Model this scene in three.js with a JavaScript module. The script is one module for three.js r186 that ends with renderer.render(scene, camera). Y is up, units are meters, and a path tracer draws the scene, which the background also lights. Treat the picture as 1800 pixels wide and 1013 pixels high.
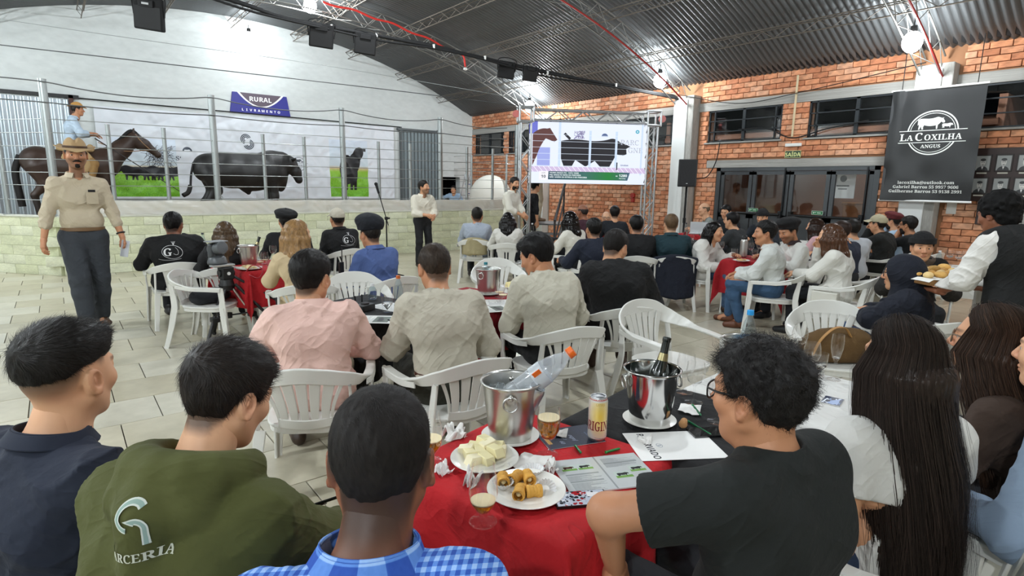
import * as THREE from 'three';
import { mergeGeometries, mergeVertices } from 'three/addons/utils/BufferGeometryUtils.js';
import { RoundedBoxGeometry } from 'three/addons/geometries/RoundedBoxGeometry.js';

// ------------------------------------------------------------------ camera, sky, lights, exposure
const scene = new THREE.Scene();
const EYE = 1.55, FOCAL = 1009.1, PITCH = 0.17823, ROLL = 0.01669, YAW = 0.66813;
const camera = new THREE.PerspectiveCamera(2 * Math.atan(506.5 / FOCAL) * 180 / Math.PI, 1800 / 1013, 0.05, 200);
camera.position.set(0, EYE, 0);
camera.rotation.order = 'YXZ';
camera.rotation.set(-PITCH, -YAW, ROLL);
camera.updateMatrixWorld(true);
scene.add(camera);
const renderer = new THREE.WebGLRenderer({ antialias: true });
renderer.toneMapping = THREE.LinearToneMapping;
renderer.toneMappingExposure = .92;
renderer.shadowMap.enabled = true;
scene.background = new THREE.Color(0x020304);          // night outside the hall

// lamps: [x, height, z, intensity]; each is built as a bulb with its light further down
const LAMPS = [
  [4.51, 5.12, -12.6, 28], [10.2, 3.62, -12.3, 16], [-2.6, 3.7, -12.6, 26],
  [10.15, 3.74, -8, 11], [-2.6, 3.75, -8, 30], [3.9, 5.12, -8.1, 30],
  [9.89, 3.66, -3.35, 11], [-2.6, 3.75, -3.4, 34], [3.7, 5.12, -3.4, 28],
  [-2.6, 3.75, 1.2, 34], [3.7, 5.12, 1.2, 26], [9.9, 3.7, 1.2, 14],
  [4.1, 4.98, -15.75, 3],
];

// ------------------------------------------------------------------ small helpers
function rng(seed) { let s = seed >>> 0; return () => { s = (s + 0x6D2B79F5) >>> 0; let t = s; t = Math.imul(t ^ (t >>> 15), t | 1); t ^= t + Math.imul(t ^ (t >>> 7), t | 61); return ((t ^ (t >>> 14)) >>> 0) / 4294967296; }; }
const R0 = rng(20240611);
const rr = (a, b, r = R0) => a + (b - a) * r();
const V = (x, y, z) => new THREE.Vector3(x, y, z);
const lerp = (a, b, t) => a + (b - a) * t, clamp = (x, a = 0, b = 1) => Math.min(b, Math.max(a, x));
const sstep = (a, b, x) => { const t = clamp((x - a) / (b - a)); return t * t * (3 - 2 * t); };
const PI = Math.PI, rad = (d) => d * PI / 180;
function ray(px, py) { return V((px - 900) / FOCAL, -(py - 506.5) / FOCAL, -1).applyQuaternion(camera.quaternion); }
function atDepth(px, py, d) { return ray(px, py).multiplyScalar(d).add(camera.position); }
function atHeight(px, py, h) { const r = ray(px, py); return r.multiplyScalar((h - EYE) / r.y).add(camera.position); }
function depthOf(p) { return -camera.worldToLocal(p.clone()).z; }
function project(p) { const c = camera.worldToLocal(p.clone()); return [900 - FOCAL * c.x / c.z, 506.5 + FOCAL * c.y / c.z, -c.z]; }

const names = new Map();
function numbered(n) { const k = names.get(n) || 0; names.set(n, k + 1); return k ? n + '_' + String(k).padStart(3, '0') : n; }
function tag(o, label, category, group) { o.userData.label = label; o.userData.category = category; if (group) o.userData.group = group; return o; }
function thing(name, label, category, pos, turn = 0, group) {
  const g = new THREE.Group(); g.name = numbered(name); tag(g, label, category, group);
  if (pos) g.position.copy(pos.isVector3 ? pos : V(...pos)); g.rotation.y = turn; scene.add(g); return g;
}
function part(parent, name, geo, material, label) {
  const g = Array.isArray(geo) ? (geo.length > 1 ? merge(geo) : geo[0]) : geo;
  const m = new THREE.Mesh(g, material); m.name = name; m.castShadow = m.receiveShadow = true; if (label) m.userData.label = label; parent.add(m); return m;
}
function struct(name, geo, material) { const m = part(scene, name, geo, material); m.userData.kind = 'structure'; return m; }
function structGroup(name) { const g = new THREE.Group(); g.name = name; g.userData.kind = 'structure'; scene.add(g); return g; }
function lone(name, label, category, geo, material, pos, turn = 0, group) { const m = part(scene, numbered(name), geo, material); tag(m, label, category, group); if (pos) m.position.copy(pos.isVector3 ? pos : V(...pos)); m.rotation.y = turn; return m; }
function copyOf(root, label, pos, turn, group) {
  const c = root.clone(); c.name = numbered(root.name.replace(/_\d+$/, '')); c.userData = { ...root.userData }; if (label) c.userData.label = label; if (group) c.userData.group = group;
  if (pos) c.position.copy(pos.isVector3 ? pos : V(...pos)); if (turn !== undefined) c.rotation.set(0, turn, 0); scene.add(c); return c;
}
function merge(list) {
  const out = list.map((g) => { let h = g.index ? g.toNonIndexed() : g; for (const k of Object.keys(h.attributes)) if (!['position', 'normal', 'uv'].includes(k) && !(k === 'color' && list.every((q) => q.attributes.color))) h.deleteAttribute(k); if (!h.attributes.uv) h.setAttribute('uv', new THREE.BufferAttribute(new Float32Array(h.attributes.position.count * 2), 2)); if (!h.attributes.normal) h.computeVertexNormals(); return h; });
  return mergeGeometries(out);
}
const box = (w, h, d, x = 0, y = 0, z = 0) => new THREE.BoxGeometry(w, h, d).translate(x, y, z);
const rbox = (w, h, d, r, x = 0, y = 0, z = 0, seg = 2) => new RoundedBoxGeometry(w, h, d, seg, Math.min(r, w / 2.01, h / 2.01, d / 2.01)).translate(x, y, z);
const cyl = (r0, r1, h, x = 0, y = 0, z = 0, seg = 20) => new THREE.CylinderGeometry(r0, r1, h, seg).translate(x, y, z);
function rod(a, b, r, seg = 10, r1 = r) { const d = b.clone().sub(a), g = new THREE.CylinderGeometry(r1, r, d.length(), seg, 1); g.applyQuaternion(new THREE.Quaternion().setFromUnitVectors(V(0, 1, 0), d.clone().normalize())); const c = a.clone().add(b).multiplyScalar(.5); return g.translate(c.x, c.y, c.z); }
function tube(pts, r, seg = 24, rs = 8, closed = false) { return new THREE.TubeGeometry(new THREE.CatmullRomCurve3(pts.map((p) => p.isVector3 ? p : V(...p)), closed), seg, r, rs, closed); }
const lathe = (pts, seg = 28) => new THREE.LatheGeometry(pts.map((p) => new THREE.Vector2(p[0], p[1])), seg);
// a strip swept along points; each point: [center, wide direction, width]; rounded-rectangle section
function sweep(pts, thick, opts = {}) {
  const n = pts.length, seg = opts.seg || n * 3, closed = opts.closed;
  const c = new THREE.CatmullRomCurve3(pts.map((p) => V(...p[0])), !!closed, 'catmullrom', .5), dc = new THREE.CatmullRomCurve3(pts.map((p) => V(...p[1])), !!closed, 'catmullrom', .5);
  const wid = (t) => { const s = t * (closed ? n : n - 1), i = Math.min(Math.floor(s), closed ? n - 1 : n - 2), f = s - i; return lerp(pts[i % n][2], pts[(i + 1) % n][2], f * f * (3 - 2 * f)); };
  const sec = []; const k = opts.round ?? 3;
  for (let i = 0; i < 4; i++) for (let j = 0; j <= k; j++) { const a = (i + j / k) * PI / 2; sec.push([Math.cos(a), Math.sin(a), i]); }
  const pos = [], uv = [], idx = [], m = sec.length;
  for (let i = 0; i <= seg; i++) {
    const t = i / seg, p = c.getPoint(t), T = c.getTangent(t).normalize(), D = dc.getPoint(t); D.addScaledVector(T, -D.dot(T)).normalize(); const N = T.clone().cross(D), w = wid(t) / 2, h = thick / 2, r = Math.min(opts.r ?? h, h, w);
    for (let j = 0; j < m; j++) { const [cx, cy, q] = sec[j]; const sx = (q === 0 || q === 3) ? 1 : -1, sy = q < 2 ? 1 : -1; const x = sx * (w - r) + cx * r, y = sy * (h - r) + cy * r; pos.push(p.x + D.x * x + N.x * y, p.y + D.y * x + N.y * y, p.z + D.z * x + N.z * y); uv.push(j / m, t); }
  }
  for (let i = 0; i < seg; i++) for (let j = 0; j < m; j++) { const a = i * m + j, b = i * m + (j + 1) % m, e = a + m, f = b + m; idx.push(a, e, b, b, e, f); }
  if (!closed) for (const i of [0, seg]) { const o = i * m; for (let j = 1; j < m - 1; j++) i ? idx.push(o, o + j, o + j + 1) : idx.push(o, o + j + 1, o + j); }
  const g = new THREE.BufferGeometry(); g.setAttribute('position', new THREE.Float32BufferAttribute(pos, 3)); g.setAttribute('uv', new THREE.Float32BufferAttribute(uv, 2)); g.setIndex(idx); g.computeVertexNormals(); return g;
}
// a grid surface f(u,v) -> [x,y,z], with thickness along the normal
function sheet(f, nu, nv, thick, uvf) {
  const P = [], U = []; for (let j = 0; j <= nv; j++) for (let i = 0; i <= nu; i++) { P.push(V(...f(i / nu, j / nv))); U.push(uvf ? uvf(i / nu, j / nv) : [i / nu, j / nv]); }
  const g0 = new THREE.BufferGeometry(), idx = []; for (let j = 0; j < nv; j++) for (let i = 0; i < nu; i++) { const a = j * (nu + 1) + i, b = a + 1, c = a + nu + 1, d = c + 1; idx.push(a, b, d, a, d, c); }
  g0.setAttribute('position', new THREE.Float32BufferAttribute(P.flatMap((p) => [p.x, p.y, p.z]), 3)); g0.setAttribute('uv', new THREE.Float32BufferAttribute(U.flat(), 2)); g0.setIndex(idx); g0.computeVertexNormals();
  if (!thick) return g0;
  const N = g0.attributes.normal, n = P.length, pos = [], uv = [], id2 = [...idx];
  for (let i = 0; i < n; i++) { pos.push(P[i].x, P[i].y, P[i].z); uv.push(...U[i]); }
  for (let i = 0; i < n; i++) { pos.push(P[i].x - N.getX(i) * thick, P[i].y - N.getY(i) * thick, P[i].z - N.getZ(i) * thick); uv.push(...U[i]); }
  for (let k = 0; k < idx.length; k += 3) id2.push(idx[k] + n, idx[k + 2] + n, idx[k + 1] + n);
  const rim = []; for (let i = 0; i < nu; i++) rim.push([i, i + 1]); for (let j = 0; j < nv; j++) rim.push([j * (nu + 1) + nu, (j + 1) * (nu + 1) + nu]); for (let i = nu; i > 0; i--) rim.push([nv * (nu + 1) + i, nv * (nu + 1) + i - 1]); for (let j = nv; j > 0; j--) rim.push([j * (nu + 1), (j - 1) * (nu + 1)]);
  for (const [a, b] of rim) id2.push(a, a + n, b, b, a + n, b + n);
  const g = new THREE.BufferGeometry(); g.setAttribute('position', new THREE.Float32BufferAttribute(pos, 3)); g.setAttribute('uv', new THREE.Float32BufferAttribute(uv, 2)); g.setIndex(id2);
  const h = g.toNonIndexed(); h.computeVertexNormals(); // smooth faces, crisp rim
  const nn = h.attributes.normal; let k = 0; const full = idx.length; for (; k < full; k++) nn.setXYZ(k, N.getX(idx[k]), N.getY(idx[k]), N.getZ(idx[k])); for (let q = 0; q < full; q++) { const s = id2[full + q] - n; nn.setXYZ(full + q, -N.getX(s), -N.getY(s), -N.getZ(s)); }
  return h;
}
function extrude(pts, depth, bevel = 0, holes = []) {
  const s = new THREE.Shape(pts.map((p) => new THREE.Vector2(...p))); for (const h of holes) s.holes.push(new THREE.Path(h.map((p) => new THREE.Vector2(...p))));
  return new THREE.ExtrudeGeometry(s, { depth, bevelEnabled: bevel > 0, bevelThickness: bevel, bevelSize: bevel, bevelSegments: 2, curveSegments: 8, steps: 1 });
}
// ------------------------------------------------------------------ noise
const PERM = (() => { const r = rng(77), p = [...Array(256).keys()]; for (let i = 255; i > 0; i--) { const j = Math.floor(r() * (i + 1)); [p[i], p[j]] = [p[j], p[i]]; } return new Uint8Array([...p, ...p]); })();
function noise3(x, y, z) {
  const xi = Math.floor(x), yi = Math.floor(y), zi = Math.floor(z), xf = x - xi, yf = y - yi, zf = z - zi, u = xf * xf * (3 - 2 * xf), v = yf * yf * (3 - 2 * yf), w = zf * zf * (3 - 2 * zf);
  const h = (a, b, c) => PERM[(PERM[(PERM[a & 255] + b) & 255] + c) & 255] / 127.5 - 1;
  return lerp(lerp(lerp(h(xi, yi, zi), h(xi + 1, yi, zi), u), lerp(h(xi, yi + 1, zi), h(xi + 1, yi + 1, zi), u), v), lerp(lerp(h(xi, yi, zi + 1), h(xi + 1, yi, zi + 1), u), lerp(h(xi, yi + 1, zi + 1), h(xi + 1, yi + 1, zi + 1), u), v), w);
}
const fbm = (x, y, z, o = 3) => { let s = 0, a = .5; for (let i = 0; i < o; i++) { s += a * noise3(x, y, z); x = x * 2.03 + 7; y = y * 2.03 + 3; z = z * 2.03; a *= .5; } return s; };
// ------------------------------------------------------------------ textures and materials
function dataTex(w, h, f, srgb = true, rep) {
  const d = new Uint8Array(w * h * 4); for (let j = 0; j < h; j++) for (let i = 0; i < w; i++) { const c = f(i / w, j / h, i, j), k = (j * w + i) * 4; d[k] = clamp(c[0], 0, 255); d[k + 1] = clamp(c[1], 0, 255); d[k + 2] = clamp(c[2], 0, 255); d[k + 3] = 255; }
  const t = new THREE.DataTexture(d, w, h); t.wrapS = t.wrapT = THREE.RepeatWrapping; t.magFilter = THREE.LinearFilter; t.minFilter = THREE.LinearMipmapLinearFilter; t.generateMipmaps = true; if (srgb) t.colorSpace = THREE.SRGBColorSpace; if (rep) t.repeat.set(...rep); t.needsUpdate = true; return t;
}
function tnoise(u, v, f, s = 0, o = 4) { // tiling fbm on a torus
  let r = 0, a = .5; for (let i = 0; i < o; i++) { const k = f * 2 ** i, x = u * k, y = v * k, xi = Math.floor(x), yi = Math.floor(y), xf = x - xi, yf = y - yi, U = xf * xf * (3 - 2 * xf), W = yf * yf * (3 - 2 * yf); const h = (p, q) => PERM[(PERM[((p % k) + k) % k & 255] + ((q % k) + k) % k + s) & 255] / 127.5 - 1; r += a * lerp(lerp(h(xi, yi), h(xi + 1, yi), U), lerp(h(xi, yi + 1), h(xi + 1, yi + 1), U), W); a *= .5; } return r;
}
function canvasTex(w, h, draw, mirror = false) { const c = document.createElement('canvas'); c.width = w; c.height = h; const x = c.getContext('2d'); draw(x, w, h); const t = new THREE.CanvasTexture(c); t.colorSpace = THREE.SRGBColorSpace; t.magFilter = THREE.LinearFilter; t.anisotropy = 8; return t; }
const std = (color, rough = .7, o = {}) => new THREE.MeshStandardMaterial({ color, roughness: rough, ...o });
const phys = (color, rough = .5, o = {}) => new THREE.MeshPhysicalMaterial({ color, roughness: rough, ...o });
const grainBump = dataTex(256, 256, (u, v) => { const n = 128 + 120 * tnoise(u, v, 16, 3, 4); return [n, n, n]; }, false);
const weaveBump = dataTex(128, 128, (u, v, i, j) => { const n = 128 + 60 * Math.sin(i * PI / 2) * (j & 2 ? 1 : -1) + 60 * tnoise(u, v, 16, 9, 3); return [n, n, n]; }, false);
const wrinkleBump = dataTex(512, 512, (u, v) => { const n = tnoise(u, v, 5, 3, 2), m = tnoise(u + v, v, 9, 8, 2), k = 1 - Math.abs(n) * 2.4, q = 1 - Math.abs(m) * 2.6, t = 90 + 70 * Math.max(k, 0) ** 2 + 40 * Math.max(q, 0) ** 2 + 12 * tnoise(u, v, 64, 9, 2); return [t, t, t]; }, false, [.16, .16]);
const cloth = (color, o = {}) => new THREE.MeshStandardMaterial({ color, roughness: .88, bumpMap: wrinkleBump, bumpScale: .012, ...o });
const plastic = phys(0xd9d8d2, .36, { clearcoat: .25, clearcoatRoughness: .3 });
const steel = std(0xc4c3bf, .3, { metalness: 1 }), galv = std(0x9ba09f, .42, { metalness: .75 }), blackPlastic = std(0x111112, .45), alu = std(0xc4c6c8, .35, { metalness: .9 });
const rubber = std(0x0c0c0d, .8);
const glassM = phys(0xffffff, .02, { transmission: 1, thickness: 0, ior: 1.45 });
const clearPlastic = phys(0xf4f8fa, .05, { transmission: 1, thickness: 0, ior: 1.4 });
// ================================================================== ROOM
const XR = 11, XL = -3.4, ZB = -16.2, ZF = 4.6, XC = 3.8, HP = 5.42, HE = 3.58;
const roofH = (x) => { const h = (XR - XC), s = HP - HE, R = (h * h + s * s) / (2 * s); return HP - R + Math.sqrt(R * R - (x - XC) ** 2); };
// floor tiles: running bond, 0.468 m square
const T = .468, JG = .006;
{
  const fl = structGroup('floor');
  const bedM = std(0x4c463c, .9);
  part(fl, 'mortar_bed', box(XR - XL + .6, .12, ZF - ZB + .6, (XR + XL) / 2, -.068, (ZF + ZB) / 2), bedM);
  const tileTex = dataTex(512, 512, (u, v) => { const n = tnoise(u, v, 3, 1, 5), m = tnoise(u, v, 24, 5, 3), k = 198 + 20 * n + 8 * m; return [k, k - 5, k - 22]; });
  const tb = dataTex(256, 256, (u, v) => { const n = 128 + 100 * tnoise(u, v, 8, 12, 4); return [n, n, n]; }, false);
  const mats = [0xffffff, 0xf5f2ea, 0xece8de, 0xfaf7f0].map((c) => phys(c, .34, { map: tileTex, bumpMap: tb, bumpScale: .0006, clearcoat: .3, clearcoatRoughness: .18 }));
  const geos = [0, 1, 2].map((k) => { const g = rbox(T - JG, .012, T - JG, .0025, 0, -.006, 0, 1); const p = g.attributes.position, uv = g.attributes.uv; for (let i = 0; i < p.count; i++) uv.setXY(i, p.getX(i) * .8 + k * .37, p.getZ(i) * .8 + k * .61); return g; });
  const cand = []; const z0 = -7.055, x0 = .42;
  for (let j = Math.ceil((ZB - z0) / T); z0 + (j + 1) * T < ZF; j++) for (let i = -20; i < 40; i++) { const x = x0 + (i + .5) * T + (Math.abs(j) % 2 ? 0 : T / 2), z = z0 + (j + .5) * T; if (x < XL || x > XR) continue; const [px, py, d] = project(V(x, 0, z)); cand.push({ x, z, px, py, d, see: d > .3 && px > -60 && px < 1860 && py > 300 && py < 1080 }); }
  // the clear stretches of floor first: left of the tables, the middle, the right aisle
  const open = (c) => (c.px < 520 && c.py > 430 ? 3 : c.px > 560 && c.px < 860 && c.py < 640 ? 2 : c.px > 1080 && c.px < 1500 && c.py > 450 ? 2 : 1) / c.d;
  cand.sort((a, b) => (b.see ? open(b) : 0) - (a.see ? open(a) : 0));
  const rest = []; const r = rng(5);
  cand.forEach((c, i) => { const k = Math.floor(r() * 3), m = Math.floor(r() * 4); if (i < 300 && c.see) { const t = part(fl, 'tile', geos[k], mats[m]); t.position.set(c.x, rr(0, .0012, r), c.z); t.rotation.y = Math.floor(r() * 4) * PI / 2; } else rest.push(geos[k].clone().translate(c.x, 0, c.z)); });
  const rt = part(fl, 'tile', merge(rest), mats[1]); rt.userData.kind = 'stuff';
}
// back wall: white plaster, arched top
const plasterTex = dataTex(1024, 512, (u, v) => { const n = tnoise(u, v, 4, 7, 5), m = tnoise(u, v, 40, 2, 3), k = 214 + 12 * n + 8 * m; return [k - 4, k + 1, k - 1]; });
const plasterM = std(0xffffff, .9, { map: plasterTex, bumpMap: grainBump, bumpScale: .004 });
{
  const pts = [[XL - .3, -.05], [XR + .3, -.05]]; for (let i = 0; i <= 40; i++) { const x = lerp(XR + .3, XL - .3, i / 40); pts.push([x, roofH(clamp(x, XL, XR)) + .12]); }
  const hatch = [[9.82, 1.02], [10.52, 1.02], [10.52, 1.76], [9.82, 1.76]];
  const g = extrude(pts, .25, 0, [hatch]); g.translate(0, 0, ZB - .25); const p = g.attributes.position, uv = g.attributes.uv; for (let i = 0; i < p.count; i++) uv.setXY(i, p.getX(i) / 5, p.getY(i) / 2.5);
  struct('wall_back', g, plasterM);
  const b = structGroup('trim_1'); part(b, 'hatch_recess', [box(1.3, 1.3, .04, 10.1, 1.4, ZB - 1.2), box(.04, 1.3, 1, 9.5, 1.4, ZB - .75), box(.04, 1.3, 1, 10.8, 1.4, ZB - .75), box(1.3, .04, 1, 10.1, .96, ZB - .75), box(1.3, .04, 1, 10.1, 1.98, ZB - .75)], std(0x15171a, .9));
  struct('wall_left', box(.25, 4.2, ZF - ZB, XL - .125, 2.05, (ZF + ZB) / 2), plasterM);
  struct('wall_front', box(XR - XL + .6, 6, .25, (XR + XL) / 2, 2.95, ZF + .125), std(0xb9b3a6, .9));
}
// right wall: hollow clay bricks, concrete bands, windows, glazed door
const concreteTex = dataTex(512, 256, (u, v) => { const n = tnoise(u, v, 4, 21, 5), m = tnoise(u, v, 64, 3, 2), k = 156 + 22 * n + 14 * m; return [k, k - 2, k - 8]; });
const concreteM = std(0xffffff, .92, { map: concreteTex, bumpMap: grainBump, bumpScale: .005 });
const WINS = [[-16.02, -14.5], [-14.25, -12.95], [-10.3, -8.14], [-7.34, -5.75], [-5.25, -3.62], [-2.95, -.6], [0, 2.4]];
const W0 = 2.49, W1 = 3.14, DOOR = [-7.05, -3.95], DH = 1.97, COLS = [-12.6, -7.83, -3.3, 1.2];
{
  const wall = structGroup('wall_right');
  const inHole = (z, y, m) => (WINS.some(([a, b]) => z > a - m && z < b + m) && y > W0 - .02 && y < W1 + .02) || (z > DOOR[0] - m && z < DOOR[1] + m && y < DH + .02);
  // mortar core built as boxes around the openings
  const core = []; const add = (z0, z1, y0, y1) => core.push(box(.2, y1 - y0, z1 - z0, XR + .135, (y0 + y1) / 2, (z0 + z1) / 2));
  add(ZB, DOOR[0], 0, W0); add(DOOR[1], ZF, 0, W0); add(DOOR[0], DOOR[1], DH, W0); add(ZB, ZF, W1, HE + .2);
  let zz = ZB; for (const [a, b] of WINS) { add(zz, a, W0, W1); zz = b; } add(zz, ZF, W0, W1);
  part(wall, 'mortar', core, std(0x946a4c, .95, { bumpMap: grainBump, bumpScale: .004 }));
  part(wall, 'concrete_band', [box(.22, .17, ZF - ZB, XR + .12, W1 + .085, (ZF + ZB) / 2)], concreteM);
  part(wall, 'door_lintel', [box(.24, .15, DOOR[1] - DOOR[0] + .5, XR + .12, DH + .075, (DOOR[0] + DOOR[1]) / 2)], concreteM);
  // bricks
  const BL = .256, BH = .087, BD = .09, pz = BL + .011, py = BH + .011;
  const tx = dataTex(256, 128, (u, v) => { const n = tnoise(u, v, 4, 31, 5), s = .5 + .5 * Math.sin(v * 12 * PI), k = 1 + .2 * n - .05 * s; return [210 * k, 158 * k, 126 * k]; });
  const bm = [0xffffff, 0xffeadb, 0xeed6c6, 0xfff4ea, 0xe2c4b2, 0xffe6d2].map((c) => std(c, .92, { map: tx, bumpMap: grainBump, bumpScale: .003 }));
  const shapes = [0, 1, 2].map((k) => { const g = rbox(BD, BH, BL, .005, 0, 0, 0, 1); const p = g.attributes.position, uv = g.attributes.uv; for (let i = 0; i < p.count; i++) { p.setXYZ(i, p.getX(i) + .004 * Math.sin(k * 9 + p.getY(i) * 60 + p.getZ(i) * 21), p.getY(i), p.getZ(i)); uv.setXY(i, p.getZ(i) * 3 + k * .3, p.getY(i) * 6 + k * .21); } g.computeVertexNormals(); return g; });
  const cand = [], r = rng(91);
  for (let j = 0; j * py + BH / 2 < HE + .12; j++) { const y = j * py + py / 2; if (y > W1 - .05 && y < W1 + .2) continue; for (let i = 0; ZB + i * pz < ZF; i++) { let a = ZB + .01 + i * pz + (j % 2 ? -pz / 2 : 0), b = a + BL; const clip = []; for (const h of [...(y > W0 - .03 && y < W1 ? WINS : []), ...(y < DH + .17 ? [[DOOR[0] - (y > DH - .05 ? .25 : 0), DOOR[1] + (y > DH - .05 ? .25 : 0)]] : []), ...COLS.map((c) => [c - .3, c + .3])]) clip.push(h); let ok = true; for (const [p, q] of clip) { if (a >= p && b <= q) ok = false; else if (a < p && b > p) b = p - .006; else if (a < q && b > q) a = q + .006; } if (!ok || b - a < .04) continue; const z = (a + b) / 2, [px, pyy, d] = project(V(XR, y, z)); cand.push({ z, y, s: (b - a) / BL, see: d > 0 && px > 820 && px < 1810 && pyy > 60 && pyy < 480, d }); } }
  cand.sort((p, q) => (q.see ? 1 / q.d : 0) - (p.see ? 1 / p.d : 0));
  const rest = [[], [], []];
  cand.forEach((c, i) => { const k = Math.floor(r() * 3), out = rr(-.004, .005, r); if (i < 300) { const m = part(wall, 'brick', shapes[k], bm[Math.floor(r() * 6)]); m.position.set(XR + .045 - out, c.y, c.z); m.scale.z = c.s; } else rest[Math.floor(r() * 3)].push(shapes[k].clone().scale(1, 1, c.s).translate(XR + .045 - out, c.y, c.z)); });
  rest.forEach((l, i) => { const m = part(wall, 'brick', merge(l), bm[i * 2]); m.userData.kind = 'stuff'; });
  // columns
  COLS.forEach((z, i) => { const c = structGroup('column_' + (i + 1)); part(c, 'concrete_shaft', [rbox(.5, HE - .1, .5, .02, XR + .04, (HE - .1) / 2, z)], i === 0 ? plasterM : concreteM); if (i) part(c, 'white_cladding', [rbox(.03, HE - .18, .34, .006, XR - .225, (HE - .18) / 2 , z - .06)], std(0xdfe2e0, .5)); });
  // windows
  const fm = std(0x23282b, .5, { metalness: .4 }), gm = phys(0xffffff, .03, { transmission: 1, thickness: 0, ior: 1.52, specularIntensity: 1 });
  WINS.forEach(([a, b], i) => {
    const w = structGroup('window_' + (i + 1)); const L = b - a, zc = (a + b) / 2, yc = (W0 + W1) / 2, f = [];
    const bar = (h, l, y, z, dx = .04) => f.push(box(dx, h, l, XR + .05, y, z));
    bar(.03, L, W0 + .015, zc); bar(.03, L, W1 - .015, zc); bar(W1 - W0, .03, yc, a + .015); bar(W1 - W0, .03, yc, b - .015); bar(W1 - W0, .06, yc, zc);
    for (const q of [a + .14, b - .14]) bar(W1 - W0, .025, yc, q); for (const k of [1, 2]) bar(.018, L, lerp(W0, W1, k / 3), zc);
    part(w, 'window_frame', f, fm);
    const cols = [[a + .03, a + .14], [a + .14, zc], [zc, b - .14], [b - .14, b - .03]];
    for (const [p, q] of cols) for (let k = 0; k < 3; k++) { const pn = part(w, 'pane', box(.004, (W1 - W0) / 3 - .02, q - p - .02, 0, 0, 0), gm); pn.position.set(XR + .06, lerp(W0, W1, (k + .5) / 3), (p + q) / 2); pn.rotation.z = rr(-.02, .02); }
    part(w, 'window_sill', [box(.12, .03, L + .08, XR + .02, W0 - .016, zc)], concreteM);
  });
  // door: four leaves of grey aluminium and glass
  const dm = std(0x4b4e50, .45, { metalness: .5 }); const D = structGroup('door_1'); const [a, b] = DOOR; const y1 = DH;
  part(D, 'door_frame', [box(.1, .07, b - a, XR + .06, y1 - .035, (a + b) / 2), box(.1, y1, .09, XR + .06, y1 / 2, a + .045), box(.1, y1, .09, XR + .06, y1 / 2, b - .045)], dm);
  const xs = [a + .09, a + .8, (a + b) / 2, b - .8, b - .09];
  for (let k = 0; k < 4; k++) { const p = xs[k] + .01, q = xs[k + 1] - .01, l = q - p, zc = (p + q) / 2; part(D, 'door_leaf', [box(.05, y1 - .09, .07, XR + .06, (y1 - .09) / 2, p + .035), box(.05, y1 - .09, .07, XR + .06, (y1 - .09) / 2, q - .035), box(.05, .07, l, XR + .06, y1 - .11, zc), box(.05, .09, l, XR + .06, 1.0, zc), box(.04, .95, l - .1, XR + .065, .5, zc)], dm); part(D, 'pane', box(.006, y1 - 1.2, l - .12, XR + .065, (y1 + 1.0) / 2 - .03, zc), gm); }
  for (const [p, q] of [[xs[0] + .12, xs[2] - .1], [xs[2] + .1, xs[4] - .12]]) { part(D, 'push_bar', [rod(V(XR - .05, 1.06, p), V(XR - .05, 1.06, q), .022), box(.1, .14, .06, XR, 1.06, p), box(.1, .14, .06, XR, 1.06, q), box(.06, .9, .025, XR + .02, 1.5, q + .02)], std(0x1c1d1e, .4, { metalness: .5 })); }
  // anteroom behind the glass
  const ar = structGroup('wall_anteroom'); const arW = std(0x8a6450, .9, { bumpMap: grainBump, bumpScale: .004 });
  part(ar, 'anteroom_shell', [box(.1, 3, 6, XR + 3.2, 1.5, -5.5), box(3, 3, .1, XR + 1.7, 1.5, -8.5), box(3, 3, .1, XR + 1.7, 1.5, -2.5), box(3.2, .1, 6, XR + 1.7, 2.6, -5.5)], arW); part(ar, 'anteroom_floor', [box(3.2, .1, 6, XR + 1.75, -.05, -5.5)], std(0x8c8578, .4));
}
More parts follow.
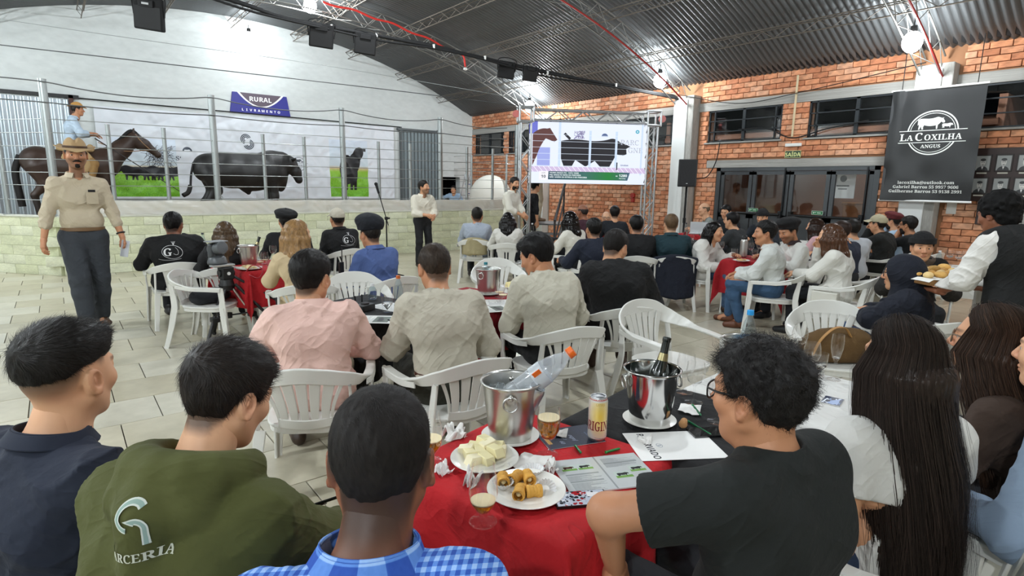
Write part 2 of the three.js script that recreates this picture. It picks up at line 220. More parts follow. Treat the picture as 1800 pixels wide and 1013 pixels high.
// roof: corrugated sheets on arched trusses and long purlins
{
  const ceil = structGroup('ceiling'); const rm = std(0x6a6d6e, .46, { metalness: .55 });
  const zs = []; const w = .104; // corrugation pitch
  const bays = [[ZB, -12.6], [-12.6, -7.9], [-7.9, -3.35], [-3.35, 1.2], [1.2, ZF]];
  const nx = 26;
  for (const [a, b] of bays) { const n = Math.round((b - a) / w * 5), g = sheet((u, v) => { const x = lerp(XL - .2, XR + .2, v), z = lerp(a, b, u); return [x, roofH(clamp(x, XL, XR)) + .1 + .018 * Math.cos(z * 2 * PI / w), z]; }, n, nx, 0); part(ceil, 'corrugated_sheet', g, rm); }
  part(ceil, 'roof_deck', sheet((u, v) => { const x = lerp(XL - .3, XR + .3, v); return [x, roofH(clamp(x, XL, XR)) + .19, lerp(ZB, ZF, u)]; }, 4, 40, .04), std(0x303234, .9));
  const iron = std(0x746c62, .6, { metalness: .5 }), grey = std(0x8b8b86, .55, { metalness: .5 });
  for (const z of [-12.6, -7.9, -3.35, 1.2]) { // arched trusses
    const t = structGroup('roof_beam_' + Math.round(-z)), ch = [], web = []; const N = 44;
    const P = (i, dy, dz) => { const x = lerp(XL + .1, XR - .1, i / N); return V(x, roofH(x) - .04 - dy, z + dz); };
    for (const [dy, dz] of [[0, -.13], [0, .13], [.34, -.13], [.34, .13]]) { const pts = []; for (let i = 0; i <= N; i++) pts.push(P(i, dy, dz)); ch.push(new THREE.TubeGeometry(new THREE.CatmullRomCurve3(pts), N * 2, .014, 5)); }
    for (let i = 0; i < N; i++) for (const dz of [-.13, .13]) web.push(rod(P(i, i % 2 ? 0 : .34, dz), P(i + 1, i % 2 ? .34 : 0, dz), .008, 5)); for (let i = 0; i < N; i += 2) web.push(rod(P(i, .34, -.13), P(i + 1, .34, .13), .007, 5));
    part(t, 'truss_chord', ch, grey); part(t, 'truss_web', web, grey);
    if (z > -9) { const pts = []; for (let i = 0; i <= 20; i++) pts.push(P(lerp(20, N, i / 20), .37, .16)); lone('conduit', z < -5 ? 'thin red pipe bent along the arched roof truss over the screen' : z < -1 ? 'thin red pipe along the arched truss above the black hanging banner' : 'thin red pipe along the arched truss nearest the front of the hall', 'pipe', new THREE.TubeGeometry(new THREE.CatmullRomCurve3(pts), 60, .016, 6), std(0xa82a24, .5)); }
  }
  { const pts = []; for (let i = 0; i <= 24; i++) { const x = lerp(4.6, 7.95, i / 24); pts.push(V(x, roofH(x) - .3 - .02 * Math.sin(i), -12.1)); } pts.push(V(7.98, roofH(7.9) - .55, -12.05)); lone('conduit', 'bright red pipe ending in a short drop below the roof truss', 'pipe', new THREE.TubeGeometry(new THREE.CatmullRomCurve3(pts), 80, .022, 6), std(0xd8342c, .5)); lone('alarm_bell', 'small round white detector at the end of the bright red roof pipe', 'detector', new THREE.SphereGeometry(.05, 14, 10).scale(1, .7, 1), std(0xe8e8e4, .5), V(7.98, roofH(7.9) - .6, -12.05)); }
  let pi = 1; for (const x of [-2.2, -.7, .8, 2.3, 3.8, 5.3, 6.8, 8.3, 9.7]) { // purlin trusses along the hall
    const p = structGroup('roof_beam_purlin_' + pi++), g = []; const y = roofH(x) - .02; for (const [dx, dy] of [[-.06, 0], [.06, 0], [0, .16]]) g.push(rod(V(x + dx, y - dy, ZB + .02), V(x + dx, y - dy, ZF), .011, 5)); const n = 90; for (let i = 0; i < n; i++) { const z = lerp(ZB, ZF, i / n), z1 = lerp(ZB, ZF, (i + 1) / n); g.push(rod(V(x + (i % 2 ? 0 : -.06), y - (i % 2 ? .16 : 0), z), V(x + (i % 2 ? .06 : 0), y - (i % 2 ? 0 : .16), z1), .006, 4)); } part(p, 'purlin_truss', g, iron);
  }
}
// lamps
LAMPS.forEach(([x, y, z, I], i) => {
  const where = ['over the ring at the middle roof truss', 'at the left end of the screen truss', 'over the ring by the left wall', 'at the roof edge above the screen\u2019s right end', 'by the left wall beside the ring', 'over the middle tables', 'at the roof edge above the black banner', 'by the left wall', 'over the front tables', 'by the left wall behind the tables', 'over the hall behind the camera', 'at the roof edge near the front wall', 'against the top of the white back wall'][i];
  const t = thing('ceiling_lamp', 'glowing white bulb lamp hanging ' + where, 'lamp', V(x, y, z)); const hung = i === 12 ? .1 : Math.max(.12, roofH(clamp(x, XL, XR)) - y - .3);
  part(t, 'bulb', new THREE.SphereGeometry(.13, 20, 14).scale(1, 1.15, 1), std(0xffffff, .4, { emissive: 0xf4fbff, emissiveIntensity: 14 }));
  part(t, 'socket', [lathe([[.0, .22], [.04, .22], [.05, .14], [.045, .12], [0, .12]])], std(0x2c2c2c, .6)); part(t, 'cord', [rod(V(0, .2, 0), V(0, .2 + hung, 0), .008, 6)], blackPlastic);
  const l = new THREE.PointLight(0xf3faff, I, 0, 2); l.castShadow = true; l.shadow.radius = 5; l.position.set(x, y, z); l.name = 'lamp_light'; scene.add(l);
});
// ================================================================== implicit surfaces (bodies, clothes, hair)
const smin = (a, b, k) => { const h = Math.max(k - Math.abs(a - b), 0) / k; return Math.min(a, b) - h * h * k * .25; };
const smax = (a, b, k) => -smin(-a, -b, k);
class Field {
  constructor(cell) { this.cell = cell; this.prims = []; this.post = []; this.box = new THREE.Box3(); }
  _p(f, lo, hi, k, op) { this.prims.push({ f, lo, hi, k, op }); if (op === 0) this.box.union(new THREE.Box3(lo, hi)); return this; }
  cap(a, b, ra, rb, k = .02, op = 0) { // tapered capsule
    const ax = a.x, ay = a.y, az = a.z, bx = b.x - ax, by = b.y - ay, bz = b.z - az, L = 1 / Math.max(bx * bx + by * by + bz * bz, 1e-9), dr = rb - ra;
    const f = (x, y, z) => { x -= ax; y -= ay; z -= az; let t = (x * bx + y * by + z * bz) * L; t = t < 0 ? 0 : t > 1 ? 1 : t; const p = x - bx * t, q = y - by * t, r = z - bz * t; return Math.sqrt(p * p + q * q + r * r) - ra - dr * t; };
    const m = Math.max(ra, rb); return this._p(f, V(Math.min(a.x, b.x) - m, Math.min(a.y, b.y) - m, Math.min(a.z, b.z) - m), V(Math.max(a.x, b.x) + m, Math.max(a.y, b.y) + m, Math.max(a.z, b.z) + m), k, op);
  }
  chain(pts, rs, k = .02, op = 0) { for (let i = 0; i + 1 < pts.length; i++) this.cap(pts[i], pts[i + 1], rs[i], rs[i + 1], k, op); return this; }
  ell(c, r, k = .02, op = 0, q = null) { // ellipsoid, r = radii vector, q = optional rotation
    const iq = q ? q.clone().invert() : null, m = iq ? new THREE.Matrix3().setFromMatrix4(new THREE.Matrix4().makeRotationFromQuaternion(iq)).elements : null, cx = c.x, cy = c.y, cz = c.z, ix = 1 / r.x, iy = 1 / r.y, iz = 1 / r.z;
    const f = (x, y, z) => { x -= cx; y -= cy; z -= cz; if (m) { const X = m[0] * x + m[3] * y + m[6] * z, Y = m[1] * x + m[4] * y + m[7] * z; z = m[2] * x + m[5] * y + m[8] * z; x = X; y = Y; } const a = x * ix, b = y * iy, d = z * iz, k0 = Math.sqrt(a * a + b * b + d * d), e = a * ix, g = b * iy, h = d * iz, k1 = Math.sqrt(e * e + g * g + h * h); return k1 < 1e-9 ? -Math.min(r.x, r.y, r.z) : k0 * (k0 - 1) / k1; };
    const R = q ? Math.max(r.x, r.y, r.z) : 0; const e = q ? V(R, R, R) : r; return this._p(f, c.clone().sub(e), c.clone().add(e), k, op);
  }
  fn(f, lo, hi, k = .02, op = 0) { return this._p(f, lo, hi, k, op); }
  cut(f, k = .006) { this.prims.push({ f, k, op: 2 }); return this; } // keep where f < 0
  disp(f) { this.prims.push({ f, op: 3 }); return this; }
  mesh(o = {}) {
    const c = this.cell, lo = this.box.min.clone().subScalar(2.5 * c), n = this.box.max.clone().addScalar(2.5 * c).sub(lo).divideScalar(c).ceil(); const nx = n.x + 1, ny = n.y + 1, nz = n.z + 1, g = new Float32Array(nx * ny * nz).fill(.2);
    for (const p of this.prims) {
      if (p.op >= 2) { const { f, k } = p; let i = 0; for (let z = 0; z < nz; z++) for (let y = 0; y < ny; y++) for (let x = 0; x < nx; x++, i++) { const d = g[i]; if (p.op === 3) { if (d < .06 && d > -.06) g[i] = d + f(lo.x + x * c, lo.y + y * c, lo.z + z * c); } else if (d < .1) g[i] = smax(d, f(lo.x + x * c, lo.y + y * c, lo.z + z * c), k); } continue; }
      const m = (p.op ? p.k : p.k) + 3 * c, x0 = Math.max(0, Math.floor((p.lo.x - m - lo.x) / c)), y0 = Math.max(0, Math.floor((p.lo.y - m - lo.y) / c)), z0 = Math.max(0, Math.floor((p.lo.z - m - lo.z) / c)), x1 = Math.min(nx - 1, Math.ceil((p.hi.x + m - lo.x) / c)), y1 = Math.min(ny - 1, Math.ceil((p.hi.y + m - lo.y) / c)), z1 = Math.min(nz - 1, Math.ceil((p.hi.z + m - lo.z) / c));
      const { f, k } = p, ik = .25 / k, sub = p.op === 1;
      for (let z = z0; z <= z1; z++) for (let y = y0; y <= y1; y++) { let i = (z * ny + y) * nx + x0; const py = lo.y + y * c, pz = lo.z + z * c; for (let x = x0; x <= x1; x++, i++) { const d = f(lo.x + x * c, py, pz), a = g[i]; if (sub) { const e = -d, h = k - Math.abs(a - e); g[i] = (a > e ? a : e) + (h > 0 ? h * h * ik : 0); } else { const h = k - Math.abs(a - d); g[i] = (a < d ? a : d) - (h > 0 ? h * h * ik : 0); } } }
    }
    const pos = [], nor = [], idx = [], vid = new Int32Array(nx * ny * nz).fill(-1), sx = 1, sy = nx, sz = nx * ny;
    for (let z = 0; z < nz - 1; z++) for (let y = 0; y < ny - 1; y++) for (let x = 0, i = (z * ny + y) * nx; x < nx - 1; x++, i++) {
      const a = g[i], b = g[i + 1], d = g[i + sy], e = g[i + sy + 1], A = g[i + sz], B = g[i + sz + 1], D = g[i + sz + sy], E = g[i + sz + sy + 1];
      const s = (a < 0) + (b < 0) + (d < 0) + (e < 0) + (A < 0) + (B < 0) + (D < 0) + (E < 0); if (s === 0 || s === 8) continue;
      let px = 0, py = 0, pz = 0, m = 0; const ed = (u, v, x0, y0, z0, ax) => { if ((u < 0) !== (v < 0)) { const t = u / (u - v); px += x0 + (ax === 0 ? t : 0); py += y0 + (ax === 1 ? t : 0); pz += z0 + (ax === 2 ? t : 0); m++; } };
      ed(a, b, 0, 0, 0, 0); ed(d, e, 0, 1, 0, 0); ed(A, B, 0, 0, 1, 0); ed(D, E, 0, 1, 1, 0); ed(a, d, 0, 0, 0, 1); ed(b, e, 1, 0, 0, 1); ed(A, D, 0, 0, 1, 1); ed(B, E, 1, 0, 1, 1); ed(a, A, 0, 0, 0, 2); ed(b, B, 1, 0, 0, 2); ed(d, D, 0, 1, 0, 2); ed(e, E, 1, 1, 0, 2);
      px /= m; py /= m; pz /= m; vid[i] = pos.length / 3; pos.push(lo.x + (x + px) * c, lo.y + (y + py) * c, lo.z + (z + pz) * c);
      const gx = lerp(lerp(b - a, e - d, py), lerp(B - A, E - D, py), pz), gy = lerp(lerp(d - a, e - b, px), lerp(D - A, E - B, px), pz), gz = lerp(lerp(A - a, B - b, px), lerp(D - d, E - e, px), py), l = Math.hypot(gx, gy, gz) || 1; nor.push(gx / l, gy / l, gz / l);
    }
    const quad = (p, q, r, s, flip) => { if (p < 0 || q < 0 || r < 0 || s < 0) return; flip ? idx.push(p, r, q, p, s, r) : idx.push(p, q, r, p, r, s); };
    for (let z = 1; z < nz - 1; z++) for (let y = 1; y < ny - 1; y++) for (let x = 1, i = (z * ny + y) * nx + 1; x < nx - 1; x++, i++) {
      const a = g[i] < 0; if (a !== g[i + 1] < 0) quad(vid[i - sy - sz], vid[i - sz], vid[i], vid[i - sy], !a); if (a !== g[i + sy] < 0) quad(vid[i - sx - sz], vid[i - sx], vid[i], vid[i - sz], !a); if (a !== g[i + sz] < 0) quad(vid[i - sx - sy], vid[i - sy], vid[i], vid[i - sx], !a);
    }
    const G = new THREE.BufferGeometry(), P = new Float32Array(pos), uv = new Float32Array(P.length / 3 * 2); G.setAttribute('position', new THREE.BufferAttribute(P, 3)); G.setAttribute('normal', new THREE.BufferAttribute(new Float32Array(nor), 3));
    const uvf = o.uv || ((x, y, z) => [(x + z * .7) * 12, (y + z * .25) * 12]);
    for (let i = 0; i < P.length / 3; i++) { const q = uvf(P[3 * i], P[3 * i + 1], P[3 * i + 2], nor[3 * i], nor[3 * i + 1], nor[3 * i + 2]); uv[2 * i] = q[0]; uv[2 * i + 1] = q[1]; } G.setAttribute('uv', new THREE.BufferAttribute(uv, 2));
    if (o.color) { const C = new Float32Array(P.length); for (let i = 0; i < P.length / 3; i++) { const q = o.color(P[3 * i], P[3 * i + 1], P[3 * i + 2]); C[3 * i] = q[0]; C[3 * i + 1] = q[1]; C[3 * i + 2] = q[2]; } G.setAttribute('color', new THREE.BufferAttribute(C, 3)); }
    G.setIndex(new THREE.BufferAttribute(new Uint32Array(idx), 1)); return G;
  }
  // signed value at one point, ignoring boxes
  at(p) { let d = .2; for (const q of this.prims) { const e = q.f(p.x, p.y, p.z); d = q.op === 0 ? smin(d, e, q.k) : q.op === 1 ? smax(d, -e, q.k) : q.op === 2 ? smax(d, e, q.k) : Math.abs(d) < .06 ? d + e : d; } return d; }
}
const lin = (hex) => { const c = new THREE.Color(hex); return [c.r, c.g, c.b]; };
const mix3 = (a, b, t) => [lerp(a[0], b[0], t), lerp(a[1], b[1], t), lerp(a[2], b[2], t)];
// ================================================================== SALE RING: wall, fence, sheeting, banners, animals
const ZR = -11.55, RW = .93, RFLOOR = .7, RX0 = 0, RX1 = 9.25;
{
  // low wall of painted blocks, corners bent back at both ends
  const paintTex = dataTex(512, 256, (u, v) => { const n = tnoise(u, v, 6, 41, 5), m = tnoise(u, v, 50, 6, 2), k = 1 + .1 * n + .07 * m; return [208 * k, 210 * k, 184 * k]; });
  const mats = [0xffffff, 0xfafaf4, 0xf4f5ec].map((c) => std(c, .85, { map: paintTex, bumpMap: grainBump, bumpScale: .006 })), wall = structGroup('wall_ring'), r = rng(17);
  const lenB = .45, hB = .155; const geo = [0, 1, 2].map((k) => { const g = rbox(lenB - .004, hB - .003, .14, .004, 0, 0, 0, 2), p = g.attributes.position, uv = g.attributes.uv; for (let i = 0; i < p.count; i++) { uv.setXY(i, p.getX(i) * .8 + k * .31, p.getY(i) * 1.6 + k * .4); p.setZ(i, p.getZ(i) + .005 * noise3(p.getX(i) * 14 + k * 7, p.getY(i) * 14, k)); } g.computeVertexNormals(); return g; });
  const segs = [[V(RX0, 0, ZR), V(RX1, 0, ZR)], [V(RX0, 0, ZR), V(-1.15, 0, -12.95)], [V(RX1, 0, ZR), V(10.5, 0, -12.95)]];
  let count = 0; const stuff = [];
  for (const [a, b] of segs) { const d = b.clone().sub(a), L = d.length(), n = Math.floor(L / lenB), ang = -Math.atan2(d.z, d.x); for (let j = 0; j < 6; j++) for (let i = 0; i < n + 1; i++) { const t = ((i + .5 + (j % 2 ? -.5 : 0)) * lenB) / L; if (t < 0 || t > 1) continue; const p = a.clone().lerp(b, t), k = Math.floor(r() * 3); const m = part(wall, 'block', geo[k], mats[Math.floor(r() * 3)]); m.position.set(p.x, (j + .5) * hB, p.z + rr(-.003, .003, r)); m.rotation.y = ang; count++; }
    const c = a.clone().add(b).multiplyScalar(.5), core = new THREE.BoxGeometry(L, RW - .01, .11); const cm = part(wall, 'render_core', core, mats[2]); cm.position.set(c.x, (RW - .01) / 2, c.z - .0); cm.rotation.y = ang; const cap = part(wall, 'coping', rbox(L + .05, .03, .17, .01), std(0xcfcfc2, .8, { bumpMap: grainBump, bumpScale: .004 })); cap.position.set(c.x, RW + .003, c.z); cap.rotation.y = ang; }
  struct('floor_ring', extrude([[RX0, -ZR], [RX1, -ZR], [10.5, 12.95], [XR, 13.3], [XR, -ZB], [-1.6, -ZB], [-1.15, 12.95]].map(([x, z]) => [x, z]), .05).rotateX(-PI / 2).translate(0, RFLOOR - .05, 0), std(0x8a7560, .95, { bumpMap: grainBump, bumpScale: .01 }));
  // posts and wires
  const postM = galv; const tops = []; const post = (x, z, tall, label) => { const h = tall ? 3.0 : 2.39, t = thing('fence_post', label, 'post', V(x, 0, z), 0, 'ring fence posts'); part(t, 'pipe', [cyl(tall ? .055 : .032, tall ? .055 : .032, h - RW, 0, (h + RW) / 2, 0, 16), cyl(tall ? .057 : .034, tall ? .057 : .034, .015, 0, h, 0, 16)], postM); part(t, 'base_plate', [rbox(.14, .012, .14, .003, 0, RW + .024, 0)], postM); if (tall) part(t, 'ring_hook', [new THREE.TorusGeometry(.03, .006, 6, 16).translate(.03, RW + .3, .07)], postM); };
  const tallX = [0, 2.31, 4.68, 6.97, 9.2], who = ['behind the man in the tan brimmed hat', 'in front of the black bull', 'before the right-hand printed bull picture', 'behind the man in white shirt and black trousers', 'beside the screen truss'];
  tallX.forEach((x, i) => { post(x, ZR, true, 'tall thick steel ring fence post ' + who[i]); });
  const sw2 = ['between the brimmed hat and the horse\u2019s chest', 'at the left grass picture', 'at the bull\u2019s belly', 'at the bull\u2019s head', 'just right of the printed bull picture', 'before the grey corrugated door', 'left of the two in the far right bay', 'right of the two in the far right bay'];
  [.76, 1.54, 3.14, 3.9, 5.46, 6.2, 7.7, 8.45].forEach((x, i) => post(x, ZR, false, 'thin short fence post of the ring ' + sw2[i]));
  post(-.62, -12.3, false, 'thin fence post at the far left bend of the ring'); post(9.75, -12.1, false, 'thin fence post at the right bend of the ring, nearest corner'); post(9.9, -14.6, false, 'thin fence post at the back right of the ring, left one'); post(10.3, -13.4, false, 'thin fence post at the back right of the ring, right one');
  const wireM = std(0xa9adab, .4, { metalness: .8 });
  const hts = [1.19, 1.42, 1.62, 1.82, 2.02, 2.22, 2.42]; const nth = ['lowest', 'second lowest', 'third', 'fourth', 'fifth', 'sixth', 'topmost straight'];
  hts.forEach((h, i) => lone('fence_wire', nth[i] + ' taut horizontal wire of the ring fence, counted up', 'wire', [rod(V(-1.1, h, -12.9), V(0, h, ZR + .04), .0065, 6), rod(V(0, h, ZR + .04), V(9.2, h + .03, ZR + .04), .0065, 6), rod(V(9.2, h + .03, ZR + .04), V(10.4, h, -12.9), .0065, 6), rod(V(10.4, h, -12.9), V(10.3, h, ZB), .0065, 6)], wireM, null, 0, 'ring fence wires'));
  for (const [h, s, l] of [[2.96, .1, 'slack cable strung along the tops of the tall ring posts'], [2.66, .03, 'dark cable running just below the tall post tops']]) { const pts = []; for (let i = 0; i + 1 < tallX.length; i++) for (let j = 0; j < 6; j++) { const u = j / 6; pts.push(V(lerp(tallX[i], tallX[i + 1], u), h - s * Math.sin(u * PI), ZR + .06)); } pts.unshift(V(-2.5, h, ZR - .3)); lone('cable', l, 'cable', new THREE.TubeGeometry(new THREE.CatmullRomCurve3(pts), 120, .009, 6), std(0x5a5c5c, .5)); }
  lone('cable', 'long thin steel cable crossing the upper white wall from left edge to the screen lamp', 'cable', tube([atDepth(-60, 72, 9.5), atDepth(400, 125, 10.6), atDepth(700, 160, 11.4), atDepth(930, 188, 11.6)], .008, 40, 6), std(0x3c3e3e, .5));
  lone('cable', 'faint upper steel cable on the white wall, above the long one', 'cable', tube([atDepth(-60, 25, 10.2), atDepth(250, 70, 11), atDepth(550, 112, 11.6), atDepth(930, 176, 11.7)], .005, 40, 6), std(0x8f9492, .5));
  // clear plastic sheeting along the fence foot
  const plM = phys(0xf4f3ee, .2, { transmission: .55, thickness: 0, ior: 1.4, side: THREE.DoubleSide, bumpMap: wrinkleBump, bumpScale: .04 });
  lone('plastic_sheet', 'wrinkled clear plastic sheeting strip tied along the foot of the ring fence', 'sheeting', sheet((u, v) => { const x = lerp(-.0, 9.2, u), y = lerp(RW + .02, 1.19 - .012 * Math.abs(Math.sin(x * 4)), v); const dg = x * 5 + y * 9; return [x, y, ZR + .075 + .014 * (Math.abs((dg * .7 + noise3(x * 2, y * 2, 1) * 1.6) % 1 - .5) * 2) + .008 * noise3(x * 9, y * 9, 3)]; }, 420, 12, .002), plM);
  lone('timber_rail', 'brown board behind the plastic sheeting at the ring fence foot', 'board', [rbox(9.1, .2, .025, .005, 4.6, RW + .13, ZR - .06)], std(0xb9a58a, .85, { bumpMap: grainBump, bumpScale: .003 }));
}
// ------------------------------------------------------------------ prints on the back wall
function cow(x, cx, cy, s, col, face = 1) { // side silhouette of a bull, facing right for face = 1
  x.save(); x.translate(cx, cy); x.scale(s * face, s); x.fillStyle = col; x.beginPath(); x.moveTo(-1, -.42); x.bezierCurveTo(-.9, -.52, -.6, -.5, -.3, -.47); x.bezierCurveTo(0, -.45, .2, -.5, .42, -.58); x.bezierCurveTo(.6, -.62, .7, -.5, .82, -.48); x.lineTo(.98, -.5); x.lineTo(.92, -.42); x.lineTo(1.08, -.18); x.lineTo(1.06, -.06); x.lineTo(.92, -.04); x.lineTo(.8, -.16); x.bezierCurveTo(.7, -.02, .64, .06, .56, .12); x.lineTo(.54, .5); x.lineTo(.44, .5); x.lineTo(.4, .16); x.bezierCurveTo(.1, .24, -.3, .22, -.52, .1); x.lineTo(-.6, .28); x.lineTo(-.58, .5); x.lineTo(-.7, .5); x.lineTo(-.78, .2); x.lineTo(-.88, .5); x.lineTo(-.98, .5); x.lineTo(-.94, .1); x.bezierCurveTo(-1.04, -.1, -1.06, -.3, -1, -.42); x.fill(); x.fillRect(-1.05, -.4, .05, .5); x.restore();
}
function coxilha(x, cx, cy, r, col, bg) { // circle mark with cow, calf and the name
  x.save(); x.translate(cx, cy); x.strokeStyle = x.fillStyle = col; x.lineWidth = r * .055; x.beginPath(); x.arc(0, 0, r, 0, 7); x.stroke(); x.lineWidth = r * .025; x.beginPath(); x.arc(0, 0, r * .9, 0, 7); x.stroke(); x.fillStyle = bg; x.fillRect(-r * 1.5, -r * .12, r * 3, r * .56); x.fillStyle = col; x.fillRect(-r * 1.35, -r * .13, r * 2.7, r * .03); x.fillRect(-r * 1.35, r * .42, r * 2.7, r * .03); cow(x, -r * .1, -r * .42, r * .5, col); cow(x, r * .56, -r * .3, r * .2, col); x.textAlign = 'center'; x.font = 'bold ' + r * .46 + 'px serif'; x.fillText('L', -r * 1.16, r * .34); x.font = 'bold ' + r * .36 + 'px serif'; x.fillText('A', -r * .88, r * .34); x.font = 'bold ' + r * .5 + 'px serif'; x.fillText('C', -r * .52, r * .35); x.font = 'bold ' + r * .36 + 'px serif'; x.fillText('OXILHA', r * .44, r * .34); x.font = 'bold ' + r * .22 + 'px serif'; x.fillText('ANGUS', 0, r * .7); x.restore();
}
const swirl = (x, cx, cy, r, col) => { x.save(); x.translate(cx, cy); x.strokeStyle = col; x.lineWidth = r * .22; for (let k = 0; k < 3; k++) { x.lineWidth = r * .12; x.beginPath(); x.arc(-r * .18, -r * .35, r * (.62 - k * .18), PI * .6, PI * 1.9); x.stroke(); x.beginPath(); x.arc(r * .18, r * .35, r * (.62 - k * .18), -PI * .4, PI * .9); x.stroke(); } x.restore(); };
{
  const tex = canvasTex(2048, 576, (x, w, h) => {
    const X = (m) => (m - .84) / 7.29 * w, Y = (m) => (3.16 - m) / 2.05 * h; x.fillStyle = '#dfe4ea'; x.fillRect(0, 0, w, h);
    const pic = (a, b, t, bo, seed) => { const px = X(a), pw = X(b) - X(a), py = Y(t), ph = Y(bo) - Y(t); x.save(); x.beginPath(); x.rect(px, py, pw, ph); x.clip(); const r = rng(seed); const gr = x.createLinearGradient(0, py, 0, py + ph); gr.addColorStop(0, '#dbe6f4'); gr.addColorStop(.45, '#c9d6dc'); gr.addColorStop(.5, '#c8b48a'); gr.addColorStop(.56, '#8fbf3c'); gr.addColorStop(1, '#6fb52a'); x.fillStyle = gr; x.fillRect(px, py, pw, ph); for (let i = 0; i < 1500; i++) { x.fillStyle = ['#7fc62f', '#5a9c22', '#9bd64a', '#4c8a20'][Math.floor(r() * 4)]; const yy = py + ph * (.62 + .38 * r()); x.fillRect(px + pw * r(), yy, 1.5, 3 + 5 * r()); } if (seed === 1) { for (let i = 0; i < 4; i++) cow(x, px + pw * (.3 + .2 * i), py + ph * .6, pw * .24, '#1c1d22', i % 2 ? 1 : -1); x.strokeStyle = '#2a2c34'; x.lineWidth = 2; for (let i = 0; i < 50; i++) { x.beginPath(); x.moveTo(px + pw * (.4 + .6 * r()), py + ph * (.1 + .4 * r())); x.quadraticCurveTo(px + pw * (.5 + .4 * r()), py + ph * (.2 + .2 * r()), px + pw * (.5 + .5 * r()), py + ph * (.1 + .5 * r())); x.stroke(); } } else { x.fillStyle = '#16171a'; x.beginPath(); x.ellipse(px + pw * .45, py + ph * .52, pw * .2, ph * .26, 0, 0, 7); x.fill(); x.beginPath(); x.ellipse(px + pw * .62, py + ph * .42, pw * .16, ph * .22, .3, 0, 7); x.fill(); x.beginPath(); x.ellipse(px + pw * .74, py + ph * .24, pw * .13, ph * .13, .5, 0, 7); x.fill(); x.fillRect(px + pw * .86, py + ph * .14, pw * .09, ph * .05); x.beginPath(); x.ellipse(px + pw * .6, py + ph * .56, pw * .12, ph * .24, 0, 0, 7); x.fill(); for (const q of [.28, .38, .52, .62]) x.fillRect(px + pw * q, py + ph * .6, pw * .07, ph * .28); } x.restore(); };
    pic(1.1, 2.38, 2.5, 1.16, 1); pic(6.14, 7.28, 2.72, 1.16, 2);
    x.fillStyle = '#3c4654'; x.textAlign = 'center'; x.font = 'bold 40px serif'; x.fillText('S\u2018', X(2.42), Y(2.02)); x.beginPath(); x.arc(X(2.62), Y(2.24), 30, PI, 0); x.fill(); cow(x, X(2.62), Y(2.25), 18, '#e8ecf2'); swirl(x, X(4.0), Y(2.54), 52, '#39434f'); x.font = 'bold 56px serif'; x.fillText('PARCERIA', X(4.05), Y(2.02)); coxilha(x, X(5.28), Y(2.02), 52, '#4a5058', '#dfe4ea'); x.font = 'bold 26px sans-serif'; x.fillStyle = '#b8434a'; x.fillText('3', X(3.25), Y(1.28));
  });
  const f = (u, v) => { const x = lerp(.84, 8.13, u), y = lerp(1.08, 3.12 + .06 * u, v); return [x, y, ZB + .05 + .016 * (Math.abs(noise3(x * 3 + y * 2, y * 3 - x, 1)) * 2) + .01 * noise3(x * 9, y * 9, 2) + .012 * Math.max(0, 1 - Math.abs(noise3(x * 2.2 + y * 1.4, y * 2, 5)) * 5)]; };
  const m = lone('printed_banner', 'long wrinkled white vinyl banner with cattle pictures and farm marks on the back wall', 'banner', sheet(f, 260, 70, .003), std(0xffffff, .42, { map: tex }));
  lone('banner_rope', 'thin black rope along the top edge of the long white banner', 'rope', rod(V(-.2, 3.26, ZB + .05), V(8.4, 3.2, ZB + .05), .014, 6), rubber);
  const st = canvasTex(768, 288, (x, w, h) => { x.fillStyle = '#2b2d8c'; x.fillRect(0, 0, w, h); x.fillStyle = '#ffffff'; x.beginPath(); x.moveTo(w * .13, 0); x.quadraticCurveTo(w * .5, h * 1.36, w * .89, 0); x.fill(); x.fillStyle = '#5c4f5c'; x.beginPath(); x.moveTo(w * .17, 0); x.quadraticCurveTo(w * .5, h * 1.24, w * .85, 0); x.fill(); x.fillStyle = '#fff'; x.textAlign = 'center'; x.font = 'bold ' + h * .32 + 'px sans-serif'; x.fillText('RURAL', w * .5, h * .38); x.font = 'bold ' + h * .17 + 'px sans-serif'; const s = 'LIVRAMENTO'; for (let i = 0; i < s.length; i++) x.fillText(s[i], w * (.2 + .6 * i / 9), h * .9); });
  const sg = extrude([[-.74, -.25], [.74, -.25], [.66, .24], [-.66, .24]], .03, .004), p = sg.attributes.position, uv = sg.attributes.uv; for (let i = 0; i < p.count; i++) uv.setXY(i, (p.getX(i) + .74) / 1.48, (p.getY(i) + .25) / .49); lone('wall_sign', 'dark blue and brown sign lettered in white, high on the white back wall', 'sign', sg, std(0xffffff, .5, { map: st }), V(4.39, 3.49, ZB + .01));
  // corrugated doors
  const corr = (x0, x1, y0, y1, z) => sheet((u, v) => { const x = lerp(x0, x1, u); return [x, lerp(y0, y1, v), z + .014 * Math.sin(x * 2 * PI / .12)]; }, Math.round((x1 - x0) * 80), 2, .004);
  const d2 = structGroup('door_2'); part(d2, 'corrugated_leaf', corr(-2.4, .42, .7, 3.2, ZB + .06), std(0xaab4ba, .38, { metalness: .7 })); part(d2, 'door_frame', [box(.08, 2.6, .1, .46, 2.0, ZB + .06)], std(0x4a2a22, .6)); part(d2, 'head_rail', [box(3.2, .07, .1, -1.0, 3.27, ZB + .06)], blackPlastic);
  const d3 = structGroup('door_3'); part(d3, 'corrugated_leaf', corr(8.4, 9.62, .72, 3.1, ZB + .06), std(0x6f797c, .5, { metalness: .5 })); part(d3, 'door_frame', [box(.06, 2.5, .1, 9.68, 1.95, ZB + .06), box(1.5, .06, .1, 9.0, 3.14, ZB + .06), box(.05, 2.5, .08, 8.36, 1.95, ZB + .06)], std(0x4f5658, .5));
}
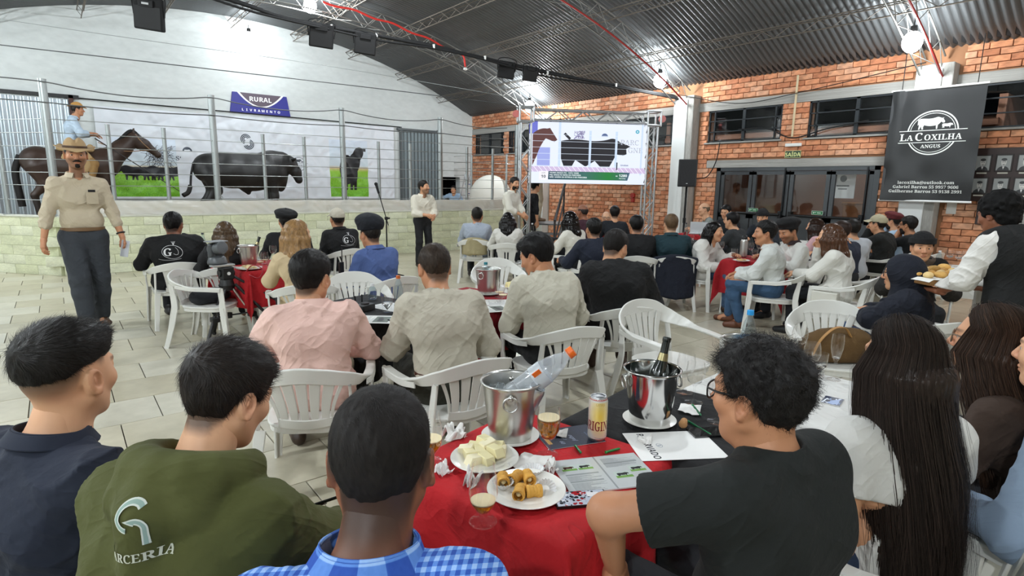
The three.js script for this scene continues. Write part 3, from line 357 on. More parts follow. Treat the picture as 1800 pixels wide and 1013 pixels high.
// ------------------------------------------------------------------ bull and horse
function quadruped(name, label, cat, pos, turn, draw, colr) { const g = thing(name, label, cat, pos, turn); const F = new Field(.02); draw(F); part(g, 'body', F.mesh({ color: colr }), new THREE.MeshStandardMaterial({ color: 0xffffff, vertexColors: true, roughness: .5 })); return g; }
{ // animals face +x; origin on the ring floor below the middle of the trunk
  const b = quadruped('bull', 'black bull standing side-on behind the ring fence wires, head to the right', 'bull', V(3.36, RFLOOR, -13.8), 0, (F) => {
    F.chain([V(-.78, 1.06, 0), V(-.35, 1.03, 0), V(.15, 1.0, 0), V(.55, 1.02, 0)], [.27, .33, .36, .33], .12); F.ell(V(-.7, 1.18, 0), V(.3, .22, .25), .1); F.cap(V(-.5, 1.3, 0), V(.3, 1.32, 0), .12, .12, .12); F.ell(V(.55, 1.32, 0), V(.25, .2, .18), .12); F.chain([V(.55, 1.18, 0), V(.78, 1.24, .0), V(.92, 1.22, .04)], [.28, .23, .17], .1); F.ell(V(.72, .86, 0), V(.14, .26, .1), .1);
    F.chain([V(.94, 1.24, .04), V(1.05, 1.06, .08), V(1.1, .9, .1)], [.15, .12, .09], .05); F.ell(V(1.11, .86, .1), V(.075, .07, .085), .03); for (const s of [-1, 1]) F.cap(V(.94, 1.32, .04 + s * .12), V(.98, 1.34, .04 + s * .27), .035, .03, .03);
    for (const s of [-1, 1]) { F.chain([V(.5, .85, s * .17), V(.53, .5, s * .17), V(.5, .27, s * .17), V(.52, .06, s * .17)], [.13, .085, .062, .07], .06); F.chain([V(-.72, .95, s * .16), V(-.66, .62, s * .17), V(-.84, .38, s * .17), V(-.78, .06, s * .17)], [.2, .115, .068, .068], .06); F.cap(V(.52, .06, s * .17), V(.6, .03, s * .17), .065, .05, .02); F.cap(V(-.78, .06, s * .17), V(-.7, .03, s * .17), .065, .05, .02); }
    F.cap(V(-.05, .68, 0), V(.02, .58, 0), .09, .05, .06); F.cut((x, y) => .004 - y, .004);
  }, (x, y, z) => { const n = .012 + .006 * noise3(x * 6, y * 6, z * 6); return [n * 1.05, n, n * .95]; });
  part(b, 'tail', [tube([V(-1.03, 1.2, .05), V(-1.1, .95, .1), V(-1.14, .7, .16)], .022, 16, 8), tube([V(-1.14, .72, .16), V(-1.2, .58, .2), V(-1.3, .52, .24)], .045, 16, 8)], std(0x14100e, .7));
  for (const s of [-1, 1]) part(b, 'eye', new THREE.SphereGeometry(.02, 10, 8).translate(1.08, 1.14, .07 + s * .1), std(0x0a0807, .1));
  const hz = -14.6, h = quadruped('horse', 'dark brown saddled horse facing right inside the ring, ridden', 'horse', V(.42, RFLOOR, hz), 0, (F) => {
    F.chain([V(-.62, 1.12, 0), V(-.15, 1.08, 0), V(.38, 1.1, 0)], [.27, .29, .28], .12); F.ell(V(-.62, 1.18, 0), V(.28, .24, .23), .08); F.ell(V(.4, 1.24, 0), V(.2, .18, .14), .1); F.chain([V(.45, 1.15, 0), V(.75, 1.45, 0), V(.98, 1.68, 0)], [.25, .165, .115], .1); F.chain([V(.98, 1.68, 0), V(1.16, 1.56, 0), V(1.38, 1.36, 0)], [.115, .1, .062], .05); F.ell(V(1.39, 1.34, 0), V(.06, .058, .055), .03); F.cap(V(1.0, 1.58, 0), V(1.12, 1.5, 0), .1, .085, .04); for (const s of [-1, 1]) F.cap(V(.97, 1.76, s * .055), V(.99, 1.88, s * .065), .03, .012, .02);
    for (const s of [-1, 1]) { F.chain([V(.42, .95, s * .14), V(.46, .62, s * .14), V(.45, .34, s * .14), V(.46, .05, s * .14)], [.12, .07, .045, .055], .05); F.chain([V(-.65, 1.05, s * .14), V(-.55, .72, s * .15), V(-.74, .5, s * .15), V(-.68, .05, s * .15)], [.2, .11, .055, .055], .05); } F.cut((x, y) => .004 - y, .004);
  }, (x, y, z) => { const n = 1 + .25 * noise3(x * 4, y * 4, z * 4), d = y < .5 ? .45 : 1; return [.034 * n * d, .018 * n * d, .0115 * n * d]; });
  part(h, 'mane', [tube([V(.45, 1.4, .03), V(.7, 1.6, .05), V(.95, 1.82, .03), V(1.06, 1.72, .06)], .035, 20, 8)], std(0x0f0b0a, .8)); part(h, 'tail', [tube([V(-.88, 1.25, 0), V(-.98, .95, .0), V(-.96, .5, .02), V(-.94, .28, .02)], .06, 20, 8)], std(0x0f0b0a, .8));
  part(h, 'saddle', [(() => { const F = new Field(.015); F.ell(V(-.02, 1.38, 0), V(.3, .07, .27), .04); F.ell(V(.22, 1.42, 0), V(.07, .09, .16), .04); F.ell(V(-.26, 1.42, 0), V(.07, .08, .18), .04); for (const s of [-1, 1]) F.ell(V(-.02, 1.16, s * .27), V(.26, .26, .04), .03); return F.mesh(); })()], std(0xa98d63, .9)); part(h, 'bridle', [tube([V(1.0, 1.75, .1), V(1.1, 1.6, .12), V(1.24, 1.45, .09)], .009, 12, 6), tube([V(1.24, 1.45, .09), V(1.28, 1.5, 0), V(1.24, 1.45, -.09)], .009, 12, 6), tube([V(1.22, 1.44, .09), V(.75, 1.4, .18), V(.35, 1.55, .12)], .008, 16, 6)], std(0x8a6a4a, .6)); for (const s of [-1, 1]) part(h, 'eye', new THREE.SphereGeometry(.02, 10, 8).translate(1.12, 1.62, s * .085), std(0x0a0807, .1));
}
// ================================================================== PEOPLE
const LOD = [ // cells in metres: body, head, hand, cloth, hair
  { body: .011, head: .0036, hand: .0034, cloth: .008, hair: .0042 }, { body: .016, head: .0058, hand: .0058, cloth: .0135, hair: .0075 }, { body: .024, head: .0095, hand: .0085, cloth: .021, hair: .012 }];
const skinM = new THREE.MeshPhysicalMaterial({ color: 0xffffff, vertexColors: true, roughness: .55, sheen: .15, sheenRoughness: .6 });
const hairMats = {}; const hairM = (rough = .55) => hairMats[rough] ??= new THREE.MeshPhysicalMaterial({ specularIntensity: .45, color: 0xffffff, vertexColors: true, roughness: rough === 's' ? .5 : rough, side: rough === 's' ? THREE.DoubleSide : THREE.FrontSide });
const clothMats = {}; const clothM = (c) => clothMats[c] ??= cloth(c);
const leatherM = (c) => clothMats['l' + c] ??= std(c, .45);
const eyeW = std(0xe6e2da, .25), lensM = phys(0xffffff, .02, { transmission: 1, thickness: 0, ior: 1.4 }), frameM = std(0x0d0d0e, .3);
const SKIN = { fair: [0xdcab86, 0xb8684f], light: [0xd09c76, 0xa85c46], tan: [0xba8460, 0x95543c], brown: [0x8f5a3e, 0x733c30], dark: [0x70432c, 0x5a2f26] };
function ik(S, H, l1, l2, pole) { // elbow between shoulder S and wrist H, bending towards pole
  const d = H.clone().sub(S); let L = d.length(); const mx = (l1 + l2) * .995; if (L > mx) { d.multiplyScalar(mx / L); L = mx; H.copy(S).add(d); } const u = d.clone().normalize(), a = (l1 * l1 - l2 * l2 + L * L) / (2 * L), h = Math.sqrt(Math.max(l1 * l1 - a * a, 0)); const p = pole.clone().addScaledVector(u, -pole.dot(u)).normalize(); return S.clone().addScaledVector(u, a).addScaledVector(p, h);
}
function bumpSkin(base, f) { return f ? f : base; }
// five-fingered hand; w wrist, dir finger direction, nrm palm normal, s size, curl 0..1, side +1 left -1 right
function handField(cell, w, dir, nrm, s, curl, side) {
  const F = new Field(cell), D = dir.clone().normalize(), N = nrm.clone().addScaledVector(D, -nrm.dot(D)).normalize(), B = D.clone().cross(N).normalize().multiplyScalar(side); // B points to the thumb side
  const at = (d, b, n) => w.clone().addScaledVector(D, d * s).addScaledVector(B, b * s).addScaledVector(N, n * s);
  F.cap(at(-.03, 0, 0), at(.015, 0, 0), .026 * s, .026 * s, .02); for (const b of [-.027, -.009, .009, .027]) F.cap(at(.02, b * .7, 0), at(.085, b, 0), .017 * s, .0145 * s, .016);
  [[.028, .074, 0], [.0095, .082, .02], [-.0095, .077, .05], [-.027, .06, .1]].forEach(([b, L, e]) => { const c = (curl + e) * 1.35; let p = at(.088, b, 0), a = c * .55; const ls = [L * .46, L * .31, L * .25], rs = [.0098, .0088, .0078, .0068].map((q) => q * s); for (let i = 0; i < 3; i++) { const q = p.clone().addScaledVector(D, Math.cos(a) * ls[i] * s).addScaledVector(N, Math.sin(a) * ls[i] * s).addScaledVector(B, b * .12 * s * (1 - curl)); F.cap(p, q, rs[i], rs[i + 1], .004); p = q; a += c * .75; } });
  const t0 = at(.022, .026, .006), t1 = at(.052, .05, .016 + .018 * curl), t2 = at(.08, .054 - .022 * curl, .026 + .026 * curl), t3 = at(.1, .05 - .034 * curl, .03 + .036 * curl); F.chain([t0, t1, t2, t3], [.017 * s, .0125 * s, .0102 * s, .008 * s], .008); return F;
}
function headField(cell, o) {
  const F = new Field(cell), jw = o.jaw ?? 1, fat = o.fat ?? 0, q = (a, b, c) => V(a, b, c);
  F.ell(q(0, .03, -.012), q(.0765, .094, .0985), .03); F.ell(q(0, -.022, .028), q(.064 + fat, .086, .063), .03);
  for (const s of [-1, 1]) { F.cap(q(s * (.052 + fat) * jw, -.045, .0), q(s * .022 * jw, -.092, .05), .022 + fat * .5, .02 + fat * .6, .025); F.ell(q(s * .04, -.018, .058), q(.026 + fat, .024, .024), .02); }
  F.ell(q(0, -.093, .06), q(.024 * jw, .02, .022), .02); if (o.chin2) F.ell(q(0, -.098, .015), q(.05, .026, .05), .03);
  F.cap(q(-.034, .026, .079), q(.034, .026, .079), .0115, .0115, .014);
  for (const s of [-1, 1]) F.ell(q(s * .033, .004, .1), q(.02, .0125, .016), .012, 1);
  const ns = o.nose ?? 1; F.cap(q(0, .012, .088), q(0, -.027, .1035 + .004 * ns), .0085, .0125 * ns, .01); for (const s of [-1, 1]) F.ell(q(s * .0125 * ns, -.032, .0945), q(.0085 * ns, .008, .011), .008);
  F.ell(q(0, -.057, .0845), q(.024, .0075, .011), .007); F.ell(q(0, -.0685, .083), q(.02, .0075, .0105), .007); if (cell < .007) F.ell(q(0, -.0625, .1), q(.023, .0022, .014), .004, 1);
  for (const s of [-1, 1]) { F.cap(q(s * .02, .0125, .0835), q(s * .045, .0115, .0775), .0052, .0045, .005); F.cap(q(s * .021, -.0055, .083), q(s * .044, -.006, .0775), .0045, .004, .005); }
  for (const s of [-1, 1]) { const e = new THREE.Quaternion().setFromEuler(new THREE.Euler(-.15, s * .35, s * -.08)); F.ell(q(s * .081, -.004, -.012), q(.0105, .034, .0215), .008, 0, e); F.ell(q(s * .091, 0, -.008), q(.008, .0215, .0125), .004, 1, e); if (cell < .005) { F.ell(q(s * .0835, .001, -.014), q(.006, .012, .004), .003, 0, e); F.ell(q(s * .086, -.03, -.004), q(.006, .009, .008), .006); } }
  F.cap(q(0, -.06, -.022), q(0, -.16, -.035), .056 + fat, .058 + fat, .03);
  return F;
}
// hairline: hair is kept where y > hairline(z)
function hairline(kind, x, z) {
  const P = { short: [[-.12, -.082], [-.07, -.068], [-.045, -.04], [-.03, .018], [.0, .022], [.018, .004], [.032, .01], [.045, .05], [.06, .068], [.085, .074], [.13, .074]], fade: [[-.12, .012], [-.07, .02], [-.03, .042], [.02, .05], [.05, .056], [.07, .066], [.1, .068], [.13, .068]], high: [[-.12, -.078], [-.05, -.05], [-.03, .02], [.03, .03], [.05, .07], [.075, .092], [.13, .1]], long: [[-.12, -.2], [.0, -.2], [.02, -.02], [.045, .045], [.06, .066], [.085, .076], [.13, .076]] }[kind] || [];
  for (let i = 0; i + 1 < P.length; i++) if (z <= P[i + 1][0]) return lerp(P[i][1], P[i + 1][1], clamp((z - P[i][0]) / (P[i + 1][0] - P[i][0]))); return .08;
}
const PEOPLE = {};
function person(o) {
  const L = LOD[o.lod ?? 2], s = o.s ?? .94, w = (o.w ?? 1), hs = (o.hs ?? 1) * .98, sit = o.sit !== false, r = rng((o.seed ?? Math.round(o.top[0] * 7 + o.top[1])) + 3);
  const [skinHex, redHex] = SKIN[o.skin || 'light'], skin = lin(skinHex), red = lin(redHex);
  const top = atDepth(o.top[0], o.top[1], o.d), Hc = top.clone(); Hc.y -= .126 * hs; const rv = ray(...o.top); rv.y = 0; rv.normalize(); Hc.addScaledVector(rv, .03);
  const ph = rad(o.phi ?? 0), f = rv.clone().multiplyScalar(Math.cos(ph)).add(V(-rv.z, 0, rv.x).multiplyScalar(Math.sin(ph))), th = Math.atan2(f.x, f.z);
  // skeleton in local axes: +z faces forward, +x is the person's own left
  const base = o.base ?? 0, pY = base + (sit ? (o.seat ?? .385) + .095 * s : .94 * (o.leg ?? 1) * s), lean = rad(o.lean ?? 6), bow = rad(o.bow ?? 10), side = rad(o.side ?? 0), nk = o.neck ?? 1;
  const u0 = V(0, Math.cos(lean - bow * .5), Math.sin(lean - bow * .5)), u1 = V(0, Math.cos(lean + bow), Math.sin(lean + bow)), u2 = V(0, Math.cos(lean + bow * 1.5 + rad(o.chinFwd ?? 8)), Math.sin(lean + bow * 1.5 + rad(o.chinFwd ?? 8)));
  for (const u of [u0, u1, u2]) u.applyAxisAngle(V(0, 0, 1), -side);
  const l0 = .30, l1 = .185, l2 = .175 * nk; const unit = u0.y * l0 + u1.y * l1 + u2.y * l2, st = (Hc.y - pY) / unit;
  const pelvis = V(0, pY, 0), waist = pelvis.clone().addScaledVector(u0, .13 * st), chest = pelvis.clone().addScaledVector(u0, l0 * st), neck = chest.clone().addScaledVector(u1, l1 * st), head = neck.clone().addScaledVector(u2, l2 * st);
  const g = thing('person', o.label, 'person', V(Hc.x, 0, Hc.z), th, o.group);
  { const off = V(head.x, 0, head.z).applyAxisAngle(V(0, 1, 0), th); g.position.sub(off); }
  const tw = rad(o.twist ?? 0), X = V(Math.cos(tw), 0, -Math.sin(tw)), Fd = V(Math.sin(tw), 0, Math.cos(tw)); const sw = (o.sw ?? .166) * w * s * 1.05; const sh = {}, el = {}, ha = {}, hip = {}, kn = {}, an = {};
  const shC = neck.clone().addScaledVector(u1, -.062 * st);
  const b = o.belly ?? 0, mm = (v) => v * s * w;
  for (const [k, sg] of [['L', 1], ['R', -1]]) {
    sh[k] = shC.clone().addScaledVector(X, sg * sw).add(V(0, (o['shrug' + k] ?? 0) - sg * Math.sin(side) * 0, 0)); hip[k] = pelvis.clone().addScaledVector(V(1, 0, 0), sg * .088 * s * w);
    const a = (o.arms || {})[k] || 'table'; let H;
    const pre = { table: [.16, .72, .36], lap: [.1, .56, .30], cross: [-.06, .72, .30], side: [.27, pY - .1, .04], fold: [.02, .98, .22], rest: [.26, .60, .18], phone: [.06, .66, .30], chin: [.03, neck.y + .02, .24], front: [.06, pY + .12, .26] };
    H = Array.isArray(a) ? V(...a) : V(sg * pre[a][0], pre[a][1], pre[a][2]); if (!Array.isArray(a) && sit) H.x = sg * pre[a][0];
    const al = (o.arm ?? 1) * s; const po = (o.poles || {})[k]; ha[k] = H; el[k] = ik(sh[k], H, .285 * al, .25 * al, po ? V(...po) : V(sg * .55, -.75, -.35));
    const lg = (o.legs || {})[k]; if (sit) { kn[k] = lg ? V(...lg[0]) : V(sg * (o.spread ?? .13), (o.seat ?? .385) + .085, .43 * s); an[k] = lg ? V(...lg[1]) : V(sg * (o.spread ?? .13) * 1.05, .085, (.43 - (o.tuck ?? .02)) * s); } else { const stp = lg ?? [sg * .1, 0]; an[k] = V(stp[0], .085 + base, stp[1]); kn[k] = ik(hip[k], an[k], .43 * s * (o.leg ?? 1), .42 * s * (o.leg ?? 1), V(sg * .15, 0, 1)); }
  }
  // torso and limb primitives, grown by e
  const torso = (F, e, k = .06, from = 0) => {
    if (from < 1) { F.cap(pelvis.clone().add(V(mm(.075), -.01, -.01)), pelvis.clone().add(V(-mm(.075), -.01, -.01)), mm(.102) + e, mm(.102) + e, k); }
    F.cap(waist.clone().addScaledVector(X, mm(.056)).add(V(0, 0, b * .5)), waist.clone().addScaledVector(X, -mm(.056)).add(V(0, 0, b * .5)), mm(.092) + e + b, mm(.092) + e + b, k);
    F.cap(chest.clone().addScaledVector(X, mm(.078)), chest.clone().addScaledVector(X, -mm(.078)), mm(.101) + e + b * .4, mm(.101) + e + b * .4, k);
    const up = shC.clone().addScaledVector(u1, -.045 * st); F.cap(up.clone().addScaledVector(X, sw * .62), up.clone().addScaledVector(X, -sw * .62), mm(.074) + e, mm(.074) + e, k); F.cap(neck.clone().addScaledVector(u1, -.02), shC.clone().addScaledVector(X, sw * .9), mm(.05) + e, mm(.047) + e, k * .8); F.cap(neck.clone().addScaledVector(u1, -.02), shC.clone().addScaledVector(X, -sw * .9), mm(.05) + e, mm(.047) + e, k * .8);
    if (o.bust) for (const sg of [-1, 1]) F.ell(chest.clone().addScaledVector(X, sg * .07).addScaledVector(Fd, .095 * w).add(V(0, .02, 0)), V(.062 + e * .5, .06 + e * .5, .055 + e * .5), .05);
  };
  const armThick = (o.armThick ?? 1) * s; const arm = (F, K, e, t0 = 0, t1 = 1, e2 = e, k = .03) => { // t in 0..2 along shoulder-elbow-wrist
    const S = sh[K], E = el[K], Hh = ha[K], at = (t) => t <= 1 ? S.clone().lerp(E, t) : E.clone().lerp(Hh, t - 1), ra = (t) => (t <= 1 ? lerp(.056, .045, t) : lerp(.045, .029, t - 1)) * armThick + lerp(e, e2, t / 2); const br = [t0, ...(t0 < 1 && t1 > 1 ? [1] : []), t1]; for (let i = 0; i + 1 < br.length; i++) F.cap(at(br[i]), at(br[i + 1]), ra(br[i]), ra(br[i + 1]), k);
  };
  const leg = (F, K, e, t1 = 2, e2 = e) => { F.cap(hip[K], kn[K], .083 * s * w + e, .058 * s + e, .045); if (t1 > 1) { const A = kn[K].clone().lerp(an[K], t1 - 1); F.cap(kn[K], kn[K].clone().lerp(A, .35), .058 * s + e, .056 * s + e, .03); F.cap(kn[K].clone().lerp(A, .35), A, .056 * s + e, .04 * s + e2, .03); } };
  // ---- body
  const hq = new THREE.Quaternion().setFromEuler(new THREE.Euler(rad(o.hp ?? 0), rad(o.hy ?? 0), rad(o.hr ?? 0), 'YXZ')), hm = new THREE.Matrix4().compose(head, hq, V(hs * (o.hw ?? 1), hs, hs)), toW = (x, y, z) => V(x, y, z).applyMatrix4(hm);
  const hair = o.hair || ['short', 0x1b1512], hc = lin(hair[1]);
  const stub = o.beard ? lin(o.beard) : null;
  const hcol = (x, y, z) => {
    const n = noise3(x * 60, y * 60, z * 60) * .04; let c = mix3(skin, red, clamp(.1 + n + .3 * Math.exp(-((x * x * .35 + (y + .031) ** 2) * 2200 + ((z - .1) ** 2) * 800)) + .22 * Math.exp(-(((Math.abs(x) - .042) ** 2) + (y + .025) ** 2) * 1800)));
    if (z > .07) { const l = Math.exp(-((x / .022) ** 4 + ((y + .063) / .0105) ** 4)); c = mix3(c, mix3(red, [.3, .08, .07], .2), l * .7); }
    if (Math.abs(x) > .083) c = mix3(c, red, .25);
    const ln = hairline(hair[2] || 'short', x, z); if (['short', 'buzz', 'fade', 'balding'].includes(hair[0]) && Math.abs(x) < .085) { const base = hairline('short', x, z), up = hair[0] === 'fade' ? sstep(base + .01, hairline('fade', x, z) + .02, y) ** 1.3 : sstep(base - .02 - (o.nape ?? 0), base + .02, y); if (z < .06) c = mix3(c, hc, (1 - (1 - up) ** 2.2) * (hair[0] === 'balding' ? .12 : hair[0] === 'fade' ? .8 : .85)); }
    if (stub && z > -.01 && y < -.02 && Math.abs(x) < .08) { const bd = sstep(-.02, -.05, y - z * .1) * (1 - Math.exp(-((x / .022) ** 4 + ((y + .063) / .009) ** 4))) * sstep(-.02, .01, z); c = mix3(c, stub, bd * .55); }
    if (o.brow !== 0 && z > .06) { const e = Math.exp(-(((Math.abs(x) - .034) / .017) ** 4 + ((y - .029 - .002 * Math.cos(x * 60)) / .0048) ** 4)); c = mix3(c, hc, e * .85); }
    return c;
  };
  const parts = [];
  { const H = headField(L.head, o); const gm = H.mesh({ color: hcol }); gm.applyMatrix4(hm); parts.push(gm); }
  const F = new Field(L.body); torso(F, -.006); F.cap(neck.clone().addScaledVector(u1, -.04), head.clone().add(V(0, -.05, -.02).applyQuaternion(hq)), .062 * s * (o.nw ?? 1), .057 * s * (o.nw ?? 1), .03); for (const K of ['L', 'R']) { arm(F, K, 0, 0, 2); leg(F, K, -.008); F.cap(an[K], an[K].clone().add(V(0, -.045, .1)), .035, .03, .02); }
  const plain = () => mix3(skin, red, .12); const hmI = hm.clone().invert(), tv = V(0, 0, 0); parts.push(F.mesh({ color: (x, y, z) => { if (y < neck.y - .02) return plain(); tv.set(x, y, z).applyMatrix4(hmI); return tv.y > -.2 ? hcol(tv.x, tv.y, tv.z) : plain(); } }));
  for (const [K, sg] of [['L', 1], ['R', -1]]) { const hp = (o.hands || {})[K] || {}; const fd = hp.dir ? V(...hp.dir) : ha[K].clone().sub(el[K]).normalize().add(V(0, sit ? -.12 : -.1, 0)), nr = hp.n ? V(...hp.n) : sit ? V(-sg * .35, -1, 0) : V(-sg, 0, -.2); const HF = handField(L.hand, ha[K], fd, nr, (hp.s ?? 1) * s, hp.curl ?? .45, sg); parts.push(HF.mesh({ color: (x, y, z) => mix3(skin, red, .2 + .1 * noise3(x * 70, y * 70, z * 70)) })); }
  const body = part(g, 'body', merge(parts), skinM); body.name = 'body';
  // ---- eyes
  if (o.eyes !== 0) { const em = std(o.eye || 0x241610, .12); for (const sg of [-1, 1]) { const e = part(g, 'eye', new THREE.SphereGeometry(.0122 * hs, 14, 10).translate(0, 0, 0), eyeW); e.position.copy(toW(sg * .033, .0035, .0742)); const gz = V(rad(o.gx ?? 0) + sg * .03, rad(o.gy ?? -2), 1).normalize().applyQuaternion(hq); const ir = part(e, 'iris', new THREE.SphereGeometry(.0066 * hs, 12, 8).scale(1, 1, .5), em); ir.position.copy(gz.clone().multiplyScalar(.0096 * hs)); ir.quaternion.setFromUnitVectors(V(0, 0, 1), gz); } }
  // ---- clothes
  const fold = (amp, fr, seed) => (x, y, z) => { const q = x * .8 + y * .6, t = -x * .6 + y * .8, q2 = x * .7 - y * .7, t2 = x * .7 + y * .7; const a = 1 - Math.abs(noise3(q * fr * .38 + seed, t * fr * 1.25, z * fr * .8)) * 2.2, c = 1 - Math.abs(noise3(q2 * fr * .4 + seed * 2, t2 * fr * 1.4 + 9, z * fr * .8)) * 2.2, m = .55 + .6 * noise3(x * 3.1 + seed, y * 3.1, z * 3.1); return -amp * m * (Math.max(a, 0) ** 2 + .8 * Math.max(c, 0) ** 2) + amp * .5; };
  const sleeve = o.sleeve || 'long', shE = o.loose ?? .014, seedF = r() * 50, FA = o.fold ?? .013;
  const S = new Field(L.cloth); torso(S, shE, .06); if (o.hem) { for (const sg of [-1, 1]) S.cap(pelvis.clone().add(V(sg * .08 * w, -.02, 0)), hip[sg > 0 ? 'L' : 'R'].clone().lerp(kn[sg > 0 ? 'L' : 'R'], sit ? .2 : .16), .1 * s * w + shE, .098 * s * w + shE, .05); if (!sit && o.hem > 1) S.cap(pelvis, pelvis.clone().add(V(0, -.16, 0)), .15 * w, .16 * w, .05); }
  const slEnd = { long: 1.88, roll: 1.45, short: o.slv ?? .66, none: 0, three: 1.3 }[sleeve];
  if (slEnd) for (const K of ['L', 'R']) { arm(S, K, shE + .004, 0, slEnd, sleeve === 'short' ? shE + (o.slFlare ?? .03) : shE + .002, .035); if (sleeve === 'roll') { const p = el[K].clone().lerp(ha[K], .38), q = el[K].clone().lerp(ha[K], .5); S.cap(p, q, .052 * s, .051 * s, .01); } if (sleeve === 'long') { const p = el[K].clone().lerp(ha[K], .82), q = el[K].clone().lerp(ha[K], .9); S.cap(p, q, .039 * s, .038 * s, .01); } }
  S.disp(fold(FA, o.foldFr ?? 9, seedF)); if (o.lod === 0) S.disp(fold(FA * .5, 17, seedF + 9));
  if (o.hood) { const n0 = neck.clone(), q = (a, up, out) => n0.clone().addScaledVector(u1, up).addScaledVector(X, Math.sin(a) * out).addScaledVector(Fd, Math.cos(a) * out); const ring = []; for (let i = 0; i <= 12; i++) { const a = PI * (.18 + 1.64 * i / 12); ring.push(q(a, .03 - .03 * Math.cos(a), .1 - .012 * Math.cos(a))); } S.chain(ring, ring.map((_, i) => .026 + .018 * Math.sin(PI * i / 12)), .018); S.cap(q(PI, .0, .13), q(PI, -.09, .12), .055, .035, .03); S.cap(q(PI * .8, .0, .12), q(PI * 1.2, .0, .12), .045, .045, .03); }
  // neck opening, sleeve ends, hem
  const nr = .066 * s * (o.nw ?? 1) + (o.open ?? 0); { const hd = V(0, -.05, -.02).applyQuaternion(hq).add(head), d = hd.clone().sub(neck).normalize(), nb = neck.clone().addScaledVector(d, -.005); S.cap(nb.clone(), nb.clone().addScaledVector(d, .3), nr, nr + .06, .014, 1); if (o.vneck) S.cap(nb.clone().addScaledVector(Fd, .07), nb.clone().addScaledVector(Fd, .115).add(V(0, -.1, 0)), .04, .012, .01, 1); }
  if (sleeve === 'short') for (const K of ['L', 'R']) { const d = el[K].clone().sub(sh[K]).normalize(), p = sh[K].clone().lerp(el[K], (o.slv ?? .66) + .02); const sg = K === 'L' ? 1 : -1; S.cut((x, y, z) => { const a = (x - p.x) * d.x + (y - p.y) * d.y + (z - p.z) * d.z, rx = x - p.x - d.x * a, ry = y - p.y - d.y * a, rz = z - p.z - d.z * a; return Math.hypot(rx, ry, rz) < .13 && a > -.05 ? a : -.05; }, .004); }
  const hemY = pelvis.y - (o.hem ? (sit ? .2 : o.hem > 1 ? .2 : .13) : -.05); S.cut((x, y, z) => hemY - y, .01);
  const tint = (hex, seed, k = .06) => { const c = lin(hex); return (x, y, z) => { const n = 1 + k * noise3(x * 7 + seed, y * 7, z * 7); return [c[0] * n, c[1] * n, c[2] * n]; }; };
  const uvBack = (x, y, z) => { const xx = x * Math.cos(tw) - z * Math.sin(tw); return [(xx + z * .25) * 12, (y * .85 + z * .62) * 12]; };
  const upper = part(g, o.upper || 'shirt', S.mesh({ uv: uvBack }), o.shirtM || clothM(o.shirt), o.shirtLabel);
  if (o.vest) { const U = new Field(L.cloth); torso(U, shE + .014, .06); for (const K of ['L', 'R']) { const p = sh[K], sg = K === 'L' ? 1 : -1; U.cap(p.clone().addScaledVector(X, sg * .05).add(V(0, -.05, 0)), p.clone().addScaledVector(X, sg * .2), .085, .12, .01, 1); } const hd = head.clone().sub(neck).normalize(); U.cap(neck.clone(), neck.clone().addScaledVector(hd, .3), nr + .022, nr + .1, .008, 1); U.cap(neck.clone().addScaledVector(Fd, .09), chest.clone().addScaledVector(Fd, .16), .05, .015, .01, 1); U.cut((x, y) => pelvis.y - .08 - y, .01); part(g, 'vest', U.mesh(), clothM(o.vest)); }
  if (o.pants !== undefined) { const Pn = new Field(Math.max(L.cloth, .012)); Pn.cap(pelvis.clone().add(V(mm(.075), -.01, -.01)), pelvis.clone().add(V(-mm(.075), -.01, -.01)), mm(.102) + .009, mm(.102) + .009, .05); if (!o.hem) Pn.cap(pelvis, waist, mm(.105), mm(.1) + b * .3, .05); for (const K of ['L', 'R']) leg(Pn, K, .012 + (o.baggy ?? 0), 1.94, .02 + (o.flare ?? 0)); Pn.disp(fold(.005, 11, seedF + 4)); const wy = pelvis.y + .075 * st; Pn.cut((x, y, z) => y - wy, .006); part(g, 'trousers', Pn.mesh(), clothM(o.pants));
    if (o.belt && !o.hem) { const pts = []; for (let i = 0; i < 24; i++) { const a = i / 24 * 2 * PI; pts.push([[Math.cos(a) * mm(.172), wy - .012, Math.sin(a) * mm(.118) + (b * .3)], [0, 1, 0], .036]); } part(g, 'belt', sweep(pts, .008, { closed: true, seg: 48 }), leatherM(o.belt)); } }
  if (o.shoes) for (const K of ['L', 'R']) { const Sh = new Field(Math.max(L.hand, .006)); const A = an[K], yw = o.toe?.[K] ?? (K === 'L' ? .2 : -.2), fd = V(Math.sin(yw), 0, Math.cos(yw)); const q = (z, y) => V(A.x, y, A.z).addScaledVector(fd, z); const up = A.y - .085; Sh.cap(q(-.045, .042 + up), q(.06, .045 + up), .038, .036, .03); Sh.cap(q(.06, .04 + up), q(.15, .034 + up), .04, .032, .03); Sh.cap(q(-.02, .07 + up), q(-.015, .115 + up), .042, .046, .03); Sh.cut((x, y) => .003 + up - y, .004); part(g, 'shoe', Sh.mesh(), leatherM(o.shoes)); }
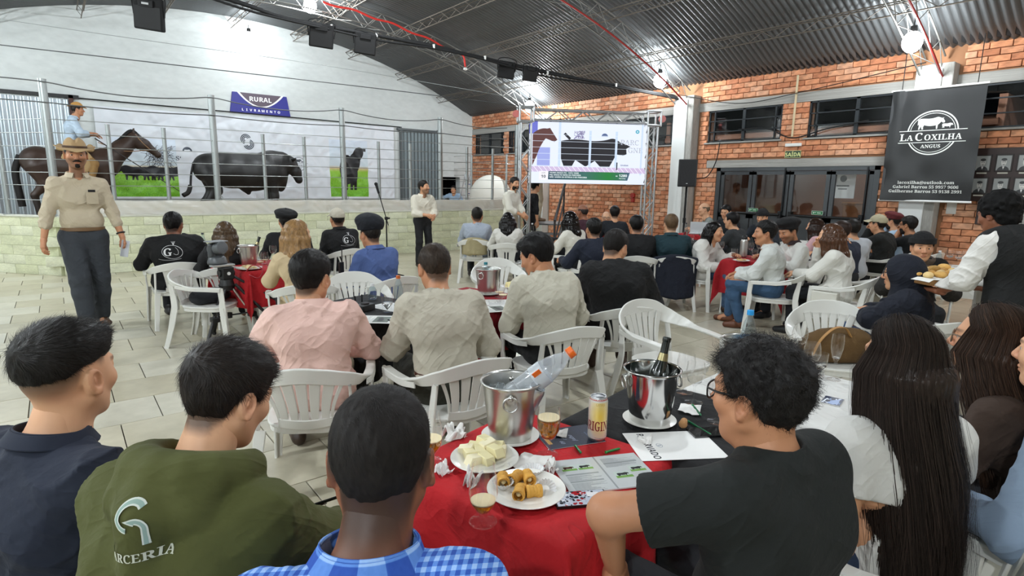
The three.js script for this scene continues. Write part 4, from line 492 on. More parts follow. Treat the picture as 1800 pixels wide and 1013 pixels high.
  // shirt collar: a band standing round the neck, open at the front
  if (o.collar) { const hd = head.clone().sub(neck).normalize(), c0 = neck.clone().addScaledVector(hd, .024), pts = [], n = 18, cr = nr + .009, ch = o.collarH ?? .042; const Xh = X, Fh = Fd; for (let i = 0; i <= n; i++) { const a = lerp(rad(28), rad(332), i / n), back = .5 - .5 * Math.cos(a); const rr_ = cr + .004; const p = c0.clone().addScaledVector(Xh, Math.sin(a) * rr_ * 1.04).addScaledVector(Fh, Math.cos(a) * rr_).addScaledVector(hd, (back - .55) * .03 + .002); const out = Xh.clone().multiplyScalar(Math.sin(a)).addScaledVector(Fh, Math.cos(a)); pts.push([[p.x, p.y, p.z], hd.clone().addScaledVector(out, .12).toArray(), ch]); pts[i][0] = p.toArray(); } const ou = pts.map(([p, d, w2], i) => { const a = lerp(rad(28), rad(332), i / n), out = Xh.clone().multiplyScalar(Math.sin(a)).addScaledVector(Fh, Math.cos(a)); const q = V(...p).addScaledVector(out, .011).addScaledVector(hd, .0); const front = Math.max(0, Math.cos(a)); return [q.toArray(), hd.clone().addScaledVector(out, -.42 - .5 * front).toArray(), w2 * (1.05 + .4 * front)]; }); part(g, 'collar', merge([sweep(pts, .005, { seg: 40 }), sweep(ou, .006, { seg: 40 })]), o.collarM || o.shirtM || clothM(o.collarHex ?? o.shirt)); }
  // ---- hair, in head axes
  const hm0 = (F, name, mtl, col) => { const q = F.mesh({ color: col }); q.applyMatrix4(hm); return part(g, name, q, mtl); };
  const hcv = (v) => (x, y, z) => { const n = 1 + v * noise3(x * 260, y * 60, z * 260) + v * .6 * noise3(x * 40, y * 30, z * 40); return [hc[0] * n, hc[1] * n, hc[2] * n]; };
  const cran = (F, t0, t1) => F.fn((x, y, z) => { const e = lerp(t0, t1, sstep(-.01, .11, y)), a = x / (.0765 + e), q = (y - .03) / (.094 + e), d = (z + .012) / (.0985 + e), k0 = Math.sqrt(a * a + q * q + d * d); const k1 = Math.sqrt((a / .085) ** 2 + (q / .1) ** 2 + (d / .105) ** 2); return k1 < 1e-6 ? -.08 : k0 * (k0 - 1) / k1; }, V(-.11, -.1, -.14), V(.11, .16, .13), .01);
  const kind = hair[0], vol = hair[3] ?? 1, rough = hair[4] ?? .5;
  if (['short', 'fade', 'buzz', 'curly', 'balding', 'top'].includes(kind)) {
    const Hh = new Field(L.hair); const t = o.hat ? [.004, .003] : { short: [.006, .02], fade: [.0035, .021], buzz: [.0035, .007], curly: [.015, .03], balding: [.004, .001], top: [.008, .024] }[kind]; cran(Hh, t[0] * vol, t[1] * vol); if (kind === 'fade' || kind === 'top') Hh.ell(V(0, .098, .052), V(.058, .022, .045), .02);
    const am = { short: .003, fade: .003, buzz: .0012, curly: .006, balding: .002, top: .004 }[kind] * (o.fuzz ? .6 : 1), fr = { short: 70, fade: 75, buzz: 150, curly: 62, balding: 90, top: 60 }[kind];
    if (L.hair < .01) Hh.disp((x, y, z) => am * (kind === 'curly' ? 1.2 * noise3(x * fr, y * fr, z * fr) + .5 * noise3(x * fr * 2.1, y * fr * 2.1, z * fr * 2.1) : noise3(x * fr * 1.5, y * fr * .6, z * fr * .8 + x * 20) + .5 * noise3(x * fr * 2.5, y * fr, z * fr * 1.4)));
    const kl = hair[2] || (kind === 'fade' ? 'fade' : 'short'); Hh.cut((x, y, z) => (hairline(kl, x, z) + .005 * noise3(x * 70, 3, z * 70) - y) * .8, .008); if (kind === 'balding') Hh.cut((x, y, z) => y - .06, .01); hm0(Hh, 'hair', hairM(rough), hcv(.35));
  }
  if (kind === 'long' || kind === 'bob' || kind === 'pony') { // hair falling from the crown down the back and sides
    const len = (hair[5] ?? .38), Hh = new Field(L.hair); cran(Hh, o.strands ? .002 : .008 * vol, o.strands ? .004 : .01 * vol); if (L.hair < .01) Hh.disp((x, y, z) => .0018 * noise3(Math.atan2(x, z) * 22, y * 9, 1)); Hh.cut((x, y, z) => (hairline('long', x, z) - y) * .8, .01); hm0(Hh, 'hair', hairM(rough), hcv(.35));
    const W2 = new Field(L.hair), inv = hq.clone().invert(), dn = V(0, -1, 0), back = V(0, 0, -1).applyQuaternion(hq); const N = o.lod === 0 ? 17 : 11, spr = hair[6] ?? 112; const tb = V(0, .12 * Math.sin(0), 0);
    for (let i = 0; i < N; i++) { const a = rad(lerp(-spr, spr, i / (N - 1))), sx = Math.sin(a), cz = -Math.cos(a); const p0 = toW(sx * .05, .085, cz * .062 - .02), p1 = toW(sx * .092 * vol, -.035, cz * .112 - .006), down = (t, out) => { const dr = o.hairDrift || [0, 0]; const q = p1.clone().addScaledVector(V(0, -1, 0), t * len).addScaledVector(u1, 0); const rel = V(sx, 0, cz).applyQuaternion(hq); rel.y = 0; return q.addScaledVector(rel, out).addScaledVector(u1, 0).add(V(dr[0] * t, 0, -(u1.z) * t * len * .9 + (o.hairBack ?? 0) * t + dr[1] * t)); }; const lf = len > .2 ? 1 - .18 * Math.abs(Math.sin(a * 3.7 + i)) : 1; const pts = [o.strands ? toW(sx * .07, .0, cz * .085 - .012) : p0, toW(sx * .08, o.strands ? -.01 : .03, cz * .098 - .012), p1, down(.3, .006), down(.65 * lf, .004), down(lf, -.012)]; W2.chain(pts, [o.strands ? .008 : .018, o.strands ? .016 : .022, .028 * vol, .03 * vol, .026 * vol, .011], .022); }
    function longStrands() { const rs = rng(5), pos = [], nor = [], col = [], idx = []; for (let i = 0; i < o.strands; i++) { const fly = i < o.strands * .06, a = rad(rr(-spr - 10, spr + 10, rs)), sx = Math.sin(a), cz = -Math.cos(a), k = rr(.72, 1.04, rs), rel = V(sx, 0, cz).applyQuaternion(hq), out = fly ? rr(.015, .045, rs) : rr(-.004, .012, rs), ph2 = rs() * 6, c = .5 + 1.5 * rs() * rs(), b0 = pos.length / 3, sg = 14, wd = (fly ? .0009 : .0021); rel.y *= .3; rel.normalize();
        const ctl = [], zp = lerp(-.065, .078, Math.min(1, Math.abs(a) / rad(spr)) ** .8) + rr(-.012, .012, rs), d0 = V((a < 0 ? -1 : 1) * .05 * rs(), 1, zp / .1).normalize(), d1 = V(sx, .12, cz).normalize(), ex = .011 + .3 * Math.max(out, 0); for (const t of [0, .3, .6, .9]) { const d = d0.clone().lerp(d1, t).normalize(); ctl.push(toW(d.x * (.0765 + ex), .03 + d.y * (.094 + ex), -.012 + d.z * (.0985 + ex))); } for (let j = 0; j <= 4; j++) { const t = j / 4; const q = toW(sx * .092 * vol, -.035, cz * .112 - .006); q.y -= t * len * k; q.addScaledVector(rel, .024 + .01 * Math.sin(t * PI) + out * (.4 + t) - .012 * t * t); q.z += -(u1.z) * t * len * .9 + (o.hairBack ?? 0) * t; if (o.hairDrift) { q.x += o.hairDrift[0] * t; q.z += o.hairDrift[1] * t; } q.x += .014 * Math.sin(t * 5 + ph2 * .4) + .006 * Math.sin(t * 11 + ph2); q.z += .01 * Math.sin(t * 6 + ph2 * .5); ctl.push(q); } const cv = new THREE.CatmullRomCurve3(ctl); for (let j = 0; j <= sg; j++) { const t = j / sg, q = cv.getPoint(t), T2 = cv.getTangent(t), n2 = rel.clone().addScaledVector(V(0, 1, 0), t < .25 ? 1 - t * 4 : 0).normalize(), sd = T2.clone().cross(n2).normalize(), w3 = wd * (t > .8 ? (1 - t) * 5 : 1) * .5 + .0001; for (const e of [-1, 1]) { pos.push(q.x + sd.x * w3 * e, q.y + sd.y * w3 * e, q.z + sd.z * w3 * e); const m = n2.clone().addScaledVector(sd, e * .7).normalize(); nor.push(m.x, m.y, m.z); col.push(hc[0] * c, hc[1] * c, hc[2] * c); } if (j < sg) { const i2 = b0 + 2 * j; idx.push(i2, i2 + 1, i2 + 2, i2 + 1, i2 + 3, i2 + 2); } } }
      const G = new THREE.BufferGeometry(); G.setAttribute('position', new THREE.Float32BufferAttribute(pos, 3)); G.setAttribute('normal', new THREE.Float32BufferAttribute(nor, 3)); G.setAttribute('color', new THREE.Float32BufferAttribute(col, 3)); G.setIndex(idx); part(g, 'hair_strands', G, hairM('s')).userData.kind = 'stuff'; }
    const fr2 = o.lod === 0 ? 95 : 60; if (L.hair < .01) W2.disp((x, y, z) => (o.strands ? .4 : 1) * .0055 * noise3(x * fr2, y * 7, z * fr2) + .003 * noise3(x * fr2 * 2, y * 12, z * fr2 * 2)); const gw = W2.mesh({ color: hcv(.4) }); part(g, 'hair_length', gw, hairM(rough));
    if (o.strands) { longStrands(); }
  }
  if (kind === 'afro') { const A = new Field(L.hair); A.ell(V(0, .055, -.03), V(.115, .112, .12), .02); A.ell(V(0, -.02, -.05), V(.1, .08, .085), .02); A.disp((x, y, z) => .011 * noise3(x * 42, y * 42, z * 42)); A.cut((x, y, z) => (hairline('short', x, z) - .02 - y) * .8, .01); hm0(A, 'hair', hairM(.8), hcv(.3)); }
  if (o.beardM) { const B = new Field(L.head); B.ell(V(0, -.05, .03), V(.067, .066, .068), .01); B.cap(V(-.04, -.09, .03), V(.04, -.09, .03), .03, .03, .02); B.cut((x, y, z) => y + .028 + (z > .06 ? .016 : 0) - .25 * Math.abs(x) * 0, .006); B.cut((x, y, z) => -z - .005, .006); B.ell(V(0, -.0625, .1), V(.024, .011, .03), .004, 1); B.disp((x, y, z) => .0025 * noise3(x * 150, y * 90, z * 150)); hm0(B, 'beard', hairM(.7), () => lin(o.beardM)); }
  if (o.goatee) { const B = new Field(Math.min(L.head, .005)); B.ell(V(0, -.09, .066), V(.026, .022, .022), .01); B.ell(V(0, -.076, .083), V(.012, .007, .008), .006); B.disp((x, y, z) => .002 * noise3(x * 150, y * 90, z * 150)); hm0(B, 'beard', hairM(.7), () => lin(o.goatee)); }
  if (o.moustache) { const B = new Field(Math.min(L.head, .005)); for (const sg of [-1, 1]) B.cap(V(sg * .004, -.0455, .098), V(sg * .029, -.053, .086), .0075, .0045, .005); hm0(B, 'moustache', hairM(.7), () => lin(o.moustache)); }
  if (o.fuzz) { // single hairs over the hair surface: short ribbons that follow the growth away from the crown
    const [n, len, wdt, lift, curl] = o.fuzz, hp2 = g.children.filter((c) => c.name === 'hair' || (c.name === 'hair_length')), rs = rng(41); const src = hp2[0].geometry, P = src.attributes.position, N = src.attributes.normal, I = src.index, nt = I.count / 3, area = new Float32Array(nt); let tot = 0; const A = V(0, 0, 0), B = V(0, 0, 0), C = V(0, 0, 0); for (let i = 0; i < nt; i++) { A.fromBufferAttribute(P, I.getX(3 * i)); B.fromBufferAttribute(P, I.getX(3 * i + 1)); C.fromBufferAttribute(P, I.getX(3 * i + 2)); tot += B.clone().sub(A).cross(C.clone().sub(A)).length(); area[i] = tot; }
    const pos = [], nor = [], col = [], idx = [], crown = toW(.01, .125, -.05), iq = hq.clone().invert();
    for (let k = 0; k < n; k++) { const tgt = rs() * tot; let lo = 0, hi = nt - 1; while (lo < hi) { const m = (lo + hi) >> 1; area[m] < tgt ? lo = m + 1 : hi = m; } A.fromBufferAttribute(P, I.getX(3 * lo)); B.fromBufferAttribute(P, I.getX(3 * lo + 1)); C.fromBufferAttribute(P, I.getX(3 * lo + 2)); let u = rs(), v = rs(); if (u + v > 1) { u = 1 - u; v = 1 - v; } const p = A.clone().addScaledVector(B.clone().sub(A), u).addScaledVector(C.clone().sub(A), v), nn = V(N.getX(I.getX(3 * lo)), N.getY(I.getX(3 * lo)), N.getZ(I.getX(3 * lo)));
      const lp = p.clone().sub(head).applyQuaternion(iq).divideScalar(hs); let fl = p.clone().sub(crown); const sw2 = noise3(lp.x * 24, lp.y * 24, lp.z * 24); fl.applyAxisAngle(nn, .5 + .9 * sw2); if (o.fuzzDir) fl.add(V(...o.fuzzDir).applyQuaternion(hq).multiplyScalar(.12 * sstep(.05, .1, lp.y))); fl.addScaledVector(nn, -fl.dot(nn)).normalize(); const L2 = len * (.6 + .8 * rs()) * (kind === 'fade' ? lerp(.2, 1, sstep(hairline('fade', lp.x, lp.z) - .01, hairline('fade', lp.x, lp.z) + .045, lp.y)) : lp.y < .02 ? .55 : 1), wd = fl.clone().cross(nn).normalize(); fl.addScaledVector(wd, rr(-.35, .35, rs)).normalize(); const b0 = pos.length / 3, c = .55 + 1.2 * rs() * rs(), sg = 3; for (let j = 0; j <= sg; j++) { const t = j / sg, w3 = wdt * (1 - t * .85) * .5; const q = p.clone().addScaledVector(nn, -.001).addScaledVector(fl, L2 * t).addScaledVector(nn, lift * L2 * (t - .55 * t * t) + (curl || 0) * Math.sin(t * 5 + k) * L2).addScaledVector(wd, (curl || 0) * Math.cos(t * 5 + k * 1.7) * L2); const n3 = nn.clone().addScaledVector(fl, -.25); n3.normalize(); for (const e of [-1, 1]) { pos.push(q.x + wd.x * w3 * e, q.y + wd.y * w3 * e, q.z + wd.z * w3 * e); const m = n3.clone().addScaledVector(wd, e * .5).normalize(); nor.push(m.x, m.y, m.z); col.push(hc[0] * c, hc[1] * c, hc[2] * c); } if (j < sg) { const i2 = b0 + 2 * j; idx.push(i2, i2 + 1, i2 + 2, i2 + 1, i2 + 3, i2 + 2); } } }
    const G = new THREE.BufferGeometry(); G.setAttribute('position', new THREE.Float32BufferAttribute(pos, 3)); G.setAttribute('normal', new THREE.Float32BufferAttribute(nor, 3)); G.setAttribute('color', new THREE.Float32BufferAttribute(col, 3)); G.setIndex(idx); const m = part(g, 'hair_strands', G, hairM('s')); m.userData.kind = 'stuff'; }
  // ---- hats and glasses
  const hatPart = (name, geo, m) => { geo.applyMatrix4(hm); return part(g, name, geo, m); };
  if (o.hat) { const [hk, hx, hx2] = o.hat, M = clothM(hx);
    if (hk === 'beret') { const B = new Field(L.hair); const e = new THREE.Quaternion().setFromEuler(new THREE.Euler(-.2, 0, .12)); B.ell(V(0, .1 + .02 * ((hx2 ?? 1) - 1), -.015), V(.128, .05 * (hx2 ?? 1), .135), .03, 0, e); B.cap(V(-.05, .062, -.01), V(.05, .062, -.01), .066, .066, .03); B.ell(V(0, .055, -.012), V(.089, .03, .108), .02); B.disp((x, y, z) => .004 * noise3(x * 22, y * 22, z * 22)); B.cut((x, y, z) => .044 + z * .12 - y, .006); hm0(B, 'beret', M); hatPart('beret_stalk', cyl(.004, .005, .014, 0, .155, -.02, 8), M); }
    if (hk === 'cap') { const B = new Field(Math.min(L.hair, .008)); B.ell(V(0, .045, -.012), V(.09, .1, .112), .01); B.disp((x, y, z) => .0015 * noise3(x * 40, y * 40, z * 40)); B.cut((x, y, z) => .038 + (z < -.05 ? -.012 : 0) - y, .006); const bm = hm0(B, 'cap', M); const br = []; for (let i = 0; i <= 8; i++) { const t = i / 8; br.push(t); } const vis = sheet((u, v) => { const a = lerp(-1.15, 1.15, u), ro = lerp(.0, .075, v) * Math.pow(Math.cos(a * .95), .6); return [Math.sin(a) * (.088 + ro * .25), .05 - v * .018 * 1 - .012 * Math.sin(Math.abs(a)) * v + .014 * Math.cos(a), -.012 + Math.cos(a) * .107 + ro]; }, 16, 5, .005); hatPart('visor', vis, hx2 ? clothM(hx2) : M); hatPart('button', new THREE.SphereGeometry(.008, 8, 6).translate(0, .146, -.012), M); }
    if (hk === 'beanie') { const B = new Field(Math.min(L.hair, .009)); B.ell(V(0, .05, -.012), V(.094, .105, .115), .01); B.disp((x, y, z) => .0022 * Math.sin(Math.atan2(x, z) * 46)); B.cut((x, y, z) => .05 - y - (z < 0 ? .04 : 0), .006); hm0(B, 'beanie', M); const pts = []; for (let i = 0; i < 24; i++) { const a = i / 24 * 2 * PI; pts.push([[Math.sin(a) * .097, .068 - (Math.cos(a) < 0 ? .03 * -Math.cos(a) : 0), Math.cos(a) * .118 - .012], [0, 1, 0], .05]); } hatPart('turn_up', sweep(pts, .014, { closed: true, seg: 60 }), M); }
    if (hk === 'brim') { const B = new Field(Math.min(L.hair, .008)); B.ell(V(0, .06, -.01), V(.088, .085 + (hx2 ?? 0), .106), .01); B.cut((x, y, z) => y - .134 - (hx2 ?? 0) * .5 - .012 * Math.cos(z * 26) + .3 * Math.exp(-x * x * 2500) * .08, .01); B.cut((x, y, z) => .058 - y, .004); hm0(B, 'crown', M); hatPart('brim', sheet((u, v) => { const a = u * 2 * PI, ro = lerp(.0, .062, v); return [Math.sin(a) * (.088 + ro * 1.0), .063 + .03 * v * v * Math.abs(Math.sin(a)) - .022 * v * Math.max(0, Math.cos(a)) - .01 * v * v, Math.cos(a) * (.106 + ro * .95) - .01]; }, 40, 5, -.004), M); const pts = []; for (let i = 0; i < 24; i++) { const a = i / 24 * 2 * PI; pts.push([[Math.sin(a) * .0895, .073, Math.cos(a) * .1075 - .01], [0, 1, 0], .02]); } hatPart('hat_band', sweep(pts, .004, { closed: true, seg: 48 }), leatherM(0x4a3320)); }
    if (hk === 'hood') { const B = new Field(L.hair); B.ell(V(0, .025, -.02), V(.108, .125, .13), .02); B.cap(V(0, -.05, -.05), V(0, -.15, -.06), .1, .12, .05); B.ell(V(0, -.015, .1), V(.062, .1, .09), .02, 1); B.disp((x, y, z) => .005 * noise3(x * 18, y * 18, z * 18)); hm0(B, 'hood', M); }
  }
  if (o.glasses) { const fr = []; for (const sg of [-1, 1]) { const pts = []; for (let i = 0; i < 20; i++) { const a = i / 20 * 2 * PI; const x = Math.sign(Math.cos(a)) * Math.abs(Math.cos(a)) ** .6 * .027, y = Math.sign(Math.sin(a)) * Math.abs(Math.sin(a)) ** .7 * .02; pts.push(V(sg * .034 + x, .002 + y, .104 - Math.abs(sg * .034 + x) * .16)); } fr.push(new THREE.TubeGeometry(new THREE.CatmullRomCurve3(pts, true), 40, .0024, 6, true)); fr.push(tube([V(sg * .061, .012, .094), V(sg * .074, .012, .06), V(sg * .08, .014, .0), V(sg * .08, .0, -.022)], .0028, 20, 6)); const ln = hatPart('lens', new THREE.CircleGeometry(.0245, 24).scale(1.05, .8, 1).rotateY(sg * .16).translate(sg * .034, .002, .0985), lensM); } fr.push(tube([V(-.008, .008, .103), V(0, .012, .106), V(.008, .008, .103)], .0026, 8, 6)); const gf = merge(fr); hatPart('glasses_frame', gf, o.glasses === 1 ? frameM : std(o.glasses, .3)); }
  const api = { g, th, pelvis, neck, head, chest, waist, sh, el, ha, kn, an, toW, S, u1, X, Fd, hq, hs, s, w, o };
  if (o.id) PEOPLE[o.id] = api; return api;
}
// a printed or stitched patch that follows the back of a garment: centre (lx, ly) local, seen from behind
function backPatch(api, lx, ly, w, h, tex, name, label, sideDir = -1) {
  const n = 26, F = api.S, P = (u, v) => { const x = lx + (u - .5) * w, y = ly + (v - .5) * h; let z = sideDir * .5; const step = -sideDir; let p = V(x, y, z); for (let i = 0; i < 60; i++) { const d = F.at(p); if (d < .0006) break; p.z += step * Math.max(Math.min(d, .05) * .7, .0005); } p.z += sideDir * .0022; return [p.x, p.y, p.z]; };
  const g = sheet((u, v) => P(sideDir < 0 ? 1 - u : u, v), n, n, 0); return part(api.g, name, g, std(0xffffff, .8, { map: tex, transparent: true, alphaTest: .4, side: THREE.DoubleSide }), label);
}
// ================================================================== CHAIRS AND TABLES
// white plastic armchair facing +z; kind 0: fan back with four slots, kind 1: closed back with two slots, kind 2: tub back with five slits
function makeChair(kind, label, pos, turn, group) {
  const t = thing('plastic_armchair', label, 'chair', pos, turn, group), M = plastic, sy = .385;
  // seat
  const so = []; for (let i = 0; i < 40; i++) { const a = i / 40 * 2 * PI, e = .55; const x = Math.sign(Math.cos(a)) * Math.abs(Math.cos(a)) ** e, z = Math.sign(Math.sin(a)) * Math.abs(Math.sin(a)) ** e; so.push([x * lerp(.2, .245, (z + 1) / 2), -(.03 + z * .215)]); }
  const s1 = extrude(so, .008, .005).rotateX(-PI / 2).translate(0, sy - .012, 0), s2 = extrude(so.map(([x, y]) => [x * .97, y * .97 - .001]), .03, .003).rotateX(-PI / 2).translate(0, sy - .045, 0); part(t, 'seat', [s1, s2], M);
  // top rail running into both arms
  const hT = kind === 2 ? .69 : .665, rail = []; const half = [[.262, .565, .245], [.275, .572, .12], [.277, .578, -.02], [.262, .6, -.15], [.205, .632, -.235], [.11, hT - .012, -.272], [0, hT, -.285]];
  const dirs = [[1, 0, 0], [1, .02, 0], [1, .1, 0], [.7, .9, .1], [.25, 1, -.1], [.05, 1, -.16], [0, 1, -.18]], ws = kind === 2 ? [.055, .055, .06, .08, .11, .13, .135] : [.05, .05, .052, .058, .07, .078, .08];
  half.forEach((p, i) => rail.push([p, dirs[i], ws[i]])); for (let i = 5; i >= 0; i--) rail.push([[-half[i][0], half[i][1], half[i][2]], [-dirs[i][0], dirs[i][1], dirs[i][2]], ws[i]]);
  // keep the wide direction continuous over the back
  for (let i = 7; i < rail.length; i++) rail[i][1] = [-rail[i][1][0], rail[i][1][1], rail[i][1][2]].map((v, k) => k === 0 ? -v : v); for (let i = 0; i < rail.length; i++) { const d = V(...rail[i][1]); if (i > 6) d.x = -Math.abs(d.x); else d.x = Math.abs(d.x); rail[i][1] = d.toArray(); }
  const bk = part(t, 'backrest', sweep(rail.slice(2, 11), .016, { seg: 60, r: .006 }), M);
  for (const sg of [0, 1]) { const a = rail.slice(0, 4).map(([p, d, w]) => [[sg ? -p[0] : p[0], p[1], p[2]], [sg ? -d[0] : d[0], d[1], d[2]], w]); part(t, 'armrest', [sweep(a, .016, { seg: 18, r: .006 }), sweep(a.map(([p, d, w]) => [[p[0] + (sg ? -1 : 1) * w * .44, p[1] - .014, p[2]], [0, 1, 0], .03]), .006, { seg: 18 })], M); }
  // back panel
  const yb = sy + .035, top = hT - .03, bz = (y) => lerp(-.2, -.278, clamp((y - sy) / (hT - sy)));
  const wt = kind === 1 ? .30 : kind === 2 ? .36 : .33, wb = kind === 1 ? .24 : .235, curve = (x) => .085 * (x / .2) ** 2 * .5;
  const strip = (x0, x1, w0, w1, y0 = yb, y1 = top) => { const pts = []; for (let i = 0; i <= 4; i++) { const u = i / 4, y = lerp(y0, y1, u), x = lerp(x0, x1, u ** 1.5); pts.push([[x, y, bz(y) + curve(x)], [1, 0, x * .45], lerp(w0, w1, u)]); } return sweep(pts, .011, { seg: 10, r: .004 }); };
  if (kind === 1) { for (const sg of [-1, 1]) part(bk, 'slat', strip(sg * .075, sg * .098, .086, .115), M); part(bk, 'slat', strip(0, 0, .022, .026), M); part(bk, 'slat', [strip(0, 0, .16, .16, top - .06, top + .01)], M); }
  else { const n = kind === 2 ? 6 : 5; for (let i = 0; i < n; i++) { const u = (i + .5) / n - .5; part(bk, 'slat', strip(u * wb, u * wt, wb / n - .011, wt / n - .012), M); } if (kind === 0) for (const sg of [-1, 1]) part(bk, 'panel_rim', strip(sg * (wb / 2 + .004), sg * (wt / 2 + .03), .014, .02), M); }
  const low = []; for (let i = 0; i <= 6; i++) { const x = lerp(-wb / 2 - .008, wb / 2 + .008, i / 6); low.push([[x, yb - .012 - .012 * Math.cos(x * 11), bz(yb) + curve(x)], [0, 1, -.2], .05]); } part(bk, 'lower_rail', sweep(low, .012, { seg: 14, r: .004 }), M);
  // legs: front ones rise into the arms
  for (const sg of [-1, 1]) {
    part(t, 'leg', [sweep([[[sg * .268, .57, .243], [0, .1, 1], .052], [[sg * .266, .45, .252], [0, 0, 1], .05], [[sg * .262, .38, .25], [0, 0, 1], .06], [[sg * .272, .15, .268], [0, 0, 1], .048], [[sg * .28, .0, .28], [0, 0, 1], .04]], .016, { seg: 18, r: .006 }), sweep([[[sg * .245, .385, .262], [1, 0, 0], .052], [[sg * .262, .15, .288], [1, 0, 0], .042], [[sg * .272, .0, .298], [1, 0, 0], .034]], .012, { seg: 8, r: .004 })], M);
    part(t, 'leg', [sweep([[[sg * .215, .6, -.225], [.2, 0, 1], .04], [[sg * .222, .42, -.2], [0, 0, 1], .056], [[sg * .232, .3, -.21], [0, 0, 1], .055], [[sg * .25, .12, -.25], [0, 0, 1], .046], [[sg * .262, 0, -.285], [0, 0, 1], .04]], .014, { seg: 18, r: .006 }), sweep([[[sg * .205, .38, -.222], [1, 0, 0], .055], [[sg * .232, .15, -.262], [1, 0, 0], .044], [[sg * .246, 0, -.302], [1, 0, 0], .036]], .012, { seg: 8, r: .004 })], M);
  }
  for (const c of t.children) c.userData.k = 1; return t;
}
const chairProto = {};
function chair(kind, label, pos, turn, group) { if (!chairProto[kind]) return chairProto[kind] = makeChair(kind, label, pos, turn, group); return copyOf(chairProto[kind], label, pos, turn, group); }
function chairUnder(p, kind, label, dz = -.03, dt = 0) { const a = p.th + dt, o = V(p.pelvis.x, 0, p.pelvis.z + dz).applyAxisAngle(V(0, 1, 0), p.th).add(p.g.position); return chair(kind, label, V(o.x, 0, o.z), a); }
// square table: top and four legs; a cloth over it hangs in folds and comes to points at the corners
const TH = .68;
const tableM = plastic; let tableProto = null;
function table(label, c, turn, half = .33) { let t; if (!tableProto) { t = tableProto = thing('plastic_table', label, 'table', V(c[0], 0, c[1]), turn); part(t, 'tabletop', [rbox(.66, .02, .66, .008, 0, TH - .022, 0), rbox(.6, .04, .6, .008, 0, TH - .05, 0)], tableM); for (const a of [-1, 1]) for (const b of [-1, 1]) part(t, 'leg', sweep([[[a * .27, TH - .04, b * .27], [1, 0, 0], .06], [[a * .3, .3, b * .3], [1, 0, 0], .05], [[a * .315, 0, b * .315], [1, 0, 0], .04]], .03, { seg: 8 }), tableM); } else t = copyOf(tableProto, label, V(c[0], 0, c[1]), turn); t.scale.set(half / .33, 1, half / .33); return t; }
function drape(label, hex, c, turn, half, over, y = TH, seed = 1, colorWord) {
  const N = 64, B = half + over, r = rng(seed), ph = [r() * 6, r() * 6, r() * 6, r() * 6], rc = .02;
  const f = (u, v) => { const s = lerp(-B, B, u), t = lerp(-B, B, v), as = Math.abs(s), at = Math.abs(t), os = Math.max(0, as - half), ot = Math.max(0, at - half); let x = clamp(s, -half, half), z = clamp(t, -half, half), d = Math.hypot(os, ot), yy = y; if (d > 0) { const nx = os / d * Math.sign(s), nz = ot / d * Math.sign(t); const al = ot > 0 && os > 0 ? Math.atan2(ot, os) : os > 0 ? 0 : PI / 2; const along = os > 0 && ot === 0 ? z : x; const fold = Math.min(1, d / .2); const corner = Math.sin(2 * al); const wave = .018 * Math.sin(along * 17 + ph[0] + (s > 0 ? 2 : 0)) + .012 * Math.sin(along * 31 + ph[1]) + corner * .03 * Math.sin(al * 6 + ph[2]); const out = .012 * Math.min(1, d / .03) + fold * (.02 + wave + corner * .045) + d * .05; x += nx * out; z += nz * out; yy = y - Math.max(0, d - .008) - .004 * Math.min(1, d / .01); } else { yy = y + .0008 * noise3(x * 9 + seed, 1, z * 9); } yy = Math.max(yy, .006 + .01 * r.length * 0); return [x, yy, z]; };
  const g = sheet((u, v) => f(v, u), N, N, 0, (u, v) => [u * 16, v * 16]); const m = lone('tablecloth', label, 'tablecloth', g, cloth(hex, { side: THREE.DoubleSide }), V(c[0], 0, c[1]), turn); return m;
}
// ================================================================== WHO IS THERE
// ---- front row
const checkTex = dataTex(128, 128, (u, v, i, j) => { const a = (i % 64) < 32 ? 1 : 0, b = (j % 64) < 32 ? 1 : 0, k = a + b, n = 8 * tnoise(u, v, 32, 4, 2); return [[150, 184, 232], [86, 132, 208], [36, 78, 168]][k].map((c) => c + n); });
const checkM = new THREE.MeshStandardMaterial({ map: checkTex, roughness: .85, bumpMap: weaveBump, bumpScale: .0005 }); checkTex.repeat.set(2.6, 2.6);
const P1 = person({ id: 'p1', label: 'young man with a dark fade haircut in a navy shirt at the left edge', top: [112, 578], d: 1.36, phi: 60, hy: 12, legs: { L: [[.12, .5, .56], [.12, .085, .5]], R: [[-.14, .5, .5], [-.14, .085, .44]] }, fuzz: [7000, .026, .0009, .5], fuzzDir: [0, 0, 1], hp: 0, lod: 0, skin: 'fair', hair: ['fade', 0x191512, 'fade', 1.15], shirt: 0x1b2233, collar: true, collarH: .035, loose: .018, w: 1.06, lean: 4, bow: 8, arms: { L: [.12, .6, .5], R: [-.13, .6, .44] }, pants: 0x14161c, shoes: 0x1a1512, sleeve: 'long', hs: 1.02 });
const P2 = person({ id: 'p2', label: 'young man in an olive green hooded sweatshirt bending over his phone', top: [396, 618], d: 1.22, hs: .93, phi: 40, hy: -14, fuzz: [7000, .024, .0009, .55], fuzzDir: [0, 0, 1], hp: 22, lod: 0, skin: 'fair', hair: ['short', 0x211a16, 'short', 1.25], shirt: 0x4a4d22, upper: 'hoodie', hood: 1, loose: .024, w: 1.0, lean: 8, bow: 14, fold: .009, legs: { L: [[.12, .5, .5], [.12, .085, .46]], R: [[-.13, .5, .52], [-.13, .085, .48]] }, arms: { L: [.04, .6, .46], R: [-.09, .61, .46] }, hands: { L: { curl: .8 }, R: { curl: .8 } }, pants: 0x3f5168, shoes: 0x2b211a });
